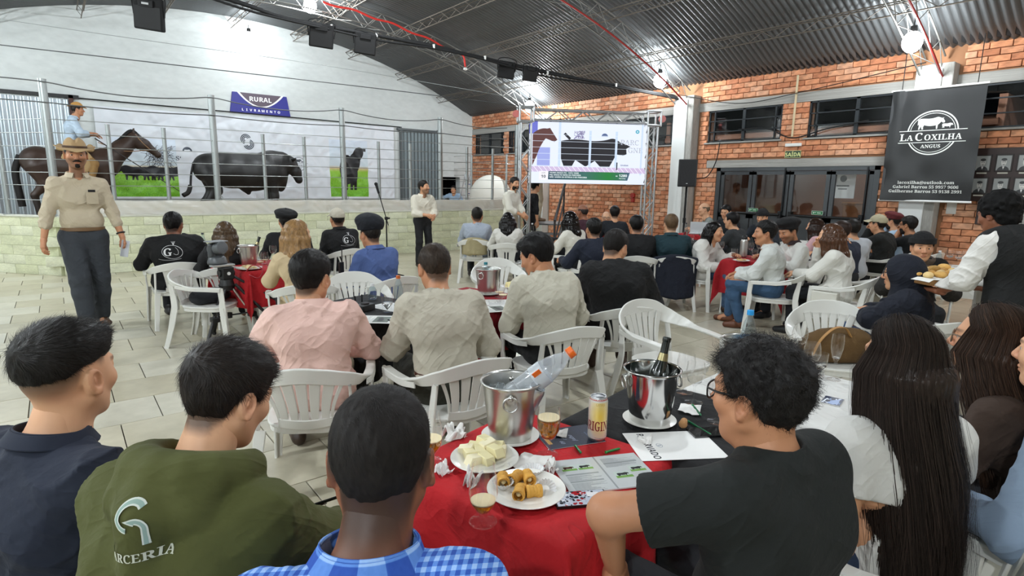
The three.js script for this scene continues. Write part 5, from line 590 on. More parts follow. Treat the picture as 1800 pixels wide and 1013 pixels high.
const P3 = person({ id: 'p3', label: 'man with cropped black hair in a blue checked shirt in the front centre', top: [668, 703], d: .96, fuzz: [9000, .011, .0008, .35], nape: .045, phi: 6, hy: -4, hp: 12, lod: 0, skin: 'brown', hair: ['short', 0x1a1614, 'short', .62, .7], shirt: 0x5a86d0, shirtM: checkM, collar: true, collarH: .042, loose: .016, lean: 8, bow: 14, side: -8, arms: { L: [.13, .56, .3], R: [-.13, .6, .33] }, pants: 0x22262e, w: 1.03, hs: 1.05 });
const P4 = person({ id: 'p4', label: 'man with wavy black hair and black glasses in a dark green t-shirt', top: [1340, 612], d: 1.3, neck: .78, phi: -58, hy: 6, fuzz: [8000, .028, .001, .5, .22], hp: 2, lod: 0, skin: 'tan', hair: ['curly', 0x1a1716, 'short', .8], glasses: 1, shirt: 0x0e1311, sleeve: 'short', loose: .022, w: 1.04, belly: .02, open: -.006, lean: 1, bow: 9, arms: { L: [.24, .6, .26], R: [-.12, .6, .34] }, poles: { L: [1, .1, .8], R: [-1, -.6, 0] }, pants: 0x16181c, fat: .006, chin2: 1, hs: 1.02, fold: .004, nw: 1.06 });
const P5 = person({ id: 'p5', label: 'woman with very long dark hair down her back in a white t-shirt', top: [1592, 566], d: 1.55, phi: -42, hy: 10, hairDrift: [-.045, -.05], hp: 4, lod: 0, skin: 'light', hair: ['long', 0x2b211c, 'long', .92, .37, .75, 100], strands: 3600, shirt: 0xcfcdc8, sleeve: 'short', slv: .5, slFlare: .014, hem: 1, w: .9, loose: .014, lean: -7, bow: 8, arms: { R: [-.2, .6, .25], L: [.2, .6, .12] }, poles: { L: [.25, -1, -.55] }, pants: 0x24324a, hs: .93, fold: .005 });
const P6 = person({ strands: 1400, id: 'p6', label: 'smiling woman with round glasses and long brown hair in a brown top', top: [1752, 540], d: 1.85, phi: -72, hy: 8, hp: -4, lod: 0, skin: 'light', hair: ['long', 0x38271d, 'long', .95, .45, .7, 112], glasses: 0x6e5a48, shirt: 0x3a2a20, w: .9, lean: 10, bow: 8, arms: { R: [-.14, .62, .36], L: 'table' }, pants: 0x1c1c20 });
const P7 = person({ id: 'p7', label: 'man in a pale blue shirt half cut off by the right edge', top: [1880, 556], d: 1.62, phi: -66, hy: 4, hp: -2, lod: 0, skin: 'fair', hair: ['short', 0x17120f], shirt: 0x93a6bd, collar: true, w: 1.05, loose: .024, lean: 12, bow: 8, arms: { R: [-.2, .62, .36], L: [.2, .62, .3] }, pants: 0x20242c });
// ---- second row, backs to us
const P10 = person({ id: 'p10', label: 'man with dark hair in a pale pink shirt sitting with his back to us', top: [545, 446], d: 2.98, fuzz: [4500, .02, .0012, .45], phi: 4, hy: -26, hp: 6, lod: 0, skin: 'light', hair: ['short', 0x15110f, 'short', 1.15], shirt: 0xdcb7ac, collar: true, collarH: .045, w: 1.06, loose: .022, lean: 4, bow: 9, arms: { R: [-.1, .62, .28], L: [.12, .62, .26] }, poles: { L: [1, -.5, -.35], R: [-1, -.35, -.3] }, pants: 0x8a7c66, shoes: 0x33241a, belt: 0x2b1d14, s: .96, hs: 1.12, hem: 1 });
const P11 = person({ id: 'p11', label: 'man with cropped brown hair in a beige shirt at the black cloth', top: [763, 432], d: 3.2, fuzz: [4500, .02, .0012, .45], phi: -16, hy: 4, hp: 14, lod: 0, skin: 'tan', hair: ['short', 0x33281f, 'short', .6], shirt: 0xb4ad9d, w: 1.04, loose: .026, lean: 13, bow: 13, arms: { L: [.12, .69, .4], R: [-.14, .62, .3] }, pants: 0x2b2a20, belt: 0x4a2415, shoes: 0x2a1d15, s: .97, hs: 1.08, hem: 0 });
const P12 = person({ id: 'p12', label: 'man with thick black hair in a beige shirt looking down to the left', top: [944, 416], d: 3.9, fuzz: [4500, .02, .0012, .45], phi: -28, hy: 34, hp: 20, lod: 0, skin: 'tan', hair: ['top', 0x0d0b0b, 'short', 1.2], shirt: 0xb9b4a4, collar: true, w: 1.06, loose: .026, lean: 13, bow: 14, arms: { L: [.08, .64, .36], R: [-.2, .69, .36] }, pants: 0x111214, shoes: 0x2a1d15, s: .98, hs: 1.16, hem: 0 });
const P13 = person({ id: 'p13', label: 'man with cropped hair in a black jacket, seated right of the beige shirts', top: [1083, 406], d: 4.55, fuzz: [4500, .02, .0012, .45], phi: -8, hy: -36, hp: 20, lod: 0, skin: 'light', hair: ['short', 0x1b1715, 'short', .7], shirt: 0x080809, upper: 'jacket', collar: true, collarH: .05, w: 1.1, loose: .036, lean: 9, bow: 14, arms: { L: [.14, .66, .36], R: [-.2, .69, .34] }, pants: 0x3a2a1e, shoes: 0x3a2416, s: 1, hs: 1.14, hem: 1 });
// ---- standing: the walking man, the two pisteiros, the waiter
const P8 = person({ id: 'p8', sit: false, label: 'bearded man in a tan brimmed hat and beige shirt walking towards us', top: [130, 247], d: 5.6, phi: 172, hy: -4, hp: 4, lod: 0, skin: 'tan', hair: ['short', 0x1a1411], hat: ['brim', 0xa58a64, .02], beard: 0x1d1511, goatee: 0x1d1511, moustache: 0x1a120e, shirt: 0xb8ab94, sleeve: 'roll', collar: true, loose: .015, armThick: .92, w: 1.04, belly: .018, lean: 1, bow: 4, s: 1.02, arms: { R: [-.36, .84, .1], L: [.33, .86, .12] }, poles: { L: [.4, -.2, -1], R: [-.5, -.2, -1] }, legs: { L: [.09, -.1], R: [-.07, .18] }, pants: 0x33373d, baggy: .02, flare: .016, belt: 0x6d5236, shoes: 0x4a3424, hs: 1.12 });
const P20 = person({ id: 'p20', sit: false, label: 'dark-haired man in a white shirt and black trousers standing before the ring wall', top: [745, 318], d: 10.4, phi: 150, hy: 30, hp: -6, lod: 1, skin: 'light', hair: ['short', 0x1a1512], beard: 0x1a120e, shirt: 0xd8d2c2, sleeve: 'roll', collar: true, lean: 1, bow: 5, loose: .022, s: .94, arms: { R: [-.05, .98, .25], L: [.1, .95, .24] }, pants: 0x17181b, belt: 0x1b1512, shoes: 0x2a1c14 });
const P21 = person({ id: 'p21', sit: false, label: 'bearded man in a white shirt standing beside the left leg of the screen truss', top: [905, 312], d: 11.2, phi: 118, hy: -24, hp: 6, lod: 1, skin: 'light', hair: ['short', 0x1d1714], beardM: 0x1f1813, shirt: 0xd9d5c8, sleeve: 'roll', collar: true, lean: 2, bow: 6, loose: .024, s: .96, arms: { R: [-.1, .98, .28], L: [.06, .96, .3] }, pants: 0xb7b09c, shoes: 0x2a1c14, w: 1.05 });
const P45 = person({ id: 'p45', sit: false, label: 'waiter with curly black hair in a white shirt and black waistcoat carrying a tray', top: [1757, 345], d: 3.7, phi: -52, hy: 6, hp: 14, lod: 0, skin: 'brown', hair: ['afro', 0x0b0a0a], shirt: 0xd9d6d0, sleeve: 'long', collar: true, loose: .03, lean: 15, bow: 12, s: .92, w: 1.08, vest: 0x090a0a, arms: { L: [.2, .88, .36], R: [-.12, .9, .36] }, hands: { L: { n: [0, 1, 0], dir: [-.2, 0, 1], curl: .15 }, R: { n: [0, 1, 0], dir: [.2, 0, 1], curl: .15 } }, pants: 0x0e0f10, shoes: 0x0c0c0c, hs: 1.0 });
// ---- the rider
{ const gz = -14.6; const R = person({ id: 'rider', label: 'rider in a tan hat and pale blue shirt on the brown horse', top: [142, 181], d: project(V(.36, 2.9, gz))[2], phi: 90 - 52, hy: 0, lod: 1, skin: 'tan', hair: ['short', 0x1c1512], hat: ['brim', 0xb98a4a, .02], shirt: 0xb4c6d6, sleeve: 'roll', collar: true, lean: 8, bow: 8, seat: RFLOOR + 1.42 - .02, legs: { L: [[.27, RFLOOR + 1.12, .34], [.31, RFLOOR + .72, .22]], R: [[-.27, RFLOOR + 1.12, .34], [-.31, RFLOOR + .72, .22]] }, arms: { R: [-.1, RFLOOR + 1.72, .36], L: [.08, RFLOOR + 1.7, .4] }, pants: 0x8a6a3e, shoes: 0xa8947a, loose: .024, fold: .01 });
  R.g.rotation.y = PI / 2; R.g.position.set(.34, 0, gz); const hd = R.g.localToWorld(V(0, R.head.y, R.head.z)); }
lone('riding_stick', 'long thin pole held by the rider, slanting down past the horse\u2019s neck', 'pole', rod(V(.72, 2.32, -14.38), V(2.05, 1.3, -13.9), .012, 6, .007), std(0x2a2320, .6));
person({ sit: false, label: 'man in a light blue shirt seen through the dark hatch behind the ring', top: [797, 327], d: project(V(10, 1.5, -15.7))[2], phi: 200, lod: 2, hair: ['short', 0x14100e], shirt: 0x9fb8d0, arms: { R: [-.4, 1.25, .2], L: 'side' }, pants: 0x22262e, s: .9 });
const P22 = person({ sit: false, eyes: 0, label: 'person in a black top and beige trousers standing on the steps behind the screen', top: [962, 232], d: 12.6, phi: 70, base: .74, lod: 2, hair: ['short', 0x14100e], shirt: 0x101114, pants: 0xa79a82, shoes: 0x6b5138, s: .98, arms: { L: 'side', R: 'side' } });
person({ sit: false, label: 'dark-dressed person standing in the shadow right of the left truss leg', top: [942, 318], d: 12.0, phi: 60, lod: 2, hair: ['short', 0x0f0d0c], shirt: 0x0c0d10, upper: 'jacket', pants: 0x0c0d10, shoes: 0x0a0a0a, s: .95, arms: { L: 'side', R: 'side' } });
// ---- table by the tripod
const gTex = canvasTex(384, 320, (x, w, h) => { x.clearRect(0, 0, w, h); x.strokeStyle = x.fillStyle = '#dcdcdc'; x.lineWidth = 5; x.beginPath(); x.ellipse(w * .52, h * .55, w * .34, h * .3, .12, 0, 7); x.stroke(); x.font = 'bold 150px serif'; x.textAlign = 'center'; x.fillText('G', w * .36, h * .72); x.lineWidth = 4; x.beginPath(); x.moveTo(w * .05, h * .86); x.quadraticCurveTo(w * .4, h * .98, w * .8, h * .86); x.stroke(); x.beginPath(); x.moveTo(w * .62, h * .34); x.quadraticCurveTo(w * .76, h * .48, w * .7, h * .66); x.quadraticCurveTo(w * .62, h * .7, w * .56, h * .62); x.stroke(); for (const a of [-.5, -.2, .1, .4]) { x.beginPath(); x.moveTo(w * .56, h * .24); x.lineTo(w * (.56 + a * .14), h * .08); x.stroke(); } });
const P14 = person({ id: 'p14', label: 'broad man in a black shirt with a G mark at the left table', top: [303, 374], d: 6.2, phi: 4, hy: -14, hp: 4, lod: 1, skin: 'brown', hair: ['short', 0x0d0b0b, 'short', .8], shirt: 0x0d0d0f, w: 1.22, loose: .024, lean: 3, bow: 10, collar: true, arms: { L: [.24, .72, .34], R: [-.24, .72, .36] }, pants: 0x101114, shoes: 0x1a1715, hs: 1.1, s: .98, hem: 1 });
backPatch(P14, .02, P14.chest.y + .05, .28, .23, gTex, 'back_logo', 'white G in an oval');
const P15 = person({ label: 'woman with straight brown hair in a black top at the left table', top: [394, 390], d: 6.0, phi: 0, lod: 1, hair: ['long', 0x4a3a2a, 'long', 1, .26, .45], shirt: 0x0f0f11, lean: 4, arms: { L: 'table', R: 'table' }, pants: 0x16181c, w: .95, hs: 1.08 });
const P16 = person({ label: 'man in a black beret and black shirt beyond the ice bucket', top: [503, 371], d: 7.0, phi: -6, hy: -10, lod: 1, hair: ['short', 0x14110f], hat: ['beret', 0x0e0e10], shirt: 0x0f1013, w: 1.12, lean: 6, arms: { L: 'table', R: 'table' }, pants: 0x14161a, hs: 1.08, hem: 1 });
const P17 = person({ id: 'p17', label: 'woman with long wavy blonde hair in a beige knit top turned to the right', top: [522, 387], d: 5.1, phi: -6, hy: -66, lod: 1, skin: 'fair', hair: ['long', 0x8a6a44, 'long', 1.08, .36, .45, 105], shirt: 0xc2ad8a, w: .98, lean: 4, bow: 8, arms: { L: 'table', R: 'lap' }, pants: 0x1c1c20, shoes: 0x1c1c20, hs: 1.1, hem: 1 });
const P18 = person({ id: 'p18', label: 'man in a pale grey cap and black shirt with a G mark, at the ring', top: [592, 368], d: 7.7, phi: -22, hy: 0, lod: 1, skin: 'tan', hair: ['short', 0x1c1714], hat: ['cap', 0xb9b2a2], shirt: 0x0c0c0e, w: 1.12, collar: true, lean: 8, bow: 10, arms: { L: 'lap', R: 'lap' }, pants: 0x14151a, shoes: 0x1a1715, hs: 1.12, hem: 1 });
backPatch(P18, -.05, P18.chest.y + .05, .25, .21, gTex, 'back_logo', 'white G in an oval');
const P19 = person({ id: 'p19', label: 'man in a navy beret and blue shirt holding papers', top: [650, 388], d: 5.5, phi: -34, hy: 0, hp: 8, lod: 1, skin: 'tan', hair: ['short', 0x1a1512], hat: ['beret', 0x12161e, 1.6], shirt: 0x4b5f92, sleeve: 'long', collar: true, w: 1.06, lean: 8, bow: 10, arms: { L: [.16, .56, .34], R: [-.12, .58, .34] }, pants: 0x1b1f2b, shoes: 0x241a14, hs: 1.12, hem: 1 });
// ---- middle distance
const P23 = person({ id: 'p23', label: 'man in a pale grey-blue shirt, a khaki jacket over his chair', top: [839, 365], d: 9.3, phi: 6, lod: 2, skin: 'tan', hair: ['short', 0x17130f, 'short', .7], shirt: 0x9aa2ae, w: 1.08, arms: { L: 'table', R: 'lap' }, pants: 0x17191e, shoes: 0x241a14, hs: 1.12, hem: 1 });
const P24 = person({ id: 'p24', label: 'woman with long straight black hair in a white top beside the khaki jacket', top: [893, 374], d: 8.8, phi: 2, lod: 2, hair: ['long', 0x100d0c, 'long', 1.1, .3, .4], shirt: 0xcfccc4, arms: { L: 'table', R: 'table' }, pants: 0x17191e, shoes: 0x17191e, hs: 1.08 });
const P25 = person({ id: 'p25', label: 'woman with shoulder-length dark hair in a white blouse facing the screen', top: [1001, 372], d: 8.2, phi: -50, hy: 6, lod: 2, hair: ['long', 0x14100f, 'long', 1.05, .17, .45], shirt: 0xd8d4c8, arms: { L: [.2, .6, .4], R: 'table' }, pants: 0x15171c, shoes: 0x15171c, hs: 1.08 });
const P26 = person({ label: 'balding man in a maroon shirt near the brick wall', top: [1024, 360], d: 10.4, phi: -50, lod: 2, skin: 'brown', hair: ['balding', 0x2b2220], shirt: 0x3f1f2b, w: 1.1, arms: { L: 'table', R: 'table' }, pants: 0x15171c, hs: 1.1 });
const P27 = person({ id: 'p27', label: 'man in a navy sweater with a wristwatch, a dark coat on his chair', top: [1044, 385], d: 6.8, phi: -26, lod: 1, skin: 'tan', hair: ['short', 0x0f0d0c], shirt: 0x131a2b, upper: 'sweater', w: 1.14, loose: .024, arms: { L: [.3, .66, .36], R: 'table' }, pants: 0x15171c, shoes: 0x15171c, hs: 1.06, hem: 1 });
const P28 = person({ label: 'man in a dark shirt with his back to us by the far red table', top: [1081, 363], d: 10.3, phi: -4, lod: 2, hair: ['short', 0x14110f], shirt: 0x14181f, arms: { L: 'table', R: 'table' }, pants: 0x15171c, hs: 1.06 });
person({ label: 'older grey-haired man facing us across the far red table', top: [1066, 372], d: 11.3, phi: 176, lod: 2, skin: 'fair', hair: ['balding', 0x8d8a86], shirt: 0x1a1c20, glasses: 1, arms: { L: 'table', R: 'table' }, pants: 0x15171c, hs: 1.05 });
const P29 = person({ id: 'p29', label: 'man with black hair in a black jacket left of the teal shirt', top: [1119, 380], d: 7.5, phi: -6, hy: 8, lod: 2, skin: 'tan', hair: ['short', 0x0e0c0c], shirt: 0x0d0e10, upper: 'jacket', w: 1.12, loose: .026, arms: { L: 'table', R: 'table' }, pants: 0x101114, hs: 1.06, hem: 1 });
const P30 = person({ id: 'p30', label: 'man in a dark teal polo shirt, a navy jacket over his chair', top: [1180, 377], d: 7.5, phi: -14, hy: 6, lod: 2, skin: 'fair', hair: ['short', 0x5a4632, 'short', .7], shirt: 0x133038, w: 1.12, arms: { L: 'table', R: 'table' }, pants: 0x101114, hs: 1.1, hem: 1, collar: true });
person({ label: 'man in a grey shirt facing left at the far laptop table by the white column', top: [1238, 357], d: 11.6, phi: -100, lod: 2, skin: 'fair', hair: ['balding', 0x6a5a48], shirt: 0x7d8480, arms: { L: 'table', R: 'table' }, pants: 0x22262e, hs: 1.1 });
const P32 = person({ id: 'p32', label: 'woman with long black hair in a white blouse and jeans facing right', top: [1257, 391], d: 7.3, phi: 112, hy: 10, lod: 1, hair: ['long', 0x0e0b0b, 'long', 1.0, .3, .5, 86], shirt: 0xd4d1cb, loose: .03, arms: { L: [.1, .7, .34], R: 'lap' }, pants: 0x3f5672, shoes: 0x3a2416, hs: 1.05, hem: 1 });
person({ label: 'man with black hair in a charcoal jacket behind the long-haired woman', top: [1287, 374], d: 9.0, phi: -62, lod: 2, hair: ['short', 0x0e0c0c], shirt: 0x2b2e30, upper: 'jacket', w: 1.1, arms: { L: 'table', R: 'table' }, pants: 0x15171c, hs: 1.08 });
person({ label: 'dark-haired man looking down in front of the left door leaf', top: [1277, 361], d: 10.4, phi: 205, hp: 14, lod: 2, hair: ['short', 0x0e0c0c], shirt: 0x14171c, arms: { L: 'table', R: 'table' }, pants: 0x15171c, hs: 1.02 });
person({ label: 'man in a dark knit cap looking down before the door\u2019s middle', top: [1341, 369], d: 9.6, phi: 196, hp: 10, lod: 2, hair: ['short', 0x0e0c0c], hat: ['beanie', 0x141416], shirt: 0x1a2028, upper: 'jacket', arms: { L: 'table', R: 'table' }, pants: 0x15171c, hs: 1.02 });
const P35 = person({ id: 'p35', label: 'man with black moustache in a white shirt and jeans, looking left over his shoulder', top: [1346, 390], d: 6.25, phi: -84, hy: 18, lod: 0, skin: 'tan', hair: ['short', 0x0e0c0c, 'short', 1.2], moustache: 0x14100f, shirt: 0xc6c8c4, collar: true, loose: .026, w: 1.08, lean: 6, bow: 8, arms: { L: [.06, .58, .36], R: [-.06, .6, .38] }, pants: 0x34506e, belt: 0x1c1715, shoes: 0x5a3018, hs: 1.08, hem: 0, legs: { L: [[.13, .5, .4], [.12, .085, .28]], R: [[-.12, .5, .42], [-.14, .085, .44]] } });
const P36 = person({ id: 'p36', label: 'man in a large black beret and white shirt looking down', top: [1388, 388], d: 6.9, phi: -118, hy: 12, hp: 18, lod: 1, skin: 'tan', hair: ['short', 0x14110f], hat: ['beret', 0x0e0e10, 1.3], beard: 0x1a120e, shirt: 0xd0d0ca, collar: true, collarHex: 0x2a1c1e, arms: { L: 'table', R: 'table' }, pants: 0x15171c, shoes: 0x15171c, hs: 1.12 });
person({ label: 'person with brown hair in a pink top beyond the black beret', top: [1434, 384], d: 8.2, phi: -70, lod: 2, hair: ['bob', 0x2a1d17, 'long', 1, .12], shirt: 0xc9a0a4, arms: { L: 'table', R: 'table' }, pants: 0x15171c, hs: 1.06 });
const P38 = person({ id: 'p38', label: 'woman with long brown hair in a white jacket resting her chin on her hand', top: [1462, 394], d: 5.95, phi: -76, hy: 0, lod: 1, skin: 'fair', hair: ['long', 0x4a3122, 'long', 1.05, .24, .45], shirt: 0xd6d4cc, upper: 'jacket', loose: .024, arms: { L: [.05, .66, .42], R: 'chin' }, pants: 0x15171c, shoes: 0x15171c, hs: 1.1, hem: 1 });
person({ label: 'person in a navy top partly hidden behind the white jacket', top: [1480, 390], d: 7.2, phi: -60, lod: 2, hair: ['short', 0x2a1d17], shirt: 0x1c2436, arms: { L: 'table', R: 'table' }, pants: 0x15171c, hs: 1.04 });
const chk2 = dataTex(64, 64, (u, v, i, j) => { const a = (i % 16) < 3, b = (j % 16) < 3; return a || b ? [70, 82, 104] : [208, 210, 212]; }); chk2.repeat.set(3, 3);
person({ label: 'man in a white shirt with a dark grid check', top: [1499, 387], d: 7.9, phi: -34, hy: 10, lod: 2, hair: ['short', 0x17130f], shirt: 0xcccccc, shirtM: std(0xffffff, .85, { map: chk2 }), arms: { L: 'table', R: 'table' }, pants: 0x15171c, hs: 1.06, hem: 1 });
const P40 = person({ id: 'p40', label: 'man in a tan cap and black jacket in profile', top: [1544, 379], d: 8.3, phi: -70, lod: 1, skin: 'light', hair: ['short', 0x17130f], hat: ['cap', 0xa79f84], shirt: 0x101210, upper: 'jacket', w: 1.12, loose: .026, arms: { L: 'fold', R: 'fold' }, pants: 0x15171c, shoes: 0x15171c, hs: 1.08, hem: 1 });
const P41 = person({ label: 'bearded man in a dark red beret and light blue shirt', top: [1571, 375], d: 9.0, phi: -72, lod: 1, skin: 'light', hair: ['short', 0x17130f], hat: ['beret', 0x5a1f22], beardM: 0x1a1310, shirt: 0x9db4c8, arms: { L: 'fold', R: 'fold' }, pants: 0x15171c, hs: 1.06 });
const P42 = person({ id: 'p42', label: 'bearded man with glasses in a black t-shirt by the white column foot', top: [1598, 381], d: 8.4, phi: -66, lod: 1, skin: 'tan', hair: ['short', 0x14110f], beardM: 0x1a1310, glasses: 1, shirt: 0x0e0f11, sleeve: 'short', w: 1.06, arms: { L: 'fold', R: 'fold' }, pants: 0x15171c, shoes: 0x15171c, hs: 1.08, hem: 1 });
const P43 = person({ id: 'p43', label: 'woman in a black knit beanie and thick brown scarf facing us', top: [1624, 412], d: 5.3, phi: 172, hy: 6, lod: 1, skin: 'light', hair: ['short', 0x17110f], hat: ['beanie', 0x101012], shirt: 0x191614, upper: 'coat', loose: .03, arms: { L: 'table', R: 'table' }, pants: 0x15171c, hs: 1.06 });
{ const pts = []; for (let i = 0; i < 16; i++) { const a = i / 16 * 2 * PI; pts.push([[Math.sin(a) * .105, P43.neck.y + .012 - .02 * Math.cos(a) + .008 * Math.sin(a * 3), P43.neck.z + Math.cos(a) * .1], [Math.sin(a) * .35, 1, Math.cos(a) * .35], .075 + .012 * Math.sin(a * 5)]); } part(P43.g, 'scarf', [sweep(pts, .04, { closed: true, seg: 64, r: .02 }), sweep(pts.map(([p, d, w]) => [[p[0] * 1.08, p[1] - .05, p[2] + .01], d, w * .8]), .04, { closed: true, seg: 64, r: .02 })], clothM(0x55463a)); }
const P44 = person({ id: 'p44', label: 'person in a navy hooded top with dark glasses and jeans, elbow on the chair', top: [1588, 452], d: 4.1, phi: -84, hy: 0, lod: 0, skin: 'light', hair: ['short', 0x14110f], hat: ['hood', 0x0d1220], glasses: 1, shirt: 0x0d1220, upper: 'hoodie', loose: .03, lean: 6, bow: 10, w: .98, arms: { L: [.1, .62, .3], R: [-.1, .66, .3] }, poles: { L: [1, -.1, .1], R: [-1, -.5, 0] }, pants: 0x42587a, shoes: 0x1a1312, hs: 1.05, hem: 1, legs: { L: [[.13, .48, .42], [.1, .085, .62]], R: [[-.12, .48, .42], [-.06, .085, .66]] } });
// ---- chairs they sit on
const CH = [[P1, 0, 'plastic armchair under the young man in navy at the left edge'], [P2, 0, 'plastic armchair under the olive green hoodie'], [P3, 0, 'plastic armchair under the blue checked shirt'], [P4, 0, 'plastic armchair under the dark green t-shirt'], [P5, 2, 'round-backed plastic armchair holding the long-haired woman in the white t-shirt', -.1, 42], [P6, 0, 'plastic armchair under the woman with round glasses'], [P7, 0, 'plastic armchair under the pale blue shirt at the right edge'],
  [P10, 0, 'plastic armchair with slotted back holding the man in pink', -.09, -8], [P11, 0, 'plastic armchair under the beige shirt with cropped brown hair', -.08, 12], [P12, 0, 'plastic armchair under the beige shirt with thick black hair'], [P13, 0, 'plastic armchair under the black jacket right of the beige shirts', -.1, 16], [P14, 1, 'plastic armchair with two back slots under the broad man with the G mark', -.06, 10], [P15, 0, 'plastic armchair under the brown-haired woman in black'], [P16, 0, 'plastic armchair under the black beret beyond the ice bucket'], [P17, 0, 'plastic armchair under the blonde woman'], [P18, 0, 'plastic armchair under the grey cap'], [P19, 0, 'plastic armchair under the navy beret and blue shirt'],
  [P23, 1, 'plastic armchair with the khaki jacket on its back'], [P24, 1, 'plastic armchair under the long black hair beside the khaki jacket'], [P25, 0, 'plastic armchair under the white blouse facing the screen'], [P27, 0, 'plastic armchair under the navy sweater'], [P29, 0, 'plastic armchair under the black jacket left of the teal shirt'], [P30, 0, 'plastic armchair with the navy jacket on its back'], [P32, 0, 'plastic armchair under the long-haired woman in jeans'], [P35, 0, 'plastic armchair under the man with the moustache'], [P36, 0, 'plastic armchair under the large black beret'], [P38, 0, 'plastic armchair under the white jacket, a white bag on its arm'], [P40, 0, 'plastic armchair under the tan cap'], [P42, 0, 'plastic armchair under the black t-shirt near the column'], [P43, 0, 'plastic armchair under the woman with beanie and scarf'], [P44, 0, 'plastic armchair under the navy hood', -.08, -46]];
for (const [p, k, l, dz, dt] of CH) chairUnder(p, k, l, dz ?? -.06, rad(dt ?? 0));
// ================================================================== TABLES, CLOTHS AND WHAT STANDS ON THEM
const onT = (px, py, y = TH) => atHeight(px, py, y + .0015);
const TB = { red: [1.125, -1.285, .31, .245], black: [1.80, -1.235, .31, .19], white: [2.47, -1.12, .33, .1], cblack: [1.63, -3.74, .37, .32], cred: [2.44, -3.58, .37, .28], lred: [1.62, -6.28, .33, .3], lwhite: [1.42, -7.6, .33, .3], mred: [6.86, -3.72, .33, .26] };
const tb = (k, label, hex, clabel, over, seed) => { const [x, z, h, t] = TB[k]; table(label, [x, z], t, h); return drape(clabel, hex, [x, z], t, h + .006, over, TH, seed); };
tb('red', 'square plastic table under the near red cloth', 0xb00d16, 'bright red tablecloth with the pastries, the nearest cloth to us', .3, 3);
tb('black', 'square plastic table under the near black cloth', 0x0d0d0f, 'black tablecloth beside the near red one, holding the champagne bucket', .3, 5);
tb('white', 'square plastic table under the near white cloth', 0xd6d5d1, 'white tablecloth beside the long-haired woman', .34, 7);
tb('cblack', 'square plastic table under the black cloth before the man in pink', 0x0c0c0e, 'black tablecloth between the pink shirt and the beige shirt', .36, 9);
tb('cred', 'square plastic table under the dark red cloth between the beige shirts', 0x8a0c1c, 'dark red tablecloth between the two beige shirts', .3, 11);
tb('lred', 'square plastic table under the red cloth by the tripod', 0xa80f18, 'red tablecloth hanging to a point beside the tripod', .36, 13);
tb('lwhite', 'square plastic table under the white cloth at the left', 0xd4d3ce, 'white tablecloth by the man with the G mark', .2, 15);
tb('mred', 'square plastic table under the red cloth by the moustached man', 0x9a0f1a, 'red tablecloth between the long-haired woman and the moustached man', .42, 17);
const FAR = [[1212, 424, 'black', 0x0c0c0e, 'beside the teal polo shirt'], [1232, 411, 'red', 0x9a0f1a, 'with the laptop by the white column'], [1010, 428, 'black', 0x101014, 'in front of the white blouse woman'], [930, 417, 'black', 0x0d0d10, 'by the left truss leg'], [1052, 404, 'red', 0x9a0f1a, 'below the screen'], [1418, 426, 'white', 0xcfcec9, 'behind the black beret'], [1668, 470, 'white', 0xcfcec9, 'before the woman with beanie and scarf']];
const farAt = FAR.map(([px, py, c, hex, w], i) => { const p = atHeight(px, py, TH), t = [.3, .1, .5, .2, .4, .2, .3][i]; table('plastic table ' + w, [p.x, p.z], t); drape(c + ' tablecloth ' + w, hex, [p.x, p.z], t, .336, .3, TH, 20 + i); return p; });
// ------------------------------------------------------------------ makers
const iceM = phys(0xf4fafc, .08, { transmission: .9, thickness: .02, ior: 1.31 });
function bucket(label, p, o = {}) {
  const t = thing('ice_bucket', label, 'ice bucket', p, o.turn ?? 0, 'steel ice buckets'), k = o.k ?? 1, h = .205 * k, r0 = .073 * k, r1 = .1 * k;
  part(t, 'pail', lathe([[0, 0], [r0 - .006, 0], [r0, .006], [lerp(r0, r1, .5), h * .5], [r1 - .003, h - .012], [r1 + .006, h - .004], [r1 + .007, h], [r1 + .003, h + .003], [r1 - .004, h - .004], [lerp(r0, r1, .5) - .004, h * .5], [r0 - .005, .008], [0, .007]], 48), o.mat || steel);
  for (const s of [-1, 1]) { const hd = part(t, 'handle', [new THREE.TorusGeometry(.024 * k, .0038, 8, 22).rotateX(.1).rotateY(PI / 2).translate(s * (r1 + .006), h * .76, 0), new THREE.SphereGeometry(.011, 12, 8).translate(s * (r1 - .001), h * .8 + .012, 0)], steel); }
  const r = rng(3 + Math.round(p.x * 50)), cu = []; if (o.ice !== 0) { for (let i = 0; i < 26; i++) { const a = r() * 7, d = Math.sqrt(r()) * (r1 - .03); cu.push(rbox(.026, .024, .026, .004).rotateX(r()).rotateY(r() * 3).translate(Math.cos(a) * d, h * .72 + r() * .025, Math.sin(a) * d)); } const im = part(t, 'ice', cu, iceM); im.userData.kind = 'stuff'; } return t;
}
const china = phys(0xe9e7e0, .18, { clearcoat: .6, clearcoatRoughness: .1 });
const plate = (label, p, r = .105) => lone('plate', label, 'plate', lathe([[0, .004], [r * .62, .004], [r * .7, .008], [r, .017], [r + .001, .019], [r - .001, .0205], [r * .7, .012], [r * .6, .008], [0, .008]].reverse().map(([a, b]) => [a, b]), 48), china, p);
const beerM = phys(0xe0a020, .04, { transmission: .92, thickness: .03, ior: 1.33, attenuationColor: new THREE.Color(0xe8a41e), attenuationDistance: .16 }), waterM = phys(0xffffff, .02, { transmission: 1, thickness: .03, ior: 1.33 }), foamM = std(0xe9d8b0, .9);
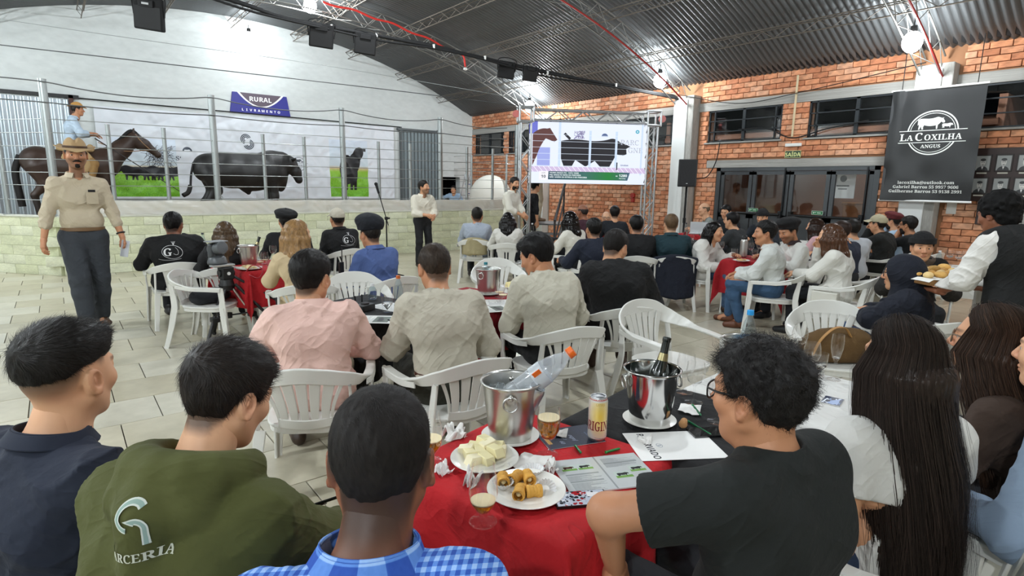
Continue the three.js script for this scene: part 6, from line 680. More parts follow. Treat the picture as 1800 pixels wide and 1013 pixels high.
function glass(kind, label, p, fill = 0, k = 1) {
  const t = thing('drinking_glass', label, 'glass', p, 0); const P = { tulip: [[.036, 0], [.038, .004], [.03, .009], [.012, .016], [.011, .024], [.02, .034], [.034, .058], [.0385, .085], [.036, .12], [.029, .158], [.0285, .163]], wine: [[.036, 0], [.036, .003], [.012, .008], [.0048, .018], [.0045, .068], [.01, .078], [.03, .094], [.0385, .122], [.0385, .14], [.034, .168], [.0335, .171]], beer: [[.033, 0], [.034, .004], [.014, .009], [.008, .018], [.0085, .052], [.024, .064], [.036, .09], [.0385, .12], [.0355, .158], [.035, .161]], tumbler: [[.028, 0], [.03, .003], [.033, .05], [.036, .108], [.036, .11]], flute: [[.03, 0], [.03, .003], [.006, .008], [.0042, .02], [.0045, .085], [.016, .105], [.026, .15], [.0275, .185], [.025, .215], [.0246, .218]], snifter: [[.034, 0], [.034, .004], [.012, .01], [.01, .02], [.03, .036], [.041, .066], [.038, .1], [.033, .122], [.0325, .125]] }[kind].map(([a, b]) => [a * k, b * k]);
  const base = { tulip: .026, wine: .078, beer: .056, tumbler: .006, flute: .098, snifter: .026 }[kind] * k, th = .0013; const inner = P.filter((q) => q[1] > base).map(([a, b]) => [a - th, b]).reverse(); inner.push([0, base + .002]); part(t, 'glass_wall', lathe([[0, 0], ...P, ...inner], 36), glassM);
  if (fill > 0) { const top = lerp(base, P[P.length - 1][1], fill), pr = P.filter((q) => q[1] > base && q[1] < top).map(([a, b]) => [a - th - .0004, b]); const rt = (y) => { for (let i = 0; i + 1 < P.length; i++) if (y <= P[i + 1][1]) return lerp(P[i][0], P[i + 1][0], (y - P[i][1]) / (P[i + 1][1] - P[i][1])) - th - .0004; return .02; }; const isBeer = kind === 'tulip' || kind === 'beer' || kind === 'snifter'; part(t, isBeer ? 'beer' : 'water', lathe([[0, base + .003], ...pr, [rt(top), top], [0, top]], 32), isBeer ? beerM : waterM); if (isBeer) part(t, 'foam', lathe([[0, top + .0003], [rt(top), top + .0003], [rt(top + .005), top + .005], [0, top + .004]], 32), foamM); } return t;
}
function bottle(label, p, o = {}) { // water bottle: body, cap, label band
  const t = thing('water_bottle', label, 'bottle', p, 0), h = o.h ?? .21, r = .033; part(t, 'bottle_body', lathe([[0, .004], [.02, 0], [.03, .003], [r, .012], [r, h * .2], [r - .002, h * .22], [r, h * .24], [r, h * .58], [r - .003, h * .66], [.022, h * .8], [.0135, h * .88], [.0125, h * .93], [.0125, h * .95], [.011, h * .95], [.011, h * .88], [.02, h * .8], [r - .005, h * .66], [r - .0015, h * .58], [r - .0015, .014], [0, .006]], 32), o.mat || clearPlastic);
  part(t, 'water', lathe([[0, .008], [r - .002, .014], [r - .002, h * (o.fill ?? .5)], [0, h * (o.fill ?? .5)]], 24), waterM); part(t, 'cap', [cyl(.0145, .0148, .018, 0, h * .965, 0, 20), cyl(.0152, .0152, .003, 0, h * .925, 0, 20)], std(o.cap ?? 0x2a78c0, .4)); if (o.band) part(t, 'label_band', lathe([[r + .0006, h * .3], [r + .0006, h * .52]], 32), std(o.band, .5)); return t;
}
function napkin(label, p, s = .05, flat = 0, seed = 1, turn = 0) { const f = (u, v) => { const x = (u - .5) * 2, z = (v - .5) * 2; if (flat) return [x * s + .004 * noise3(z * 2, seed, 1), .003 + .006 * Math.abs(noise3(x * 1.6 + seed, z * 1.6, 2)) + flat * .012 * Math.max(0, x * z), z * s * .8]; const r = Math.hypot(x, z), n = noise3(x * 2.2 + seed, z * 2.2, seed), m = noise3(x * 5 + seed, z * 5, 4); return [x * s * (.62 + .2 * m) + .012 * n, Math.max(.002, .024 + .026 * n + .012 * m - .012 * r), z * s * (.6 + .2 * n)]; }; return lone('napkin', label, 'napkin', sheet(f, 22, 22, .0012), std(0xe8e6e2, .9, { side: THREE.DoubleSide }), p, turn); }
const paperTex = (w, h, d) => canvasTex(w, h, d);
function flat(name, label, cat, p, w, d, turn, tex, th = .0012, o = {}) { const g = thing(name, label, cat, p, turn); part(g, o.body || 'sheet', rbox(w, th, d, .0005, 0, th / 2, 0, 1), o.mat || std(0xe6e5e2, .6)); if (tex) { const pl = new THREE.PlaneGeometry(w * (o.in ?? 1), d * (o.in ?? 1)).rotateX(-PI / 2).translate(0, th + .0003, 0); part(g, o.face || 'print', pl, o.lit ? std(0x000000, .12, { emissive: 0xffffff, emissiveMap: tex, emissiveIntensity: .8 }) : std(0xffffff, o.rough ?? .4, { map: tex })); } return g; }
// ------------------------------------------------------------------ near red table
const b1p = onT(897, 770);
lone('saucer', 'white saucer under the ice bucket on the near red cloth', 'saucer', lathe([[0, .004], [.06, .004], [.1, .014], [.101, .016], [.06, .008], [0, .007]].reverse(), 48), china, b1p);
const bk1 = bucket('steel ice bucket with a bottle and a can, on the near red cloth', b1p.clone().add(V(0, .006, 0)), { turn: .9 });
{ // clear bottle with orange cap leaning out of the bucket
  const t = bottle('clear water bottle with an orange cap leaning out of the ice bucket', b1p.clone().add(V(.0, .15, .0)), { h: .29, cap: 0xe8690f, fill: .2, mat: phys(0xf6f8fa, .1, { transmission: .86, thickness: 0, ior: 1.4 }) }); const ax = V(.787, .016, .617).multiplyScalar(.78).add(V(0, .62, 0)).normalize(); t.quaternion.setFromUnitVectors(V(0, 1, 0), ax); t.position.addScaledVector(ax, -.02); t.scale.set(1.3, 1, 1.3); const sl = part(t, 'label_band', lathe([[.0336, .125], [.0336, .17]], 32), phys(0xe9eef2, .2, { transmission: .5, thickness: 0 })); part(t, 'orange_mark', [box(.018, .03, .002, -.024, .148, .026).rotateY(-.4)], std(0xe8690f, .5));
  const c = thing('drink_can', 'silver can top showing among the ice in the bucket on the red cloth', 'can', b1p.clone().add(V(.035, .118, .045))); part(c, 'can_body', lathe([[0, 0], [.028, .002], [.031, .01], [.031, .075], [.027, .086], [.0265, .089], [.025, .088], [.024, .084], [0, .083]], 36), alu); part(c, 'pull_tab', [rbox(.014, .0016, .024, .0008, 0, .0865, .004), new THREE.TorusGeometry(.006, .0012, 6, 14).rotateX(PI / 2).translate(0, .0868, .012)], alu); c.rotation.set(.4, 0, -.2); }
plate('white plate of cheese blocks on the near red cloth', onT(852, 812), .108);
{ const r = rng(8), c = onT(852, 806), cm = std(0xeadfae, .55), cm2 = std(0xf0e6c2, .6); const spots = [[-.055, .02, .0], [-.02, .035, .3], [.02, .03, -.2], [.05, .02, .5], [-.045, -.02, .2], [-.01, -.012, -.4], [.028, -.02, .1], [.06, -.012, .8], [.0, -.05, .3], [-.032, -.05, -.2], [.036, -.052, .5]]; const g = extrude([[-.028, -.012], [.028, -.012], [.022, .014], [-.02, .012]], .03, .002).translate(0, .012, -.015); const words = ['leftmost back', 'back left', 'back middle', 'back right', 'left', 'central', 'right of centre', 'rightmost', 'front middle', 'front left', 'front right']; spots.forEach(([x, z, a], i) => { const m = lone('cheese_block', 'pale yellow cheese block, the ' + words[i] + ' one on the cheese plate', 'cheese', g, i % 3 ? cm : cm2, V(c.x + x, TH + .008 + (i % 4 === 2 ? .012 : 0), c.z + z), a * 2 + i); m.rotation.z = rr(-.25, .25, r); m.userData.group = 'cheese blocks on the near plate'; }); }
const pp = onT(925, 868); plate('white plate of pastries and paper cups on the near red cloth', pp, .112);
{ const dough = new THREE.MeshStandardMaterial({ color: 0xd9a040, roughness: .6, bumpMap: grainBump, bumpScale: .003 }), cream = std(0xeed9a0, .6); const G = (() => { const f = (u, v) => { const a = u * 2 * PI * 2.2, r = .016 + .006 * u + .002 * Math.sin(v * PI * 3), x = lerp(-.03, .03, v); return [x, .019 + Math.sin(a) * r, Math.cos(a) * r]; }; return sheet(f, 44, 8, .003); })(); const inn = new THREE.SphereGeometry(.014, 12, 8).scale(2, 1, 1).translate(0, .02, 0);
  [[905, 852, .3, 'at the back left of the pastry plate'], [928, 852, 1.2, 'standing in the middle of the pastry plate'], [913, 878, .7, 'at the front left of the pastry plate'], [938, 876, -.5, 'at the front right of the pastry plate'], [884, 856, 1.0, 'in a paper cup at the left of the pastry plate']].forEach(([x, y, a, w], i) => { const t = thing('pastry_roll', 'golden rolled pastry ' + w, 'pastry', onT(x, y).add(V(0, .008, 0)), a, 'rolled pastries'); part(t, 'crust', G, dough); part(t, 'filling', inn, cream); t.scale.setScalar(.74); });
  const cup = (() => { const n = 40; return sheet((u, v) => { const a = u * 2 * PI, r = lerp(.016, .03, v) + .0022 * Math.sin(a * 20) * v; return [Math.cos(a) * r, v * .02, Math.sin(a) * r]; }, 120, 4, .0006); })(); const cpM = std(0xe6e6e6, .6, { side: THREE.DoubleSide }); [[938, 838, 0, 'upright at the back of the pastry plate'], [957, 868, 1, 'tipped at the right rim of the pastry plate'], [884, 862, 0, 'holding the left pastry']].forEach(([x, y, tip, w]) => { const m = lone('paper_cup', 'crimped white paper case ' + w, 'paper case', cup, cpM, onT(x, y).add(V(0, .009, 0))); if (tip) m.rotation.set(.9, 0, .4); }); }
glass('tulip', 'tulip beer glass nearly empty in front of the pastry plate', onT(849, 918), .24); glass('tulip', 'tulip beer glass half hidden behind the blue shirt\u2019s head', onT(757, 812), .36); glass('beer', 'stemmed glass of golden beer beside the ice bucket', onT(963, 800), .68);
{ const tex = canvasTex(512, 512, (x, w, h) => { x.fillStyle = '#e9e6dd'; x.fillRect(0, 0, w, h); x.fillStyle = '#b3202a'; x.fillRect(0, h * .04, w, h * .1); x.fillStyle = '#f3efe4'; x.font = 'bold 40px sans-serif'; x.textAlign = 'center'; for (const q of [.22, .72]) x.fillText('ANTARCTICA', w * q, h * .115); for (const q of [.22, .72]) { const g = x.createRadialGradient(w * q, h * .46, 8, w * q, h * .46, 120); g.addColorStop(0, '#f5d25a'); g.addColorStop(1, '#e9e6dd'); x.fillStyle = g; x.fillRect(w * q - 125, h * .25, 250, h * .45); x.fillStyle = '#8a1c22'; x.font = 'bold 64px serif'; x.fillText('ORIGINAL', w * q, h * .6); x.strokeStyle = '#15120f'; x.lineWidth = 16; x.beginPath(); x.moveTo(w * (q - .08), h * .68); x.lineTo(w * (q + .07), h * .84); x.stroke(); x.fillStyle = '#c02a2e'; x.beginPath(); x.arc(w * (q + .1), h * .88, 24, 0, 7); x.fill(); x.fillStyle = '#d9b54a'; x.font = '22px serif'; x.fillText('Cerveja', w * q, h * .36); } x.fillStyle = '#c9a23a'; x.fillRect(0, h * .97, w, h * .012); });
  const t = thing('beer_can', 'tall cream beer can with red band on the red cloth\u2019s right edge', 'can', onT(1049, 772), 1.2); part(t, 'can_body', lathe([[.0315, .012], [.033, .018], [.033, .142], [.0285, .155]], 48), std(0xffffff, .32, { map: tex, metalness: .25 })); part(t, 'can_base', lathe([[0, .006], [.024, .003], [.026, 0], [.028, .003], [.0315, .012]], 40), alu); part(t, 'can_top', lathe([[.0285, .155], [.0278, .159], [.0265, .159], [.0255, .154], [0, .1535]], 40), alu); part(t, 'pull_tab', [rbox(.015, .0016, .025, .0008, 0, .1565, .004)], alu); }
napkin('crumpled white napkin behind the near cheese plate', onT(800, 768), .055, 0, 3); napkin('small crumpled napkin left of the cheese plate', onT(779, 832), .036, 0, 9); napkin('twisted napkin at the pastry plate\u2019s left', onT(830, 850), .034, 0, 14, .5); napkin('creased napkin between the cheese and pastry plates', onT(930, 818), .06, 1, 5, .4); napkin('twisted napkin end right of the pastry plate', onT(965, 832), .03, 0, 21); napkin('folded white napkin behind the stemmed beer glass', onT(985, 765), .03, .8, 6, .7);
flat('flyer', 'dark blue printed flyer under the stemmed beer glass', 'flyer', onT(1000, 768), .15, .21, 1.25, canvasTex(256, 360, (x, w, h) => { x.fillStyle = '#141c34'; x.fillRect(0, 0, w, h); const r = rng(4); for (let i = 0; i < 500; i++) { x.fillStyle = 'rgba(150,170,220,' + r() * .4 + ')'; x.fillRect(r() * w, r() * h, 2, 2); } x.fillStyle = '#b8c2da'; x.font = 'italic 34px serif'; x.fillText('09', 40, 120); x.fillText('de', 90, 150); x.fillText('julho', 60, 200); x.fillStyle = '#c79a4a'; x.fillRect(60, 20, 120, 26); x.fillStyle = '#7f8fb4'; x.font = '16px sans-serif'; x.fillText('20h  Livramento', 40, 300); }));
{ const t = flat('catalogue', 'open glossy cattle sale catalogue with animal pictures', 'catalogue', onT(1063, 832), .29, .2, -.42, canvasTex(900, 620, (x, w, h) => { x.fillStyle = '#b9bcbc'; x.fillRect(0, 0, w, h); x.fillStyle = '#8e9292'; x.fillRect(w * .49, 0, w * .02, h); const r = rng(6); const pic = (px, py, pw, ph, c) => { x.fillStyle = '#b8c4bc'; x.fillRect(px, py, pw, ph); x.fillStyle = '#6f9a4a'; x.fillRect(px, py + ph * .65, pw, ph * .35); cow(x, px + pw * .5, py + ph * .5, pw * .34, c); }; pic(60, 120, 150, 105, '#4a2a1c'); pic(225, 120, 150, 105, '#181a1c'); pic(520, 330, 170, 120, '#16181a'); pic(705, 250, 160, 110, '#121416'); x.fillStyle = '#8f9494'; x.fillRect(60, 290, 330, 26); x.fillRect(60, 420, 330, 26); x.fillRect(500, 150, 350, 20); x.fillStyle = '#5a5f60'; for (let i = 0; i < 26; i++) { x.fillRect(60, 330 + i * 10 - (i > 8 ? -40 : 0), 120 + r() * 220, 3); x.fillRect(500, 60 + i * 7, 120 + r() * 240, 2.5); } }), .004, { rough: .25 }); }
flat('smartphone', 'smartphone with a lit photo on its screen at the red cloth\u2019s edge', 'phone', onT(1021, 880), .155, .074, -.5, canvasTex(420, 200, (x, w, h) => { x.fillStyle = '#c9d4e4'; x.fillRect(0, 0, w, h); const r = rng(12); x.fillStyle = '#b3202a'; x.fillRect(150, 0, 120, 60); for (let i = 0; i < 90; i++) { x.fillStyle = ['#22252c', '#e8eef6', '#5a6270', '#b9c4d6', '#a83038', '#101216'][Math.floor(r() * 6)]; x.beginPath(); x.arc(r() * w * .72 + 30, r() * h, 4 + r() * 13, 0, 7); x.fill(); } x.fillStyle = '#f4f7fb'; x.fillRect(270, 30, 100, 60); x.fillStyle = '#2f6fd0'; for (const q of [300, 330, 360]) { x.beginPath(); x.arc(q, 120, 9, 0, 7); x.fill(); } x.fillStyle = '#fff'; for (const q of [40, 100, 160]) { x.beginPath(); x.arc(395, q, 10, 0, 7); x.fill(); } }), .008, { mat: blackPlastic, in: .95, face: 'screen', body: 'phone_body', lit: 1 });
const pen = (label, a, b, hex) => { const t = thing('pen', label, 'pen', a); const d = b.clone().sub(a); part(t, 'barrel', [rod(V(0, .006, 0), d.clone().multiplyScalar(.72).add(V(0, .006, 0)), .0045, 10)], phys(hex, .25, { transmission: .3, thickness: 0 })); part(t, 'tip', [rod(d.clone().multiplyScalar(.72).add(V(0, .006, 0)), d.clone().multiplyScalar(.8).add(V(0, .006, 0)), .0045, 10, .001), rod(V(0, .006, 0), d.clone().multiplyScalar(-.06).add(V(0, .006, 0)), .0048, 10)], std(hex, .4)); };
pen('green pen on the red cloth above the catalogue', onT(1012, 788), onT(1024, 803), 0x0f7a3c); pen('green pen at the red cloth\u2019s right edge by the catalogue', onT(1066, 798), onT(1096, 790), 0x1f8a3a); pen('green pen lying by the cork on the black cloth', onT(1212, 745), onT(1262, 775), 0x0f6a40); pen('green pen leaning on the napkin on the black cloth', onT(1218, 716), onT(1236, 738), 0x0f7a4a);
// ------------------------------------------------------------------ near black table
const b2p = onT(1141, 742); lone('saucer', 'white saucer under the champagne bucket on the black cloth', 'saucer', lathe([[0, .004], [.06, .004], [.098, .014], [.099, .016], [.06, .008], [0, .007]].reverse(), 48), china, b2p);
bucket('shiny steel ice bucket with a dark champagne bottle on the near black cloth', b2p.clone().add(V(0, .006, 0)), { turn: 2.6, mat: std(0xd2d2d0, .12, { metalness: 1 }), ice: 0 });
function champagne(label, p, tilt, k = 1) { const t = thing('champagne_bottle', label, 'bottle', p); const gm = phys(0x0c1410, .12, { clearcoat: .6 }); part(t, 'bottle_body', lathe([[0, 0], [.036, .002], [.04, .012], [.04, .13], [.034, .165], [.019, .2], [.0155, .225], [.0145, .268], [.0165, .272], [.0165, .284], [.0145, .287], [.011, .287], [0, .27]].map(([a, b]) => [a * k, b * k]), 32), gm); part(t, 'neck_foil', lathe([[.0205, .197], [.0165, .226]].map(([a, b]) => [a * k, b * k]), 24), std(0x9a8f6a, .3, { metalness: .8 })); t.rotation.set(...tilt); return t; }
champagne('open dark champagne bottle standing in the shiny bucket', b2p.clone().add(V(.035, .03, -.02)), [.02, 0, -.22], 1);
glass('wine', 'empty wine glass right behind the champagne bucket, the farther one', onT(1203, 690), 0); glass('wine', 'empty wine glass by the champagne bucket, the nearer one', onT(1219, 708), 0); glass('wine', 'wine glass half hidden by the man in glasses\u2019 face', onT(1260, 742), .3);
{ const t = thing('cork', 'champagne cork lying on the near black cloth', 'cork', onT(1201, 750), .5); part(t, 'cork_body', [lathe([[0, 0], [.0125, .001], [.013, .004], [.012, .018], [.0145, .024], [.016, .034], [.013, .041], [0, .042]], 20).rotateZ(PI / 2).translate(.02, .0145, 0)], std(0xb98a5c, .9, { bumpMap: grainBump, bumpScale: .002 })); }
flat('smartphone', 'dark smartphone beside the cork on the near black cloth', 'phone', onT(1248, 762), .15, .072, -.5, null, .008, { mat: phys(0x0b0c0e, .08, { clearcoat: 1 }), body: 'phone_body' });
napkin('flat white napkin between the wine glasses and the cork', onT(1212, 722), .05, .6, 8, .5);
flat('reserved_sheet', 'white sheet reading RESERVADO across the red and black cloths', 'sheet', onT(1184, 783), .21, .297, 1.02, canvasTex(512, 724, (x, w, h) => { x.fillStyle = '#ecebe8'; x.fillRect(0, 0, w, h); x.fillStyle = '#22242a'; x.font = 'bold 84px sans-serif'; x.textAlign = 'center'; x.save(); x.translate(w * .5, h * .16); x.rotate(PI); x.fillText('RESERVADO', 0, 0); x.restore(); x.strokeStyle = '#8a94a6'; x.lineWidth = 4; x.beginPath(); x.ellipse(w * .5, h * .33, 34, 24, 0, 0, 7); x.stroke(); swirl(x, w * .5, h * .33, 16, '#6f7a90'); }), .001, { rough: .8 });
napkin('little wisp of crumpled paper on the reserved sheet', onT(1133, 776), .028, .8, 31, .6);
// ------------------------------------------------------------------ near white table
bottle('clear water bottle with a bright blue cap behind the man in glasses', onT(1308, 672), { cap: 0x2a9be0, band: 0x5aa8dc, h: .25 }).position.add(V(0, .085, 0));
bucket('steel ice bucket half hidden behind the wavy black hair', onT(1306, 674), { turn: .3, ice: 0 });
glass('flute', 'empty champagne flute on the white cloth beside the wavy black hair', onT(1465, 668), .1); glass('snifter', 'clear round glass behind the wavy black hair, left of the flute', onT(1425, 645), 0); glass('tumbler', 'tumbler with water left of the flute', onT(1438, 660), .4);
glass('wine', 'wine glass lying back behind the wavy black hair', onT(1402, 632), 0);
flat('card', 'blue and white folded card at the white cloth\u2019s front edge', 'card', onT(1463, 706), .1, .07, .2, canvasTex(256, 180, (x, w, h) => { x.fillStyle = '#20304e'; x.fillRect(0, 0, w, h); const r = rng(3); for (let i = 0; i < 24; i++) { x.fillStyle = ['#8fa4cc', '#e6ecf4', '#46629a', '#16203a'][Math.floor(r() * 4)]; x.beginPath(); x.moveTo(r() * w, r() * h); x.lineTo(r() * w, r() * h); x.lineTo(r() * w, r() * h); x.fill(); } }), .003);
{ const c = chair(2, 'round-backed white armchair with the brown handbag on it', onT(1462, 632, .385).setY(0), -1.0); const p = c.position.clone(); const t = thing('handbag', 'brown suede handbag with a tan strap on the round-backed chair', 'bag', V(p.x - .02, .39, p.z + .02), -.66); const F = new Field(.012); F.ell(V(.03, .12, 0), V(.2, .1, .12), .03); F.cap(V(-.13, .1, 0), V(.17, .14, 0), .09, .075, .06); F.cap(V(-.18, .05, 0), V(.2, .05, 0), .09, .09, .06); F.disp((x, y, z) => .016 * noise3(x * 9, y * 7, z * 9) + .006 * noise3(x * 22, y * 22, z * 22)); F.cut((x, y) => -y, .02); part(t, 'bag_body', F.mesh(), std(0x5a4222, .95, { bumpMap: grainBump, bumpScale: .002 })); part(t, 'strap', [sweep([[[-.2, .06, .09], [0, 0, 1], .028], [[-.16, .17, .1], [0, 0, 1], .028], [[-.08, .25, .1], [0, 0, 1], .028], [[.0, .25, .09], [0, 0, 1], .028], [[.05, .19, .08], [0, 0, 1], .028]], .006, { seg: 30 })], std(0xa87c46, .6)); }
chair(2, 'empty round-backed white armchair beyond the near black cloth', atHeight(1170, 632, .385).setY(0), -.15);
chair(0, 'empty white armchair with a dark coat on its seat behind the tripod', atHeight(366, 532, .385).setY(0), .95);
{ const p = atHeight(366, 532, .385), t = lone('folded_coat', 'dark bundled coat on the empty chair behind the tripod', 'coat', (() => { const F = new Field(.014); F.ell(V(0, .06, 0), V(.2, .075, .15), .04); F.disp((x, y, z) => .016 * noise3(x * 12, y * 12, z * 12)); F.cut((x, y) => -y, .02); return F.mesh(); })(), clothM(0x0f1116), V(p.x + .02, .39, p.z), .6); }
chair(2, 'empty white armchair on the far side of the black-clothed table', atHeight(628, 560, .385).setY(0), -.3); chair(2, 'empty white armchair beyond the bucket on the dark red cloth', atHeight(880, 520, .385).setY(0), -.4);
// ------------------------------------------------------------------ centre tables
bottle('tall clear bottle with an orange cap on the black cloth by the beige shirt', onT(701, 548), { cap: 0xc8642a, h: .25, fill: .2 }); glass('tumbler', 'tall glass of water on the black cloth right of the pink shirt', onT(681, 548), .5, 1.1);
bottle('small clear bottle on the black cloth left of the tumbler', onT(655, 528), { cap: 0xdadada, h: .12, fill: .1 }); 
{ const t = thing('radio_box', 'small black wireless box with two stubby aerials on the black cloth', 'receiver', onT(641, 546), .4); part(t, 'case', rbox(.12, .045, .09, .006, 0, .0225, 0), blackPlastic); part(t, 'dial', [cyl(.028, .03, .012, .0, .05, .005, 24)], std(0x1c1c1e, .3)); for (const s of [-1, 1]) part(t, 'aerial', [rod(V(s * .03, .04, -.05), V(s * .034, .1, -.055), .006, 8)], rubber); }
const sheetDraw = (seed, img) => canvasTex(256, 360, (x, w, h) => { x.fillStyle = '#dcdcd8'; x.fillRect(0, 0, w, h); const r = rng(seed); x.fillStyle = '#777b7e'; for (let i = 0; i < 30; i++) x.fillRect(20, 30 + i * 11, 60 + r() * 150, 3); if (img) { x.fillStyle = '#5f6a60'; x.fillRect(30, 120, 190, 120); cow(x, 125, 180, 62, '#141618'); } });
flat('sale_sheet', 'printed sale sheet on the black cloth nearest the pink shirt', 'sheet', onT(672, 562), .21, .29, .9, sheetDraw(1, 1)); flat('sale_sheet', 'printed sale sheet under the tumbler on the black cloth', 'sheet', onT(690, 540), .21, .29, .3, sheetDraw(2)); flat('smartphone', 'phone with a pale screen on the black cloth beside the beige shirt', 'phone', onT(704, 562), .15, .072, .2, canvasTex(64, 128, (x, w, h) => { x.fillStyle = '#b9c6d2'; x.fillRect(0, 0, w, h); x.fillStyle = '#54657a'; for (let i = 0; i < 9; i++) x.fillRect(6, 8 + i * 13, 40, 4); }), .008, { mat: blackPlastic, in: .92, face: 'screen', body: 'phone_body', lit: 1 });
const b3p = onT(857, 518); lone('saucer', 'white saucer under the middle ice bucket', 'saucer', lathe([[0, .004], [.06, .004], [.1, .014], [.101, .016], [.06, .008], [0, .007]].reverse(), 40), china, b3p); bucket('steel ice bucket of bottles on the dark red cloth between the beige shirts', b3p.clone().add(V(0, .006, 0)), { turn: .4 }); bottle('bottle with a teal cap sticking out of the middle ice bucket', b3p.clone().add(V(-.02, .06, 0)), { cap: 0x2a7a86, h: .2 });
glass('snifter', 'short-stemmed glass beside the middle ice bucket', onT(878, 523), .1, 1.1); glass('snifter', 'short-stemmed glass in front of the other by the middle bucket', onT(884, 528), .15); plate('plate of cheese beside the middle ice bucket', onT(900, 507), .1); lone('cheese_block', 'large pale cheese wedge on the plate by the middle bucket', 'cheese', extrude([[-.06, 0], [.06, 0], [.05, .03], [-.05, .035]], .07, .004).translate(0, 0, -.035), std(0xe4d596, .6), onT(901, 505).add(V(0, .008, 0)), .4);
flat('sale_sheet', 'printed sheet at the front edge of the dark red cloth', 'sheet', onT(876, 543), .2, .28, 1.3, sheetDraw(3, 1), .004); flat('sale_sheet', 'white sheets with a pen on the dark red cloth', 'sheet', onT(888, 532), .21, .29, 1.0, sheetDraw(4)); 
// ------------------------------------------------------------------ left tables
const b4p = onT(438, 466); bucket('steel ice bucket with a dark bottle on the red cloth by the tripod', b4p, { turn: .3 }); champagne('dark wine bottle leaning in the bucket by the tripod', b4p.clone().add(V(.03, .03, -.02)), [0, 0, -.35], .95); plate('plate of snacks on the red cloth in front of the bucket by the tripod', onT(438, 474), .12); lone('snack_pile', 'pale snack slices heaped on the plate by the tripod', 'snacks', (() => { const F = new Field(.008); for (let i = 0; i < 14; i++) F.ell(V(.07 * Math.cos(i * 2.4) * ((i % 4) / 3), .016 + .006 * (i % 3), .07 * Math.sin(i * 2.4) * ((i % 4) / 3)), V(.024, .01, .02), .004); return F.mesh(); })(), std(0xd2b98a, .7), onT(438, 474).add(V(0, .006, 0))).userData.kind = 'stuff';
for (const [x, y, k, l] of [[458, 468, 'snifter', 'short-stemmed glass right of the tripod-side bucket'], [466, 464, 'snifter', 'short-stemmed glass beside the blonde hair, farther one'], [474, 470, 'tumbler', 'tumbler beside the blonde hair'], [481, 459, 'wine', 'wine glass by the blonde woman\u2019s sleeve']]) glass(k, l, onT(x, y), .15);
bottle('clear water bottle with dark cap on the left white cloth', onT(358, 441), { cap: 0x3a3f44, h: .22 }); glass('tumbler', 'tumbler on the left white cloth beside the bottle', onT(368, 444), .2);
// ------------------------------------------------------------------ middle right red table
{ const t = thing('thermos', 'steel thermos flask on the red cloth before the moustached man', 'flask', onT(1306, 452)); part(t, 'flask_body', lathe([[0, 0], [.045, .002], [.047, .01], [.047, .2], [.036, .225], [.034, .23], [0, .23]], 32), steel); part(t, 'flask_lid', lathe([[.035, .23], [.036, .25], [.03, .275], [0, .278]], 28), blackPlastic); part(t, 'handle', [tube([V(.046, .19, 0), V(.08, .17, 0), V(.08, .08, 0), V(.046, .05, 0)], .008, 20, 8)], blackPlastic); }
for (const [x, y, k, l, f] of [[1266, 450, 'wine', 'wine glass in front of the long-haired woman', .2], [1290, 454, 'tumbler', 'tumbler left of the thermos', .5], [1318, 452, 'wine', 'wine glass right of the thermos', .2], [1326, 455, 'tumbler', 'tumbler right of the thermos', .4], [1334, 450, 'wine', 'wine glass nearest the moustached man', .2]]) glass(k, l, onT(x, y), f, 1.1);
plate('plate of snacks on the red cloth before the thermos', onT(1303, 460), .1); lone('snack_pile', 'small snacks on the plate before the thermos', 'snacks', (() => { const F = new Field(.008); for (let i = 0; i < 9; i++) F.ell(V(.05 * Math.cos(i * 2.4) * ((i % 3) / 2), .016, .05 * Math.sin(i * 2.4) * ((i % 3) / 2)), V(.02, .011, .018), .004); return F.mesh(); })(), std(0xc9a26a, .7), onT(1303, 460).add(V(0, .006, 0))).userData.kind = 'stuff';
// ------------------------------------------------------------------ far tables
const near = (i, dx, dz) => V(farAt[i].x + dx, TH + .002, farAt[i].z + dz);
bottle('large clear water bottle on the black cloth beside the teal polo shirt', near(0, -.05, -.05), { h: .3, cap: 0x3a3f44 }); glass('wine', 'wine glass on the black cloth right of the large bottle', near(0, .16, .1), .4); glass('tumbler', 'tumbler on the black cloth right of the large bottle', near(0, .22, -.1), .2);
{ const t = thing('laptop', 'open grey laptop on the far red cloth by the white column', 'laptop', near(1, -.1, 0), 2.1); part(t, 'keyboard_base', rbox(.32, .015, .22, .004, 0, .0075, 0), alu); part(t, 'lid', [rbox(.32, .21, .01, .004, 0, .115, .13).rotateX(.0)], alu); } for (const [dx, dz, l] of [[.15, .1, 'right of the laptop'], [.22, -.08, 'behind the laptop'], [.08, .2, 'in front of the laptop']]) glass('wine', 'wine glass on the far red cloth ' + l, near(1, dx, dz), .4);
bottle('clear water bottle on the black cloth by the left truss leg', near(3, -.02, .1), { h: .24, cap: 0xdadada }); glass('tumbler', 'tumbler on the black cloth by the left truss leg', near(3, .12, .08), .1); bottle('taller clear bottle behind the one by the left truss leg', near(3, -.2, -.15), { h: .3, cap: 0x3a3f44 });
plate('plate on the black cloth in front of the white blouse woman', near(2, .1, .1), .1); glass('tumbler', 'tumbler on the black cloth by the white blouse woman', near(2, -.08, .05), .2); glass('tumbler', 'glass on the far red cloth below the screen', near(4, .05, .1), .4); plate('plate on the far red cloth below the screen', near(4, -.1, .12), .1);
glass('tumbler', 'tumbler on the white cloth behind the black beret', near(5, -.15, .1), .2); for (const [dx, dz, l] of [[.12, .05, 'left one by the waiter\u2019s sleeve'], [.2, -.06, 'farther one by the waiter\u2019s sleeve'], [.26, .08, 'right one by the waiter\u2019s sleeve']]) glass('wine', 'wine glass on the white cloth, the ' + l, near(6, dx, dz), .3, 1.1); bottle('clear bottle in front of the woman with beanie and scarf', near(6, -.22, -.05), { h: .2, cap: 0xdadada });
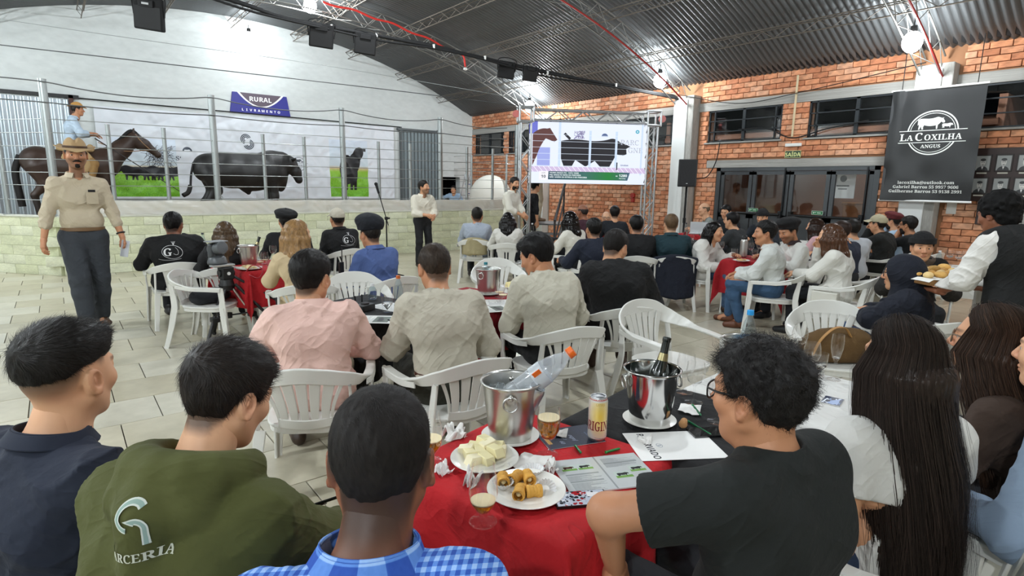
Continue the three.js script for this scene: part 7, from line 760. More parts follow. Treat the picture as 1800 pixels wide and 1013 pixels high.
// ------------------------------------------------------------------ waiter's tray, napkin
{ const hp = ['L', 'R'].map((k) => P45.g.localToWorld(P45.ha[k].clone())), c = hp[0].clone().lerp(hp[1], .5).addScaledVector(P45.g.localToWorld(V(0, 0, 1)).sub(P45.g.position), .17); c.y += .035; const t = thing('serving_tray', 'wooden tray lined with white cloth, carried by the waiter', 'tray', c, P45.th); part(t, 'tray_board', [rbox(.5, .014, .34, .006), rbox(.5, .03, .012, .004, 0, .018, .165), rbox(.5, .03, .012, .004, 0, .018, -.165), rbox(.012, .03, .34, .004, .244, .018, 0), rbox(.012, .03, .34, .004, -.244, .018, 0)], std(0x8a6236, .6)); part(t, 'liner', sheet((u, v) => [(u - .5) * .54, .036 + .006 * noise3(u * 5, v * 5, 1) - .04 * Math.max(0, Math.abs(u - .5) - .44) * 8, (v - .5) * .36], 30, 20, .002), std(0xe4e2dc, .9));
  const bg = (() => { const F = new Field(.009); F.ell(V(0, .02, 0), V(.05, .022, .034), .01); F.disp((x, y, z) => .004 * noise3(x * 40, y * 40, z * 40)); return F.mesh(); })(), bm = [0xd8a85c, 0xe8c88a, 0xc8944a].map((q) => std(q, .75, { bumpMap: grainBump, bumpScale: .003 })); const r = rng(2); for (let i = 0; i < 16; i++) { const lx = -.19 + (i % 5) * .095 + rr(-.01, .01, r), lz = -.1 + Math.floor(i / 5) * .075, q = t.localToWorld(V(lx, .038 + (i > 11 ? .02 : 0), lz)); lone('bread_roll', (i > 14 ? 'golden bread piece lying on top of the others on the waiter\u2019s tray' : ['pale brown', 'light golden', 'darker golden'][i % 3] + ' bread piece, ' + ['leftmost', 'second from the left', 'middle', 'second from the right', 'rightmost'][4 - i % 5] + ' in the ' + ['near', 'middle', 'far'][Math.floor(i / 5)] + ' row of the tray'), 'bread', bg, bm[i % 3], q, r() * 3, 'bread pieces on the waiter\u2019s tray'); }
  const n = hp[1].clone().add(V(0, -.04, 0)); lone('waiter_napkin', 'white cloth napkin hanging from the waiter\u2019s forearm', 'cloth', sheet((u, v) => [(u - .5) * .16 * (1 - v * .7) + .01 * Math.sin(v * 5), -v * .3, .02 * Math.sin(u * 9 + v * 2) + (u - .5) * .04], 16, 18, .002), std(0xd6d3cc, .9, { side: THREE.DoubleSide }), n.add(V(.02, .02, .02)), P45.th + .6); }
// ------------------------------------------------------------------ what people hold; jackets on chairs
const between = (p, f = .08, up = 0) => { const a = p.g.localToWorld(p.ha.L.clone()), b = p.g.localToWorld(p.ha.R.clone()); return a.lerp(b, .5).addScaledVector(p.g.localToWorld(V(0, 0, 1)).sub(p.g.position), f).add(V(0, up, 0)); };
{ const q = between(P2, .09, .02), t = thing('smartphone', 'black smartphone in the olive hoodie\u2019s hands', 'phone', q, P2.th + .3); part(t, 'phone_body', rbox(.075, .009, .155, .006), phys(0x0a0a0b, .15, { clearcoat: 1 })); part(t, 'camera_bump', rbox(.025, .003, .03, .003, .02, -.006, -.055), blackPlastic); t.rotation.x = -.55; }
{ const q = P3.g.localToWorld(P3.ha.R.clone()).addScaledVector(P3.g.localToWorld(V(0, 0, 1)).sub(P3.g.position), .09).add(V(0, .03, 0)), t = thing('smartphone', 'dark phone held below the blue checked shirt\u2019s shoulder', 'phone', q, P3.th); part(t, 'phone_body', rbox(.075, .009, .155, .006), blackPlastic); part(t, 'camera_bump', rbox(.025, .003, .03, .003, .02, -.006, -.055), rubber); t.rotation.x = -.7; }
{ const q = P8.g.localToWorld(P8.ha.L.clone().add(V(.0, -.13, .05))), t = lone('folded_paper', 'folded pale paper in the walking man\u2019s hand', 'paper', sheet((u, v) => [(u - .5) * .09, (v - .5) * .17, .008 * Math.cos(u * 6) + .004], 8, 8, .002), std(0xc9ccd2, .7, { side: THREE.DoubleSide }), q, P8.th + .5); t.rotation.z = -.25; const c = P8.g; part(c, 'shirt_pocket', [rbox(.1, .12, .004, .002, .085, P8.chest.y + .02, P8.chest.z + .148)], clothM(0xb2a58e)); part(c, 'pocket_phone', [rbox(.06, .024, .012, .003, .085, P8.chest.y + .09, P8.chest.z + .148)], blackPlastic); part(c, 'wristwatch', [(() => { const w = P8.el.L.clone().lerp(P8.ha.L, .88), d = P8.ha.L.clone().sub(P8.el.L).normalize(); return new THREE.TorusGeometry(.034, .008, 8, 24).applyQuaternion(new THREE.Quaternion().setFromUnitVectors(V(0, 0, 1), d)).translate(w.x, w.y, w.z); })()], blackPlastic); }
{ const q = between(P19, .04, .02); flat('papers', 'white papers in the blue-shirted man\u2019s lap', 'papers', q, .22, .3, P19.th + .4, null, .006).rotation.x = .15; lone('walkie_talkie', 'black walkie-talkie with aerial at the blue shirt\u2019s shoulder', 'radio', [rbox(.05, .11, .03, .006), rod(V(.012, .05, 0), V(.014, .2, 0), .005, 8)], blackPlastic, between(P19, .1, .14).add(V(-.12, 0, 0)), .3); }
part(P27.g, 'wristwatch', [(() => { const w = P27.el.L.clone().lerp(P27.ha.L, .9), d = P27.ha.L.clone().sub(P27.el.L).normalize(); return new THREE.TorusGeometry(.034, .009, 8, 24).applyQuaternion(new THREE.Quaternion().setFromUnitVectors(V(0, 0, 1), d)).translate(w.x, w.y, w.z); })()], std(0xd8d8d4, .3, { metalness: .6 }));
function chairCoat(p, hex, label, wide = .5, long = .42, dz = -.03) { const o = V(p.pelvis.x, 0, p.pelvis.z + dz).applyAxisAngle(V(0, 1, 0), p.th).add(p.g.position); const F = new Field(.014); const pts = []; for (let i = 0; i <= 18; i++) { const a = lerp(-1, 1, i / 18); pts.push(V(a * wide * .48, .68 - .05 * a * a, -.29 + .12 * a * a)); } F.chain(pts, pts.map(() => .032), .02); for (let i = 1; i < 18; i++) F.cap(pts[i], pts[i].clone().add(V(0, -long * (1 - .15 * Math.abs(i - 9) / 9), -.045 + .012 * Math.sin(i * 1.9))), .034, .028, .03); F.disp((x, y, z) => .01 * noise3(x * 12, y * 5, z * 12)); return lone('draped_coat', label, 'coat', F.mesh(), clothM(hex), o, p.th); }
chairCoat(P23, 0x9a8f6c, 'khaki jacket draped over the back of a white chair', .42, .2); chairCoat(P27, 0x101216, 'dark coat draped over the navy sweater\u2019s chair', .56, .5); chairCoat(P30, 0x0f1524, 'navy jacket draped over the teal polo\u2019s chair', .58, .5); 
{ const o = V(.27, 0, .05).applyAxisAngle(V(0, 1, 0), P38.th).add(V(P38.pelvis.x, 0, P38.pelvis.z).applyAxisAngle(V(0, 1, 0), P38.th)).add(P38.g.position), t = thing('tote_bag', 'white bag hanging from the white jacket\u2019s chair arm', 'bag', V(o.x, .34, o.z), P38.th); const F = new Field(.012); F.fn((x, y, z) => { const a = Math.abs(x) - .035, b = Math.abs(y - .08) - .1, c = Math.abs(z) - .11; return Math.max(a, b, c) - .012 + .006 * noise3(x * 14, y * 14, z * 14); }, V(-.06, -.05, -.14), V(.06, .2, .14)); part(t, 'bag_body', F.mesh(), std(0xd2d0c6, .7)); part(t, 'strap', [tube([V(0, .17, -.08), V(0, .25, 0), V(0, .17, .08)], .006, 16, 6)], std(0xc2c0b6, .7)); part(t, 'clasp', [rbox(.006, .02, .02, .003, .05, .1, 0)], alu); }
// ================================================================== EQUIPMENT
{ // tripod with a camera head
  const c = atHeight(406, 600, 0), t = thing('tripod', 'black tripod with silver legs beside the red cloth', 'tripod', c, .2), top = .585, blk = blackPlastic; for (let i = 0; i < 3; i++) { const a = i * 2 * PI / 3 + .5, f = V(Math.cos(a) * .36, 0, Math.sin(a) * .36), h = V(Math.cos(a) * .05, top - .06, Math.sin(a) * .05), m = h.clone().lerp(f, .5); const lg = part(t, 'leg', [rod(h.clone().add(V(-Math.sin(a) * .02, 0, Math.cos(a) * .02)), m.clone().add(V(-Math.sin(a) * .02, 0, Math.cos(a) * .02)), .011, 10), rod(h.clone().add(V(Math.sin(a) * .02, 0, -Math.cos(a) * .02)), m.clone().add(V(Math.sin(a) * .02, 0, -Math.cos(a) * .02)), .011, 10)], i === 1 ? blk : steel); part(lg, 'lower_leg', [rod(m.clone().add(V(0, .03, 0)), f.clone().add(V(0, .02, 0)), .016, 10), rbox(.07, .05, .07, .01, m.x, m.y, m.z)], blk); part(lg, 'rubber_foot', [new THREE.SphereGeometry(.022, 10, 8).translate(f.x, .02, f.z)], rubber); }
  part(t, 'spreader', [cyl(.03, .03, .05, 0, .26, 0), ...[0, 1, 2].map((i) => { const a = i * 2 * PI / 3 + .5; return rod(V(0, .26, 0), V(Math.cos(a) * .2, .28, Math.sin(a) * .2), .008, 6); })], blk); part(t, 'fluid_head', [cyl(.075, .06, .05, 0, top - .05, 0, 24), cyl(.055, .07, .06, 0, top, 0, 24), rbox(.11, .12, .12, .012, 0, top + .09, 0), cyl(.034, .034, .14, 0, 0, 0, 20).rotateZ(PI / 2).translate(0, top + .09, 0)], blk); part(t, 'pan_handle', [rod(V(.05, top + .06, .02), V(.42, top - .22, .22), .013, 10), rod(V(.3, top - .13, .15), V(.44, top - .235, .23), .02, 10)], blk); part(t, 'second_handle', [rod(V(.06, top - .02, .04), V(.3, top - .36, .22), .014, 10)], blk); part(t, 'badge', [cyl(.016, .016, .004).rotateX(PI / 2).translate(0, top + .09, .063)], std(0xd8d8d4, .3)); part(t, 'quick_plate', rbox(.2, .022, .1, .004, -.03, top + .165, 0), alu);
  const k = thing('ptz_camera', 'grey dome video camera on top of the tripod', 'camera', c.clone().add(V(-.06, top + .176, -.04)), .4); part(k, 'camera_base', [lathe([[0, 0], [.085, 0], [.088, .02], [.075, .06], [.06, .075], [0, .08]], 36)], std(0x4c4f52, .4)); part(k, 'yoke', [rbox(.15, .14, .06, .02, 0, .13, -.01)], std(0x3e4144, .4)); part(k, 'camera_barrel', [lathe([[0, -.09], [.045, -.09], [.06, -.08], [.06, .07], [.05, .08], [0, .08]], 32).rotateX(PI / 2 - .2).translate(0, .15, .02)], std(0x55585b, .35)); part(k, 'lens', [cyl(.034, .034, .01).rotateX(PI / 2 - .2).translate(0, .16, -.066)], phys(0x08090b, .05, { clearcoat: 1 })); part(k, 'top_plate', [rbox(.17, .012, .13, .006, 0, .215, 0)], std(0x808386, .4)); }
for (const [a, b, l] of [[[432, 505], [430, 520], 'red cable loop hanging by the tripod head'], ]) { const p = atDepth(432, 478, 5.5); lone('cable', l, 'cable', tube([p, p.clone().add(V(.06, .06, .02)), p.clone().add(V(.14, .02, .05)), p.clone().add(V(.1, -.06, .05)), p.clone().add(V(.02, -.03, .02))], .005, 30, 6), std(0x9a1f2a, .5)); }
{ // microphone stand before the ring
  const d = 9.3, tip = atDepth(664, 334, d), mid = atDepth(679, 384, d), g = mid.clone().setY(0), t = thing('microphone_stand', 'black microphone stand in front of the ring wall', 'microphone stand', g); const L = (p) => p.clone().sub(g); part(t, 'pole', [rod(V(0, .02, 0), L(mid), .011, 10)], rubber); part(t, 'clutch', [rbox(.05, .05, .04, .01, 0, mid.y - .0, 0), cyl(.014, .014, .06, 0, 0, 0).rotateZ(PI / 2).translate(.03, mid.y, 0)], rubber); const dir = L(tip).sub(L(mid)).normalize(); part(t, 'boom', [rod(L(mid).addScaledVector(dir, -.12), L(tip), .008, 8)], rubber); part(t, 'microphone', [rod(L(tip).addScaledVector(dir, -.06), L(tip).addScaledVector(dir, .08), .018, 12, .022), new THREE.SphereGeometry(.028, 14, 10).translate(...L(tip).addScaledVector(dir, .1).toArray())], rubber); for (let i = 0; i < 3; i++) part(t, 'leg', [rod(V(0, .1, 0), V(Math.cos(i * 2.1) * .3, .012, Math.sin(i * 2.1) * .3), .01, 8)], rubber); }
{ // loudspeaker on a pole stand by the white column
  const d = 11.3, top = atDepth(1210, 282, d), g = V(top.x, 0, top.z), t = thing('speaker_stand', 'tall black tripod stand under the loudspeaker', 'stand', g); const hb = top.y - .5; part(t, 'pole', [rod(V(0, .05, 0), V(0, hb + .05, 0), .02, 12), cyl(.03, .03, .1, 0, .9, 0)], rubber); for (let i = 0; i < 3; i++) part(t, 'leg', [rod(V(0, .6, 0), V(Math.cos(i * 2.1 + .3) * .5, .015, Math.sin(i * 2.1 + .3) * .5), .014, 8)], rubber);
  const s = thing('loudspeaker', 'black loudspeaker box mounted high on a pole before the white column', 'loudspeaker', V(g.x, hb, g.z), -2.35 + PI / 2 + .1); part(s, 'cabinet', extrude([[-.16, -.13], [.16, -.13], [.12, .15], [-.12, .15]], .5, .015).rotateX(-PI / 2), blackPlastic); part(s, 'grille', [rbox(.3, .48, .012, .006, 0, .25, .146)], std(0x1a1a1c, .7, { bumpMap: grainBump, bumpScale: .002 })); part(s, 'badge', [rbox(.03, .012, .004, .001, 0, .05, .154)], alu); s.rotation.y = Math.atan2(-g.x, -g.z); }
// ------------------------------------------------------------------ screen on its box truss
{ const dL = 11.65, dR = 12.05, A = atDepth(922, 300, dL), B = atDepth(1141, 300, dR), yT = atDepth(1030, 209, 11.85).y; const along = V(B.x - A.x, 0, B.z - A.z), W = along.length(); along.normalize(); const turn = -Math.atan2(along.z, along.x), M = std(0xb9bbbc, .35, { metalness: .85 }), s = .1, T = yT + .02;
  const box3 = (len) => { const g = []; for (const a of [-s, s]) for (const b of [-s, s]) g.push(rod(V(a, 0, b), V(a, len, b), .021, 10)); const n = Math.round(len / .26), h = len / n; for (let i = 0; i < n; i++) { const f = i % 2; for (const b of [-s, s]) { g.push(rod(V(f ? s : -s, i * h, b), V(f ? -s : s, (i + 1) * h, b), .011, 6)); g.push(rod(V(b, i * h, f ? s : -s), V(b, (i + 1) * h, f ? -s : s), .011, 6)); } } return g; };
  const t = thing('box_truss', 'silver box truss gantry of two legs and a beam carrying the big screen', 'truss', V(A.x, 0, A.z), turn); part(t, 'leg', merge(box3(T - .13)), M); const l2 = part(t, 'leg', merge(box3(T - .13)), M); l2.position.x = W; const bm = part(t, 'beam', merge(box3(W - .3)), M); bm.rotation.z = -PI / 2; bm.position.set(.15, T, 0);
  const cb = []; const e = .14; for (const a of [-e, e]) for (const b of [-e, e]) { cb.push(rod(V(a, -e, b), V(a, e, b), .022, 8), rod(V(-e, a, b), V(e, a, b), .022, 8), rod(V(a, b, -e), V(a, b, e), .022, 8)); } for (const x of [0, W]) { const c = part(t, 'corner_block', merge(cb), M); c.position.set(x, T, 0); part(t, 'foot_plate', rbox(.4, .02, .4, .004, x, .01, 0), M); } for (const x of [-.2, W + .2]) part(t, 'round_light', [cyl(.07, .07, .06).rotateX(PI / 2).translate(x, T, .05)], std(0xc86a62, .4));
  const tex = canvasTex(1024, 560, (x, w, h) => { x.fillStyle = '#dfe6f2'; x.fillRect(0, 0, w, h); x.fillStyle = '#6a70c8'; x.fillRect(0, 0, 70, 110); x.fillStyle = '#9aa4e0'; x.fillRect(70, 230, 110, 170); x.fillStyle = '#5a3634'; x.beginPath(); x.moveTo(30, 110); x.quadraticCurveTo(90, 50, 150, 62); x.lineTo(175, 55); x.lineTo(240, 160); x.lineTo(215, 180); x.lineTo(140, 150); x.quadraticCurveTo(90, 220, 70, 300); x.lineTo(30, 400); x.fill(); x.fillStyle = '#1c1b22'; x.beginPath(); x.moveTo(272, 170); x.bezierCurveTo(360, 145, 440, 150, 520, 162); x.bezierCurveTo(600, 165, 660, 155, 700, 138); x.bezierCurveTo(740, 128, 760, 150, 790, 168); x.lineTo(850, 190); x.lineTo(880, 205); x.lineTo(845, 225); x.lineTo(850, 275); x.lineTo(820, 290); x.lineTo(760, 280); x.lineTo(730, 340); x.lineTo(700, 400); x.lineTo(620, 400); x.lineTo(570, 345); x.lineTo(490, 400); x.lineTo(400, 340); x.lineTo(370, 400); x.lineTo(300, 400); x.lineTo(275, 330); x.fill(); x.strokeStyle = '#1c1b22'; x.lineWidth = 22; x.beginPath(); x.moveTo(300, 100); x.lineTo(350, 150); x.stroke(); x.lineWidth = 3; const r = rng(2); x.strokeStyle = '#6a6090'; for (let i = 0; i < 30; i++) { x.beginPath(); x.moveTo(380 + r() * 100, 70 + r() * 80); x.lineTo(380 + r() * 100, 70 + r() * 80); x.stroke(); } x.fillStyle = '#50628c'; x.beginPath(); x.arc(650, 118, 28, PI, 0); x.fill(); x.fillStyle = '#a9aebc'; x.font = '64px serif'; x.fillText('PARC', 790, 190); x.fillText('GNE', 860, 262); x.fillStyle = '#c4d6ec'; for (const q of [250, 515, 745]) x.fillRect(q, q === 250 ? 0 : 70, 20, 430); x.fillRect(975, 0, 14, 470); x.fillStyle = 'rgba(220,232,248,.85)'; for (const q of [112, 172, 228, 284, 340, 395]) x.fillRect(0, q, 960, 4); x.fillStyle = '#3aa0b8'; x.beginPath(); x.arc(938, 66, 17, 0, 7); x.fill(); x.fillStyle = '#eaf2f8'; x.beginPath(); x.moveTo(933, 57); x.lineTo(948, 66); x.lineTo(933, 75); x.fill(); x.fillStyle = '#c9b8d8'; x.fillRect(0, 405, w, 50); x.strokeStyle = '#f2eefa'; x.lineWidth = 5; for (let i = 0; i < 26; i++) { x.beginPath(); x.moveTo(i * 42, 405); x.lineTo(i * 42 + 40, 455); x.stroke(); } x.fillStyle = '#5a6090'; x.font = 'bold 22px sans-serif'; x.fillText('Uralan', 800, 388); x.fillStyle = '#202432'; x.fillRect(763, 355, 10, 70); x.fillStyle = '#eceaf0'; x.fillRect(90, 448, 80, 82); x.fillStyle = '#3a3e46'; x.font = 'bold 38px sans-serif'; x.textAlign = 'center'; x.fillText('10', 128, 510); x.font = '15px sans-serif'; x.fillText('LOTE', 128, 470); const g = x.createLinearGradient(170, 0, 880, 0); g.addColorStop(0, '#2a4658'); g.addColorStop(.45, '#3a6a62'); g.addColorStop(.75, '#1f7a34'); g.addColorStop(1, '#3f5a70'); x.fillStyle = g; x.beginPath(); x.moveTo(172, 448); x.lineTo(888, 448); x.lineTo(868, 524); x.lineTo(168, 524); x.fill(); x.fillStyle = '#eef4f6'; x.textAlign = 'left'; x.font = 'bold 17px sans-serif'; x.fillText('TOURO ANGUS PO - TATU 10286', 180, 468); x.fillText('PAI: BASALTO NERO DA PARCERIA', 180, 488); x.fillText('MÃE: GARRA DA ESTRELA 3 DA PARCERIA', 180, 508); x.font = 'bold 34px sans-serif'; x.fillText('1280', 790, 490); x.font = 'bold 15px sans-serif'; x.fillText('R$', 762, 488); x.fillText('Parcelas', 792, 510); x.fillStyle = '#dfe6f2'; x.fillRect(160, 528, 830, 24); });
  const SW = W - .16, tl = atDepth(935, 214, dL), bl = atDepth(932, 322, dL), SH = tl.y - bl.y; const sc = thing('led_screen', 'big lit screen showing a black bull and auction captions, hung in the truss', 'screen', V(A.x, bl.y, A.z).addScaledVector(along, W / 2 + .0), turn); part(sc, 'cabinet', rbox(SW, SH, .09, .006, 0, SH / 2, -.06), blackPlastic); const face = part(sc, 'screen_face', new THREE.PlaneGeometry(SW - .01, SH - .01).translate(0, SH / 2, -.0135), std(0x000000, .5, { emissive: 0xffffff, emissiveMap: tex, emissiveIntensity: 1.25 })); for (const q of [-.8, -.6, .4, .6]) part(sc, 'hanging_strap', [box(.035, T - .1 - SH - bl.y + .1, .03, q, SH + (T - .1 - SH - bl.y) / 2, -.06)], rubber);
  const rl = new THREE.RectAreaLight(0xe8eeff, 1.1, SW - .02, SH - .02); rl.position.set(A.x, bl.y + SH / 2, A.z).addScaledVector(along, W / 2); const nrm = V(-along.z, 0, along.x); rl.position.addScaledVector(nrm, .02); rl.lookAt(rl.position.clone().add(nrm)); rl.lookAt(rl.position.clone().sub(nrm).add(nrm.clone().multiplyScalar(2))); scene.add(rl); rl.name = 'screen_light'; }
// steps with handrail behind the left truss leg
{ const p = atDepth(955, 392, 12.5), y = p.y, t = thing('steps', 'small grey steps with a sloping handrail behind the screen truss', 'steps', V(p.x, 0, p.z), -.9); const m = std(0x6c6e6e, .6, { metalness: .4 }); for (let i = 0; i < 4; i++) part(t, 'tread', rbox(.8, .03, .3, .006, 0, y - .015 - i * y / 4, .1 + i * .28), m); for (const s of [-1, 1]) part(t, 'stringer', [rod(V(s * .4, y - .02, -.1), V(s * .4, .02, 1.1), .025, 8), rod(V(s * .4, 0, -.1), V(s * .4, y, -.1), .02, 8)], m); part(t, 'handrail', [rod(V(.42, y + .85, -.2), V(.42, .85, 1.05), .028, 10), rod(V(.42, 0, 1.05), V(.42, .85, 1.05), .022, 8), rod(V(.42, y, -.1), V(.42, y + .8, -.1), .02, 8), rod(V(.42, .45, 1.0), V(.42, y + .45, -.1), .016, 8)], std(0x2c2b2a, .5)); part(t, 'platform', rbox(.9, .04, .7, .006, 0, y - .02, -.4), m); }
// black flood panels hung along the cable bundle
{ const D = [[262, 25, 7.6, 'largest black hanging panel, at the top left'], [565, 63, 9.2, 'black hanging panel left of the pair in the middle'], [642, 77, 9.5, 'black hanging panel right of the pair in the middle'], [890, 123, 11.2, 'black hanging panel left of the pair near the screen'], [932, 130, 11.3, 'black hanging panel right of the pair near the screen']]; D.forEach(([x, y, d, l], i) => { const s = [55, 41, 37, 30, 26][i] / FOCAL * d, p = atDepth(x, y, d), t = thing('floodlight', l, 'floodlight', p, YAW * -1 + (i ? .25 : -.1)); part(t, 'housing', rbox(s, s * .96, .07, .02), std(0x050506, .85)); part(t, 'front_glass', [rbox(s * .9, s * .66, .006, .004, 0, -s * .1, .037)], std(0x030304, .7)); part(t, 'yoke', [tube([V(-s * .52, -.02, 0), V(-s * .52, s * .55, 0), V(s * .52, s * .55, 0), V(s * .52, -.02, 0)], .01, 30, 6)], rubber); part(t, 'driver_box', [rbox(s * .5, s * .2, .05, .008, 0, s * .3, .04)], rubber); if (i === 0) part(t, 'label_plate', [rbox(s * .24, s * .06, .004, .001, 0, s * .3, .067)], std(0x9a9c9c, .4)); t.rotation.x = .22; });
  const pts = [[330, -22, 8.4], [430, 8, 8.6], [500, 32, 8.9], [580, 48, 9.2], [660, 62, 9.6], [760, 82, 10.2], [850, 102, 10.8], [960, 128, 11.6], [1080, 150, 12.0], [1190, 172, 12.4]]; pts.forEach((q, i) => { pts[i] = atDepth(...q); }); lone('cable_bundle', 'thick black bundle of cables swagged under the roof from panel to panel', 'cables', [tube(pts, .03, 90, 8), tube(pts.map((p, i) => p.clone().add(V(0, -.05 - .03 * Math.sin(i * 2), .03))), .018, 90, 6), tube(pts.map((p, i) => p.clone().add(V(0, .03 + .02 * Math.sin(i * 3), -.03))), .014, 90, 6)], rubber); pts.slice(3, 9).forEach((p, i) => lone('cable_clip', 'small white clip on the black roof cable bundle, ' + ['first by the middle pair of panels', 'second, right of the middle pair', 'third, under the red pipe end', 'fourth, before the screen-side panels', 'fifth, past the screen-side panels', 'last, above the screen'][i], 'clip', rbox(.03, .07, .05, .008), std(0xd8d8d4, .5), p.clone().add(V(.01, .0, .03)))); }
// ------------------------------------------------------------------ right wall: hanging banner, sign, portraits, boxes
{ const X = 10.55, tl = atDepth(1575, 160, 9), L = (px, py) => { const r = ray(px, py); return r.multiplyScalar(X / r.x).add(camera.position); }; const a = L(1575, 159), b = L(1734, 148), c = L(1538, 351), yT = (a.y + b.y) / 2, yB = (L(1538, 351).y + L(1693, 356).y) / 2, z0 = a.z - .03, z1 = b.z + .02, W = z1 - z0, H = yT - yB;
  const tex = canvasTex(1024, Math.round(1024 * H / W), (x, w, h) => { x.fillStyle = '#0f1011'; x.fillRect(0, 0, w, h); coxilha(x, w * .5, h * .39, w * .27, '#eceee8', '#0f1011'); x.fillStyle = '#e4e6e0'; x.textAlign = 'center'; x.font = 'bold ' + w * .052 + 'px serif'; x.fillText('lacoxilha@outlook.com', w * .5, h * .845); x.fillText('Gabriel Barros 55 9957 9606', w * .5, h * .885); x.fillText('Guilherme Barros 53 9138 2991', w * .5, h * .925); });
  const t = thing('hanging_banner', 'large black banner with a white cow-and-calf circle mark hung before the column', 'banner', V(X, yB, (z0 + z1) / 2), -PI / 2); part(t, 'banner_cloth', sheet((u, v) => [(u - .5) * W * -1 * -1, v * H, .02 * Math.sin(u * 5 + 1) * (1 - .5 * v) + .012 * noise3(u * 4, v * 5, 2) + .02 * Math.max(0, 1 - Math.abs(u - .08) * 14) * v], 50, 60, .003), std(0xffffff, .35, { map: tex, side: THREE.DoubleSide, bumpMap: wrinkleBump, bumpScale: .006 })); for (const y of [0, H]) part(t, 'edge_pole', [rod(V(-W / 2 - .02, y, 0), V(W / 2 + .02, y, 0), .016, 12)], std(0xdfe0de, .4)); for (const q of [-.3, .3]) part(t, 'bracket', rbox(.03, .03, .46, .004, q * W, H, -.23), steel); for (const q of [-.4, .4]) part(t, 'rope', rod(V(q * W, H, 0), V(q * W, H + .68, .0), .006, 6), rubber); part(t, 'side_sleeve', [rbox(.04, H, .008, .003, -W / 2 + .02, H / 2, .012)], std(0x2c2d2f, .35)); }
lone('exit_sign', 'small green and cream exit sign reading SAÍDA above the door', 'sign', [box(.012, .13, .3)], std(0xffffff, .5, { map: canvasTex(256, 112, (x, w, h) => { x.fillStyle = '#d9dc9a'; x.fillRect(0, 0, w, h); x.fillStyle = '#16331c'; x.fillRect(5, 5, w - 10, h - 10); x.fillStyle = '#dfe39a'; x.font = 'bold 84px sans-serif'; x.textAlign = 'center'; x.fillText('SAÍDA', w / 2, h * .8); }) }), V(XR - .012, 2.2, -5.46), 0);
lone('emergency_light', 'small white emergency light box above the exit sign', 'light box', rbox(.05, .06, .3, .01), std(0xdfe0dc, .5), V(XR - .03, 2.37, -5.46)); lone('conduit', 'cream vertical pipe between the two upper windows', 'pipe', [rod(V(XR - .03, 2.52, -5.5), V(XR - .03, 3.62, -5.5), .02, 10)], std(0xc9b894, .6));
lone('cable', 'black cable sagging across the upper windows of the right wall', 'cable', tube([V(XR - .05, 2.72, -6.6), V(XR - .05, 2.7, -6.0), V(XR - .04, 2.5, -5.5), V(XR - .05, 2.62, -4.9), V(XR - .05, 2.72, -4.2)], .012, 40, 6), rubber); lone('cable', 'black cable dropping from the window corner to the loudspeaker', 'cable', tube([V(XR - .04, 2.48, -7.0), V(XR - .05, 2.1, -7.05), V(XR - .08, 1.8, -7.2), V(10.4, 1.72, -7.2)], .01, 40, 6), rubber); lone('cable', 'thin black cable crossing the wall top from column to banner', 'cable', tube([V(XR - .3, 3.5, -7.9), V(XR - .1, 3.22, -6.6), V(XR - .1, 3.3, -5.4), V(XR - .3, 3.5, -3.4)], .008, 40, 6), rubber);
for (const [z, l] of [[-6.15, 'left'], [-4.9, 'right']]) lone('door_sign', 'small green running-man exit sign on the ' + l + ' push-bar door', 'sign', [box(.006, .07, .2)], std(0xffffff, .5, { map: canvasTex(128, 48, (x, w, h) => { x.fillStyle = '#dfe6da'; x.fillRect(0, 0, w, h); x.fillStyle = '#1c6a3a'; x.fillRect(3, 3, w - 6, h - 6); x.fillStyle = '#e8efe4'; x.fillRect(16, 14, 9, 20); x.fillRect(30, 18, 20, 6); x.fillRect(62, 20, 44, 8); }) }), V(XR - .012, 1.13, z));
lone('alarm_bell', 'small red fire alarm on the brick wall under the screen', 'alarm', [cyl(.06, .06, .05, 0, 0, 0).rotateZ(PI / 2), rbox(.05, .1, .09, .01, .01, -.11, 0)], std(0xa0281f, .4), V(XR - .03, 1.34, -9.25)); lone('notice', 'white notice sheet on the bricks under the black banner\u2019s corner', 'notice', [box(.004, .22, .13)], std(0xd8d6d0, .7), V(XR - .008, 1.32, -2.88)); lone('alarm_box', 'small dark red box on the bricks right of the black banner', 'box', rbox(.05, .16, .09, .01), std(0x5a1c18, .5), V(XR - .03, 1.78, -2.83));
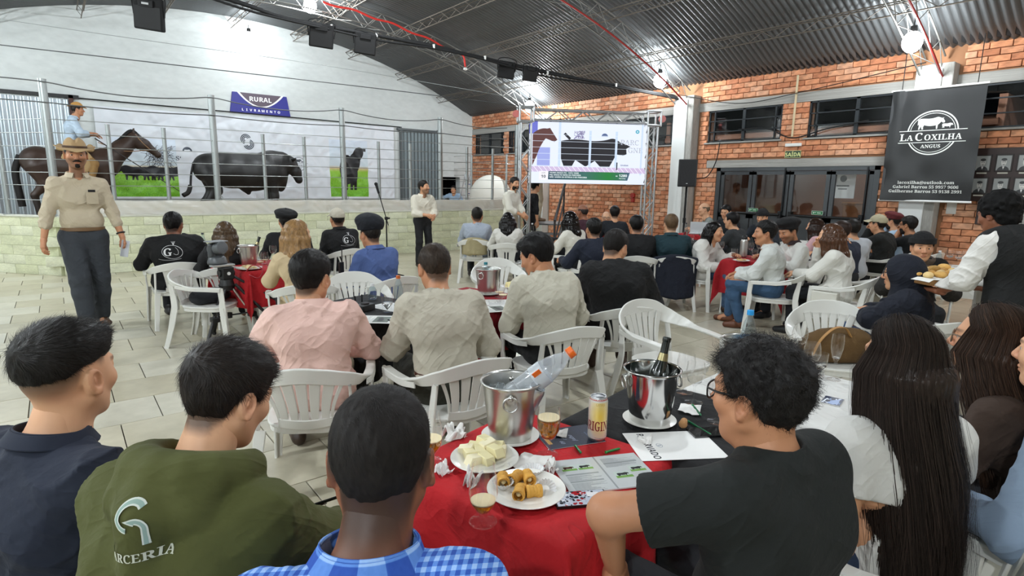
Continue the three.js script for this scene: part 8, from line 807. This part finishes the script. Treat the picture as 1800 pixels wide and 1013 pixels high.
{ const face = (seed) => canvasTex(96, 120, (x, w, h) => { const r = rng(seed); x.fillStyle = '#8e918f'; x.fillRect(0, 0, w, h); x.fillStyle = '#2c2d2f'; x.beginPath(); x.ellipse(w / 2, h * 1.02, w * .42, h * .3, 0, 0, 7); x.fill(); x.fillStyle = '#dcdcda'; x.beginPath(); x.moveTo(w * .42, h * .74); x.lineTo(w * .58, h * .74); x.lineTo(w * .5, h * .95); x.fill(); x.fillStyle = '#c2c0bc'; x.beginPath(); x.ellipse(w / 2, h * .46, w * .19, h * .25, 0, 0, 7); x.fill(); x.fillStyle = '#333436'; x.beginPath(); x.ellipse(w / 2, h * .27, w * .2, h * .1, 0, 0, 7); x.fill(); x.fillRect(w * .38, h * .42, 9, 4); x.fillRect(w * .53, h * .42, 9, 4); x.fillRect(w * .43, h * .6, 14, r() > .5 ? 5 : 2); }); const t = thing('portrait_board', 'dark wooden board holding rows of small black-and-white portraits', 'picture board', V(XR - .04, 1.66, -2.2), -PI / 2); part(t, 'board', [rbox(1.0, .78, .03, .006, 0, .15, 0)], std(0x2a150f, .5)); let k = 0; const fg = [rbox(.2, .25, .014, .004), ]; for (let j = 0; j < 2; j++) for (let i = 0; i < 4; i++) { const f = part(t, 'portrait_frame', fg[0], std(0x1c100c, .5)); f.position.set(-.36 + i * .245, .32 - j * .33, .02); part(f, 'portrait', new THREE.PlaneGeometry(.165, .21).translate(0, 0, .0085), std(0xffffff, .5, { map: face(40 + k++) })); part(f, 'name_strip', [box(.12, .02, .004, 0, -.145, 0)], std(0xb8b4a8, .6)); }
  const u = thing('framed_pictures', 'lower row of old framed pictures below the portrait board', 'pictures', V(XR - .04, 1.12, -2.1), -PI / 2); part(u, 'board', [rbox(.9, .34, .03, .006, 0, .12, 0)], std(0x33201a, .5)); for (let i = 0; i < 4; i++) part(u, 'picture', [rbox(.17, .26, .01, .003, -.33 + i * .22, .12, .02)], std([0x9a9890, 0xb9a860, 0x8a8a84, 0xb09a58][i], .5)); }
// anteroom things seen through the glass door; the lamp is added to light them
lone('wooden_counter', 'brown wooden counter seen through the glass door', 'counter', [rbox(.9, 1.25, 1.3, .01, XR + 2.6, .65, -4.7), rbox(.94, .04, 1.36, .01, XR + 2.6, 1.28, -4.7)], std(0x8a5f36, .55)); lone('poster', 'white poster with a round mark seen through the glass door', 'poster', [box(.01, .6, .42)], std(0xffffff, .7, { map: canvasTex(128, 180, (x, w, h) => { x.fillStyle = '#dfe2e0'; x.fillRect(0, 0, w, h); x.fillStyle = '#22262a'; x.beginPath(); x.arc(w / 2, h * .4, 18, 0, 7); x.fill(); x.fillRect(30, h * .6, 68, 7); x.fillRect(40, h * .7, 48, 5); }) }), V(XR + .5, 1.7, -4.72)); { const l = thing('ceiling_lamp', 'added unseen lamp that lights the anteroom behind the glass door', 'lamp', V(XR + 1.6, 2.45, -5.4)); part(l, 'bulb', new THREE.SphereGeometry(.05, 12, 8), std(0xffffff, .4, { emissive: 0xffe8c8, emissiveIntensity: 3 })); const p = new THREE.PointLight(0xffe8cc, 1.6, 0, 2); p.position.copy(l.position); p.castShadow = true; p.name = 'added_anteroom_light'; scene.add(p); }
// things at the back right of the ring
{ const p = V(9.95, RFLOOR, -14.9), t = thing('step_ladder', 'small aluminium and blue step ladder by the bricks behind the ring', 'ladder', p, .4); for (const s of [-1, 1]) { part(t, 'rail', [rod(V(s * .18, 0, .2), V(s * .12, 1.15, 0), .018, 8)], alu); part(t, 'rail', [rod(V(s * .18, 0, -.25), V(s * .12, 1.15, 0), .015, 8)], alu); } for (let i = 1; i < 4; i++) part(t, 'step', [rbox(.3, .02, .09, .004, 0, i * .28, .2 - i * .05)], std(0x2a4fa0, .5)); lone('white_drum', 'big white rounded tank leaning behind the ring fence', 'tank', (() => { const F = new Field(.03); F.ell(V(0, .5, 0), V(.62, .62, .3), .05); F.cut((x, y) => -y, .03); return F.mesh(); })(), std(0xd8d6cc, .6), V(10.1, RFLOOR, -13.9), -.8); }
// logo on the back of the olive hoodie
{ const lg = canvasTex(512, 512, (x, w, h) => { x.clearRect(0, 0, w, h); x.lineCap = 'butt'; const arc = (c, lw, dx) => { x.strokeStyle = c; x.lineWidth = lw; x.beginPath(); x.arc(w * .5, h * .24, w * .15, PI * .55, PI * 1.78); x.stroke(); x.beginPath(); x.moveTo(w * .58, h * .3); x.arc(w * .57, h * .38, w * .1, -PI * .6, 0); x.lineTo(w * .67, h * .58); x.stroke(); }; arc('#c9cfc8', 34); arc('#8ba39b', 18); x.fillStyle = '#c6c8b8'; x.font = 'bold 74px serif'; x.textAlign = 'center'; x.fillText('PARCERIA', w * .5, h * .78); }); const hit = (x, y) => { const p = V(x, y, -.5); for (let i = 0; i < 80; i++) { const d = P2.S.at(p); if (d < .001) break; p.z += Math.max(Math.min(d, .05) * .7, .0005); } return project(P2.g.localToWorld(p)); }; let lx = .03, ly = P2.chest.y - .05; for (let i = 0; i < 30; i++) { const q = hit(lx, ly); if (q[2] > 2 || !(q[2] > 0)) break; ly += (q[1] - 950) * .0004; lx -= (226 - q[0]) * .0004; } backPatch(P2, lx, ly, .14, .155, lg, 'back_logo', 'grey embroidered crook mark and letters'); }
part(P3.g, 'collar_button', [(() => { const b = new THREE.CylinderGeometry(.0065, .0065, .003, 20).rotateX(PI / 2); const F = P3.S; const p = V(0, P3.neck.y - .02, -.4); for (let i = 0; i < 80; i++) { const d = F.at(p); if (d < .001) break; p.z += Math.max(d * .7, .0008); } return b.translate(p.x, p.y, p.z - .012); })()], std(0xe8e8e4, .3));
renderer.render(scene, camera);
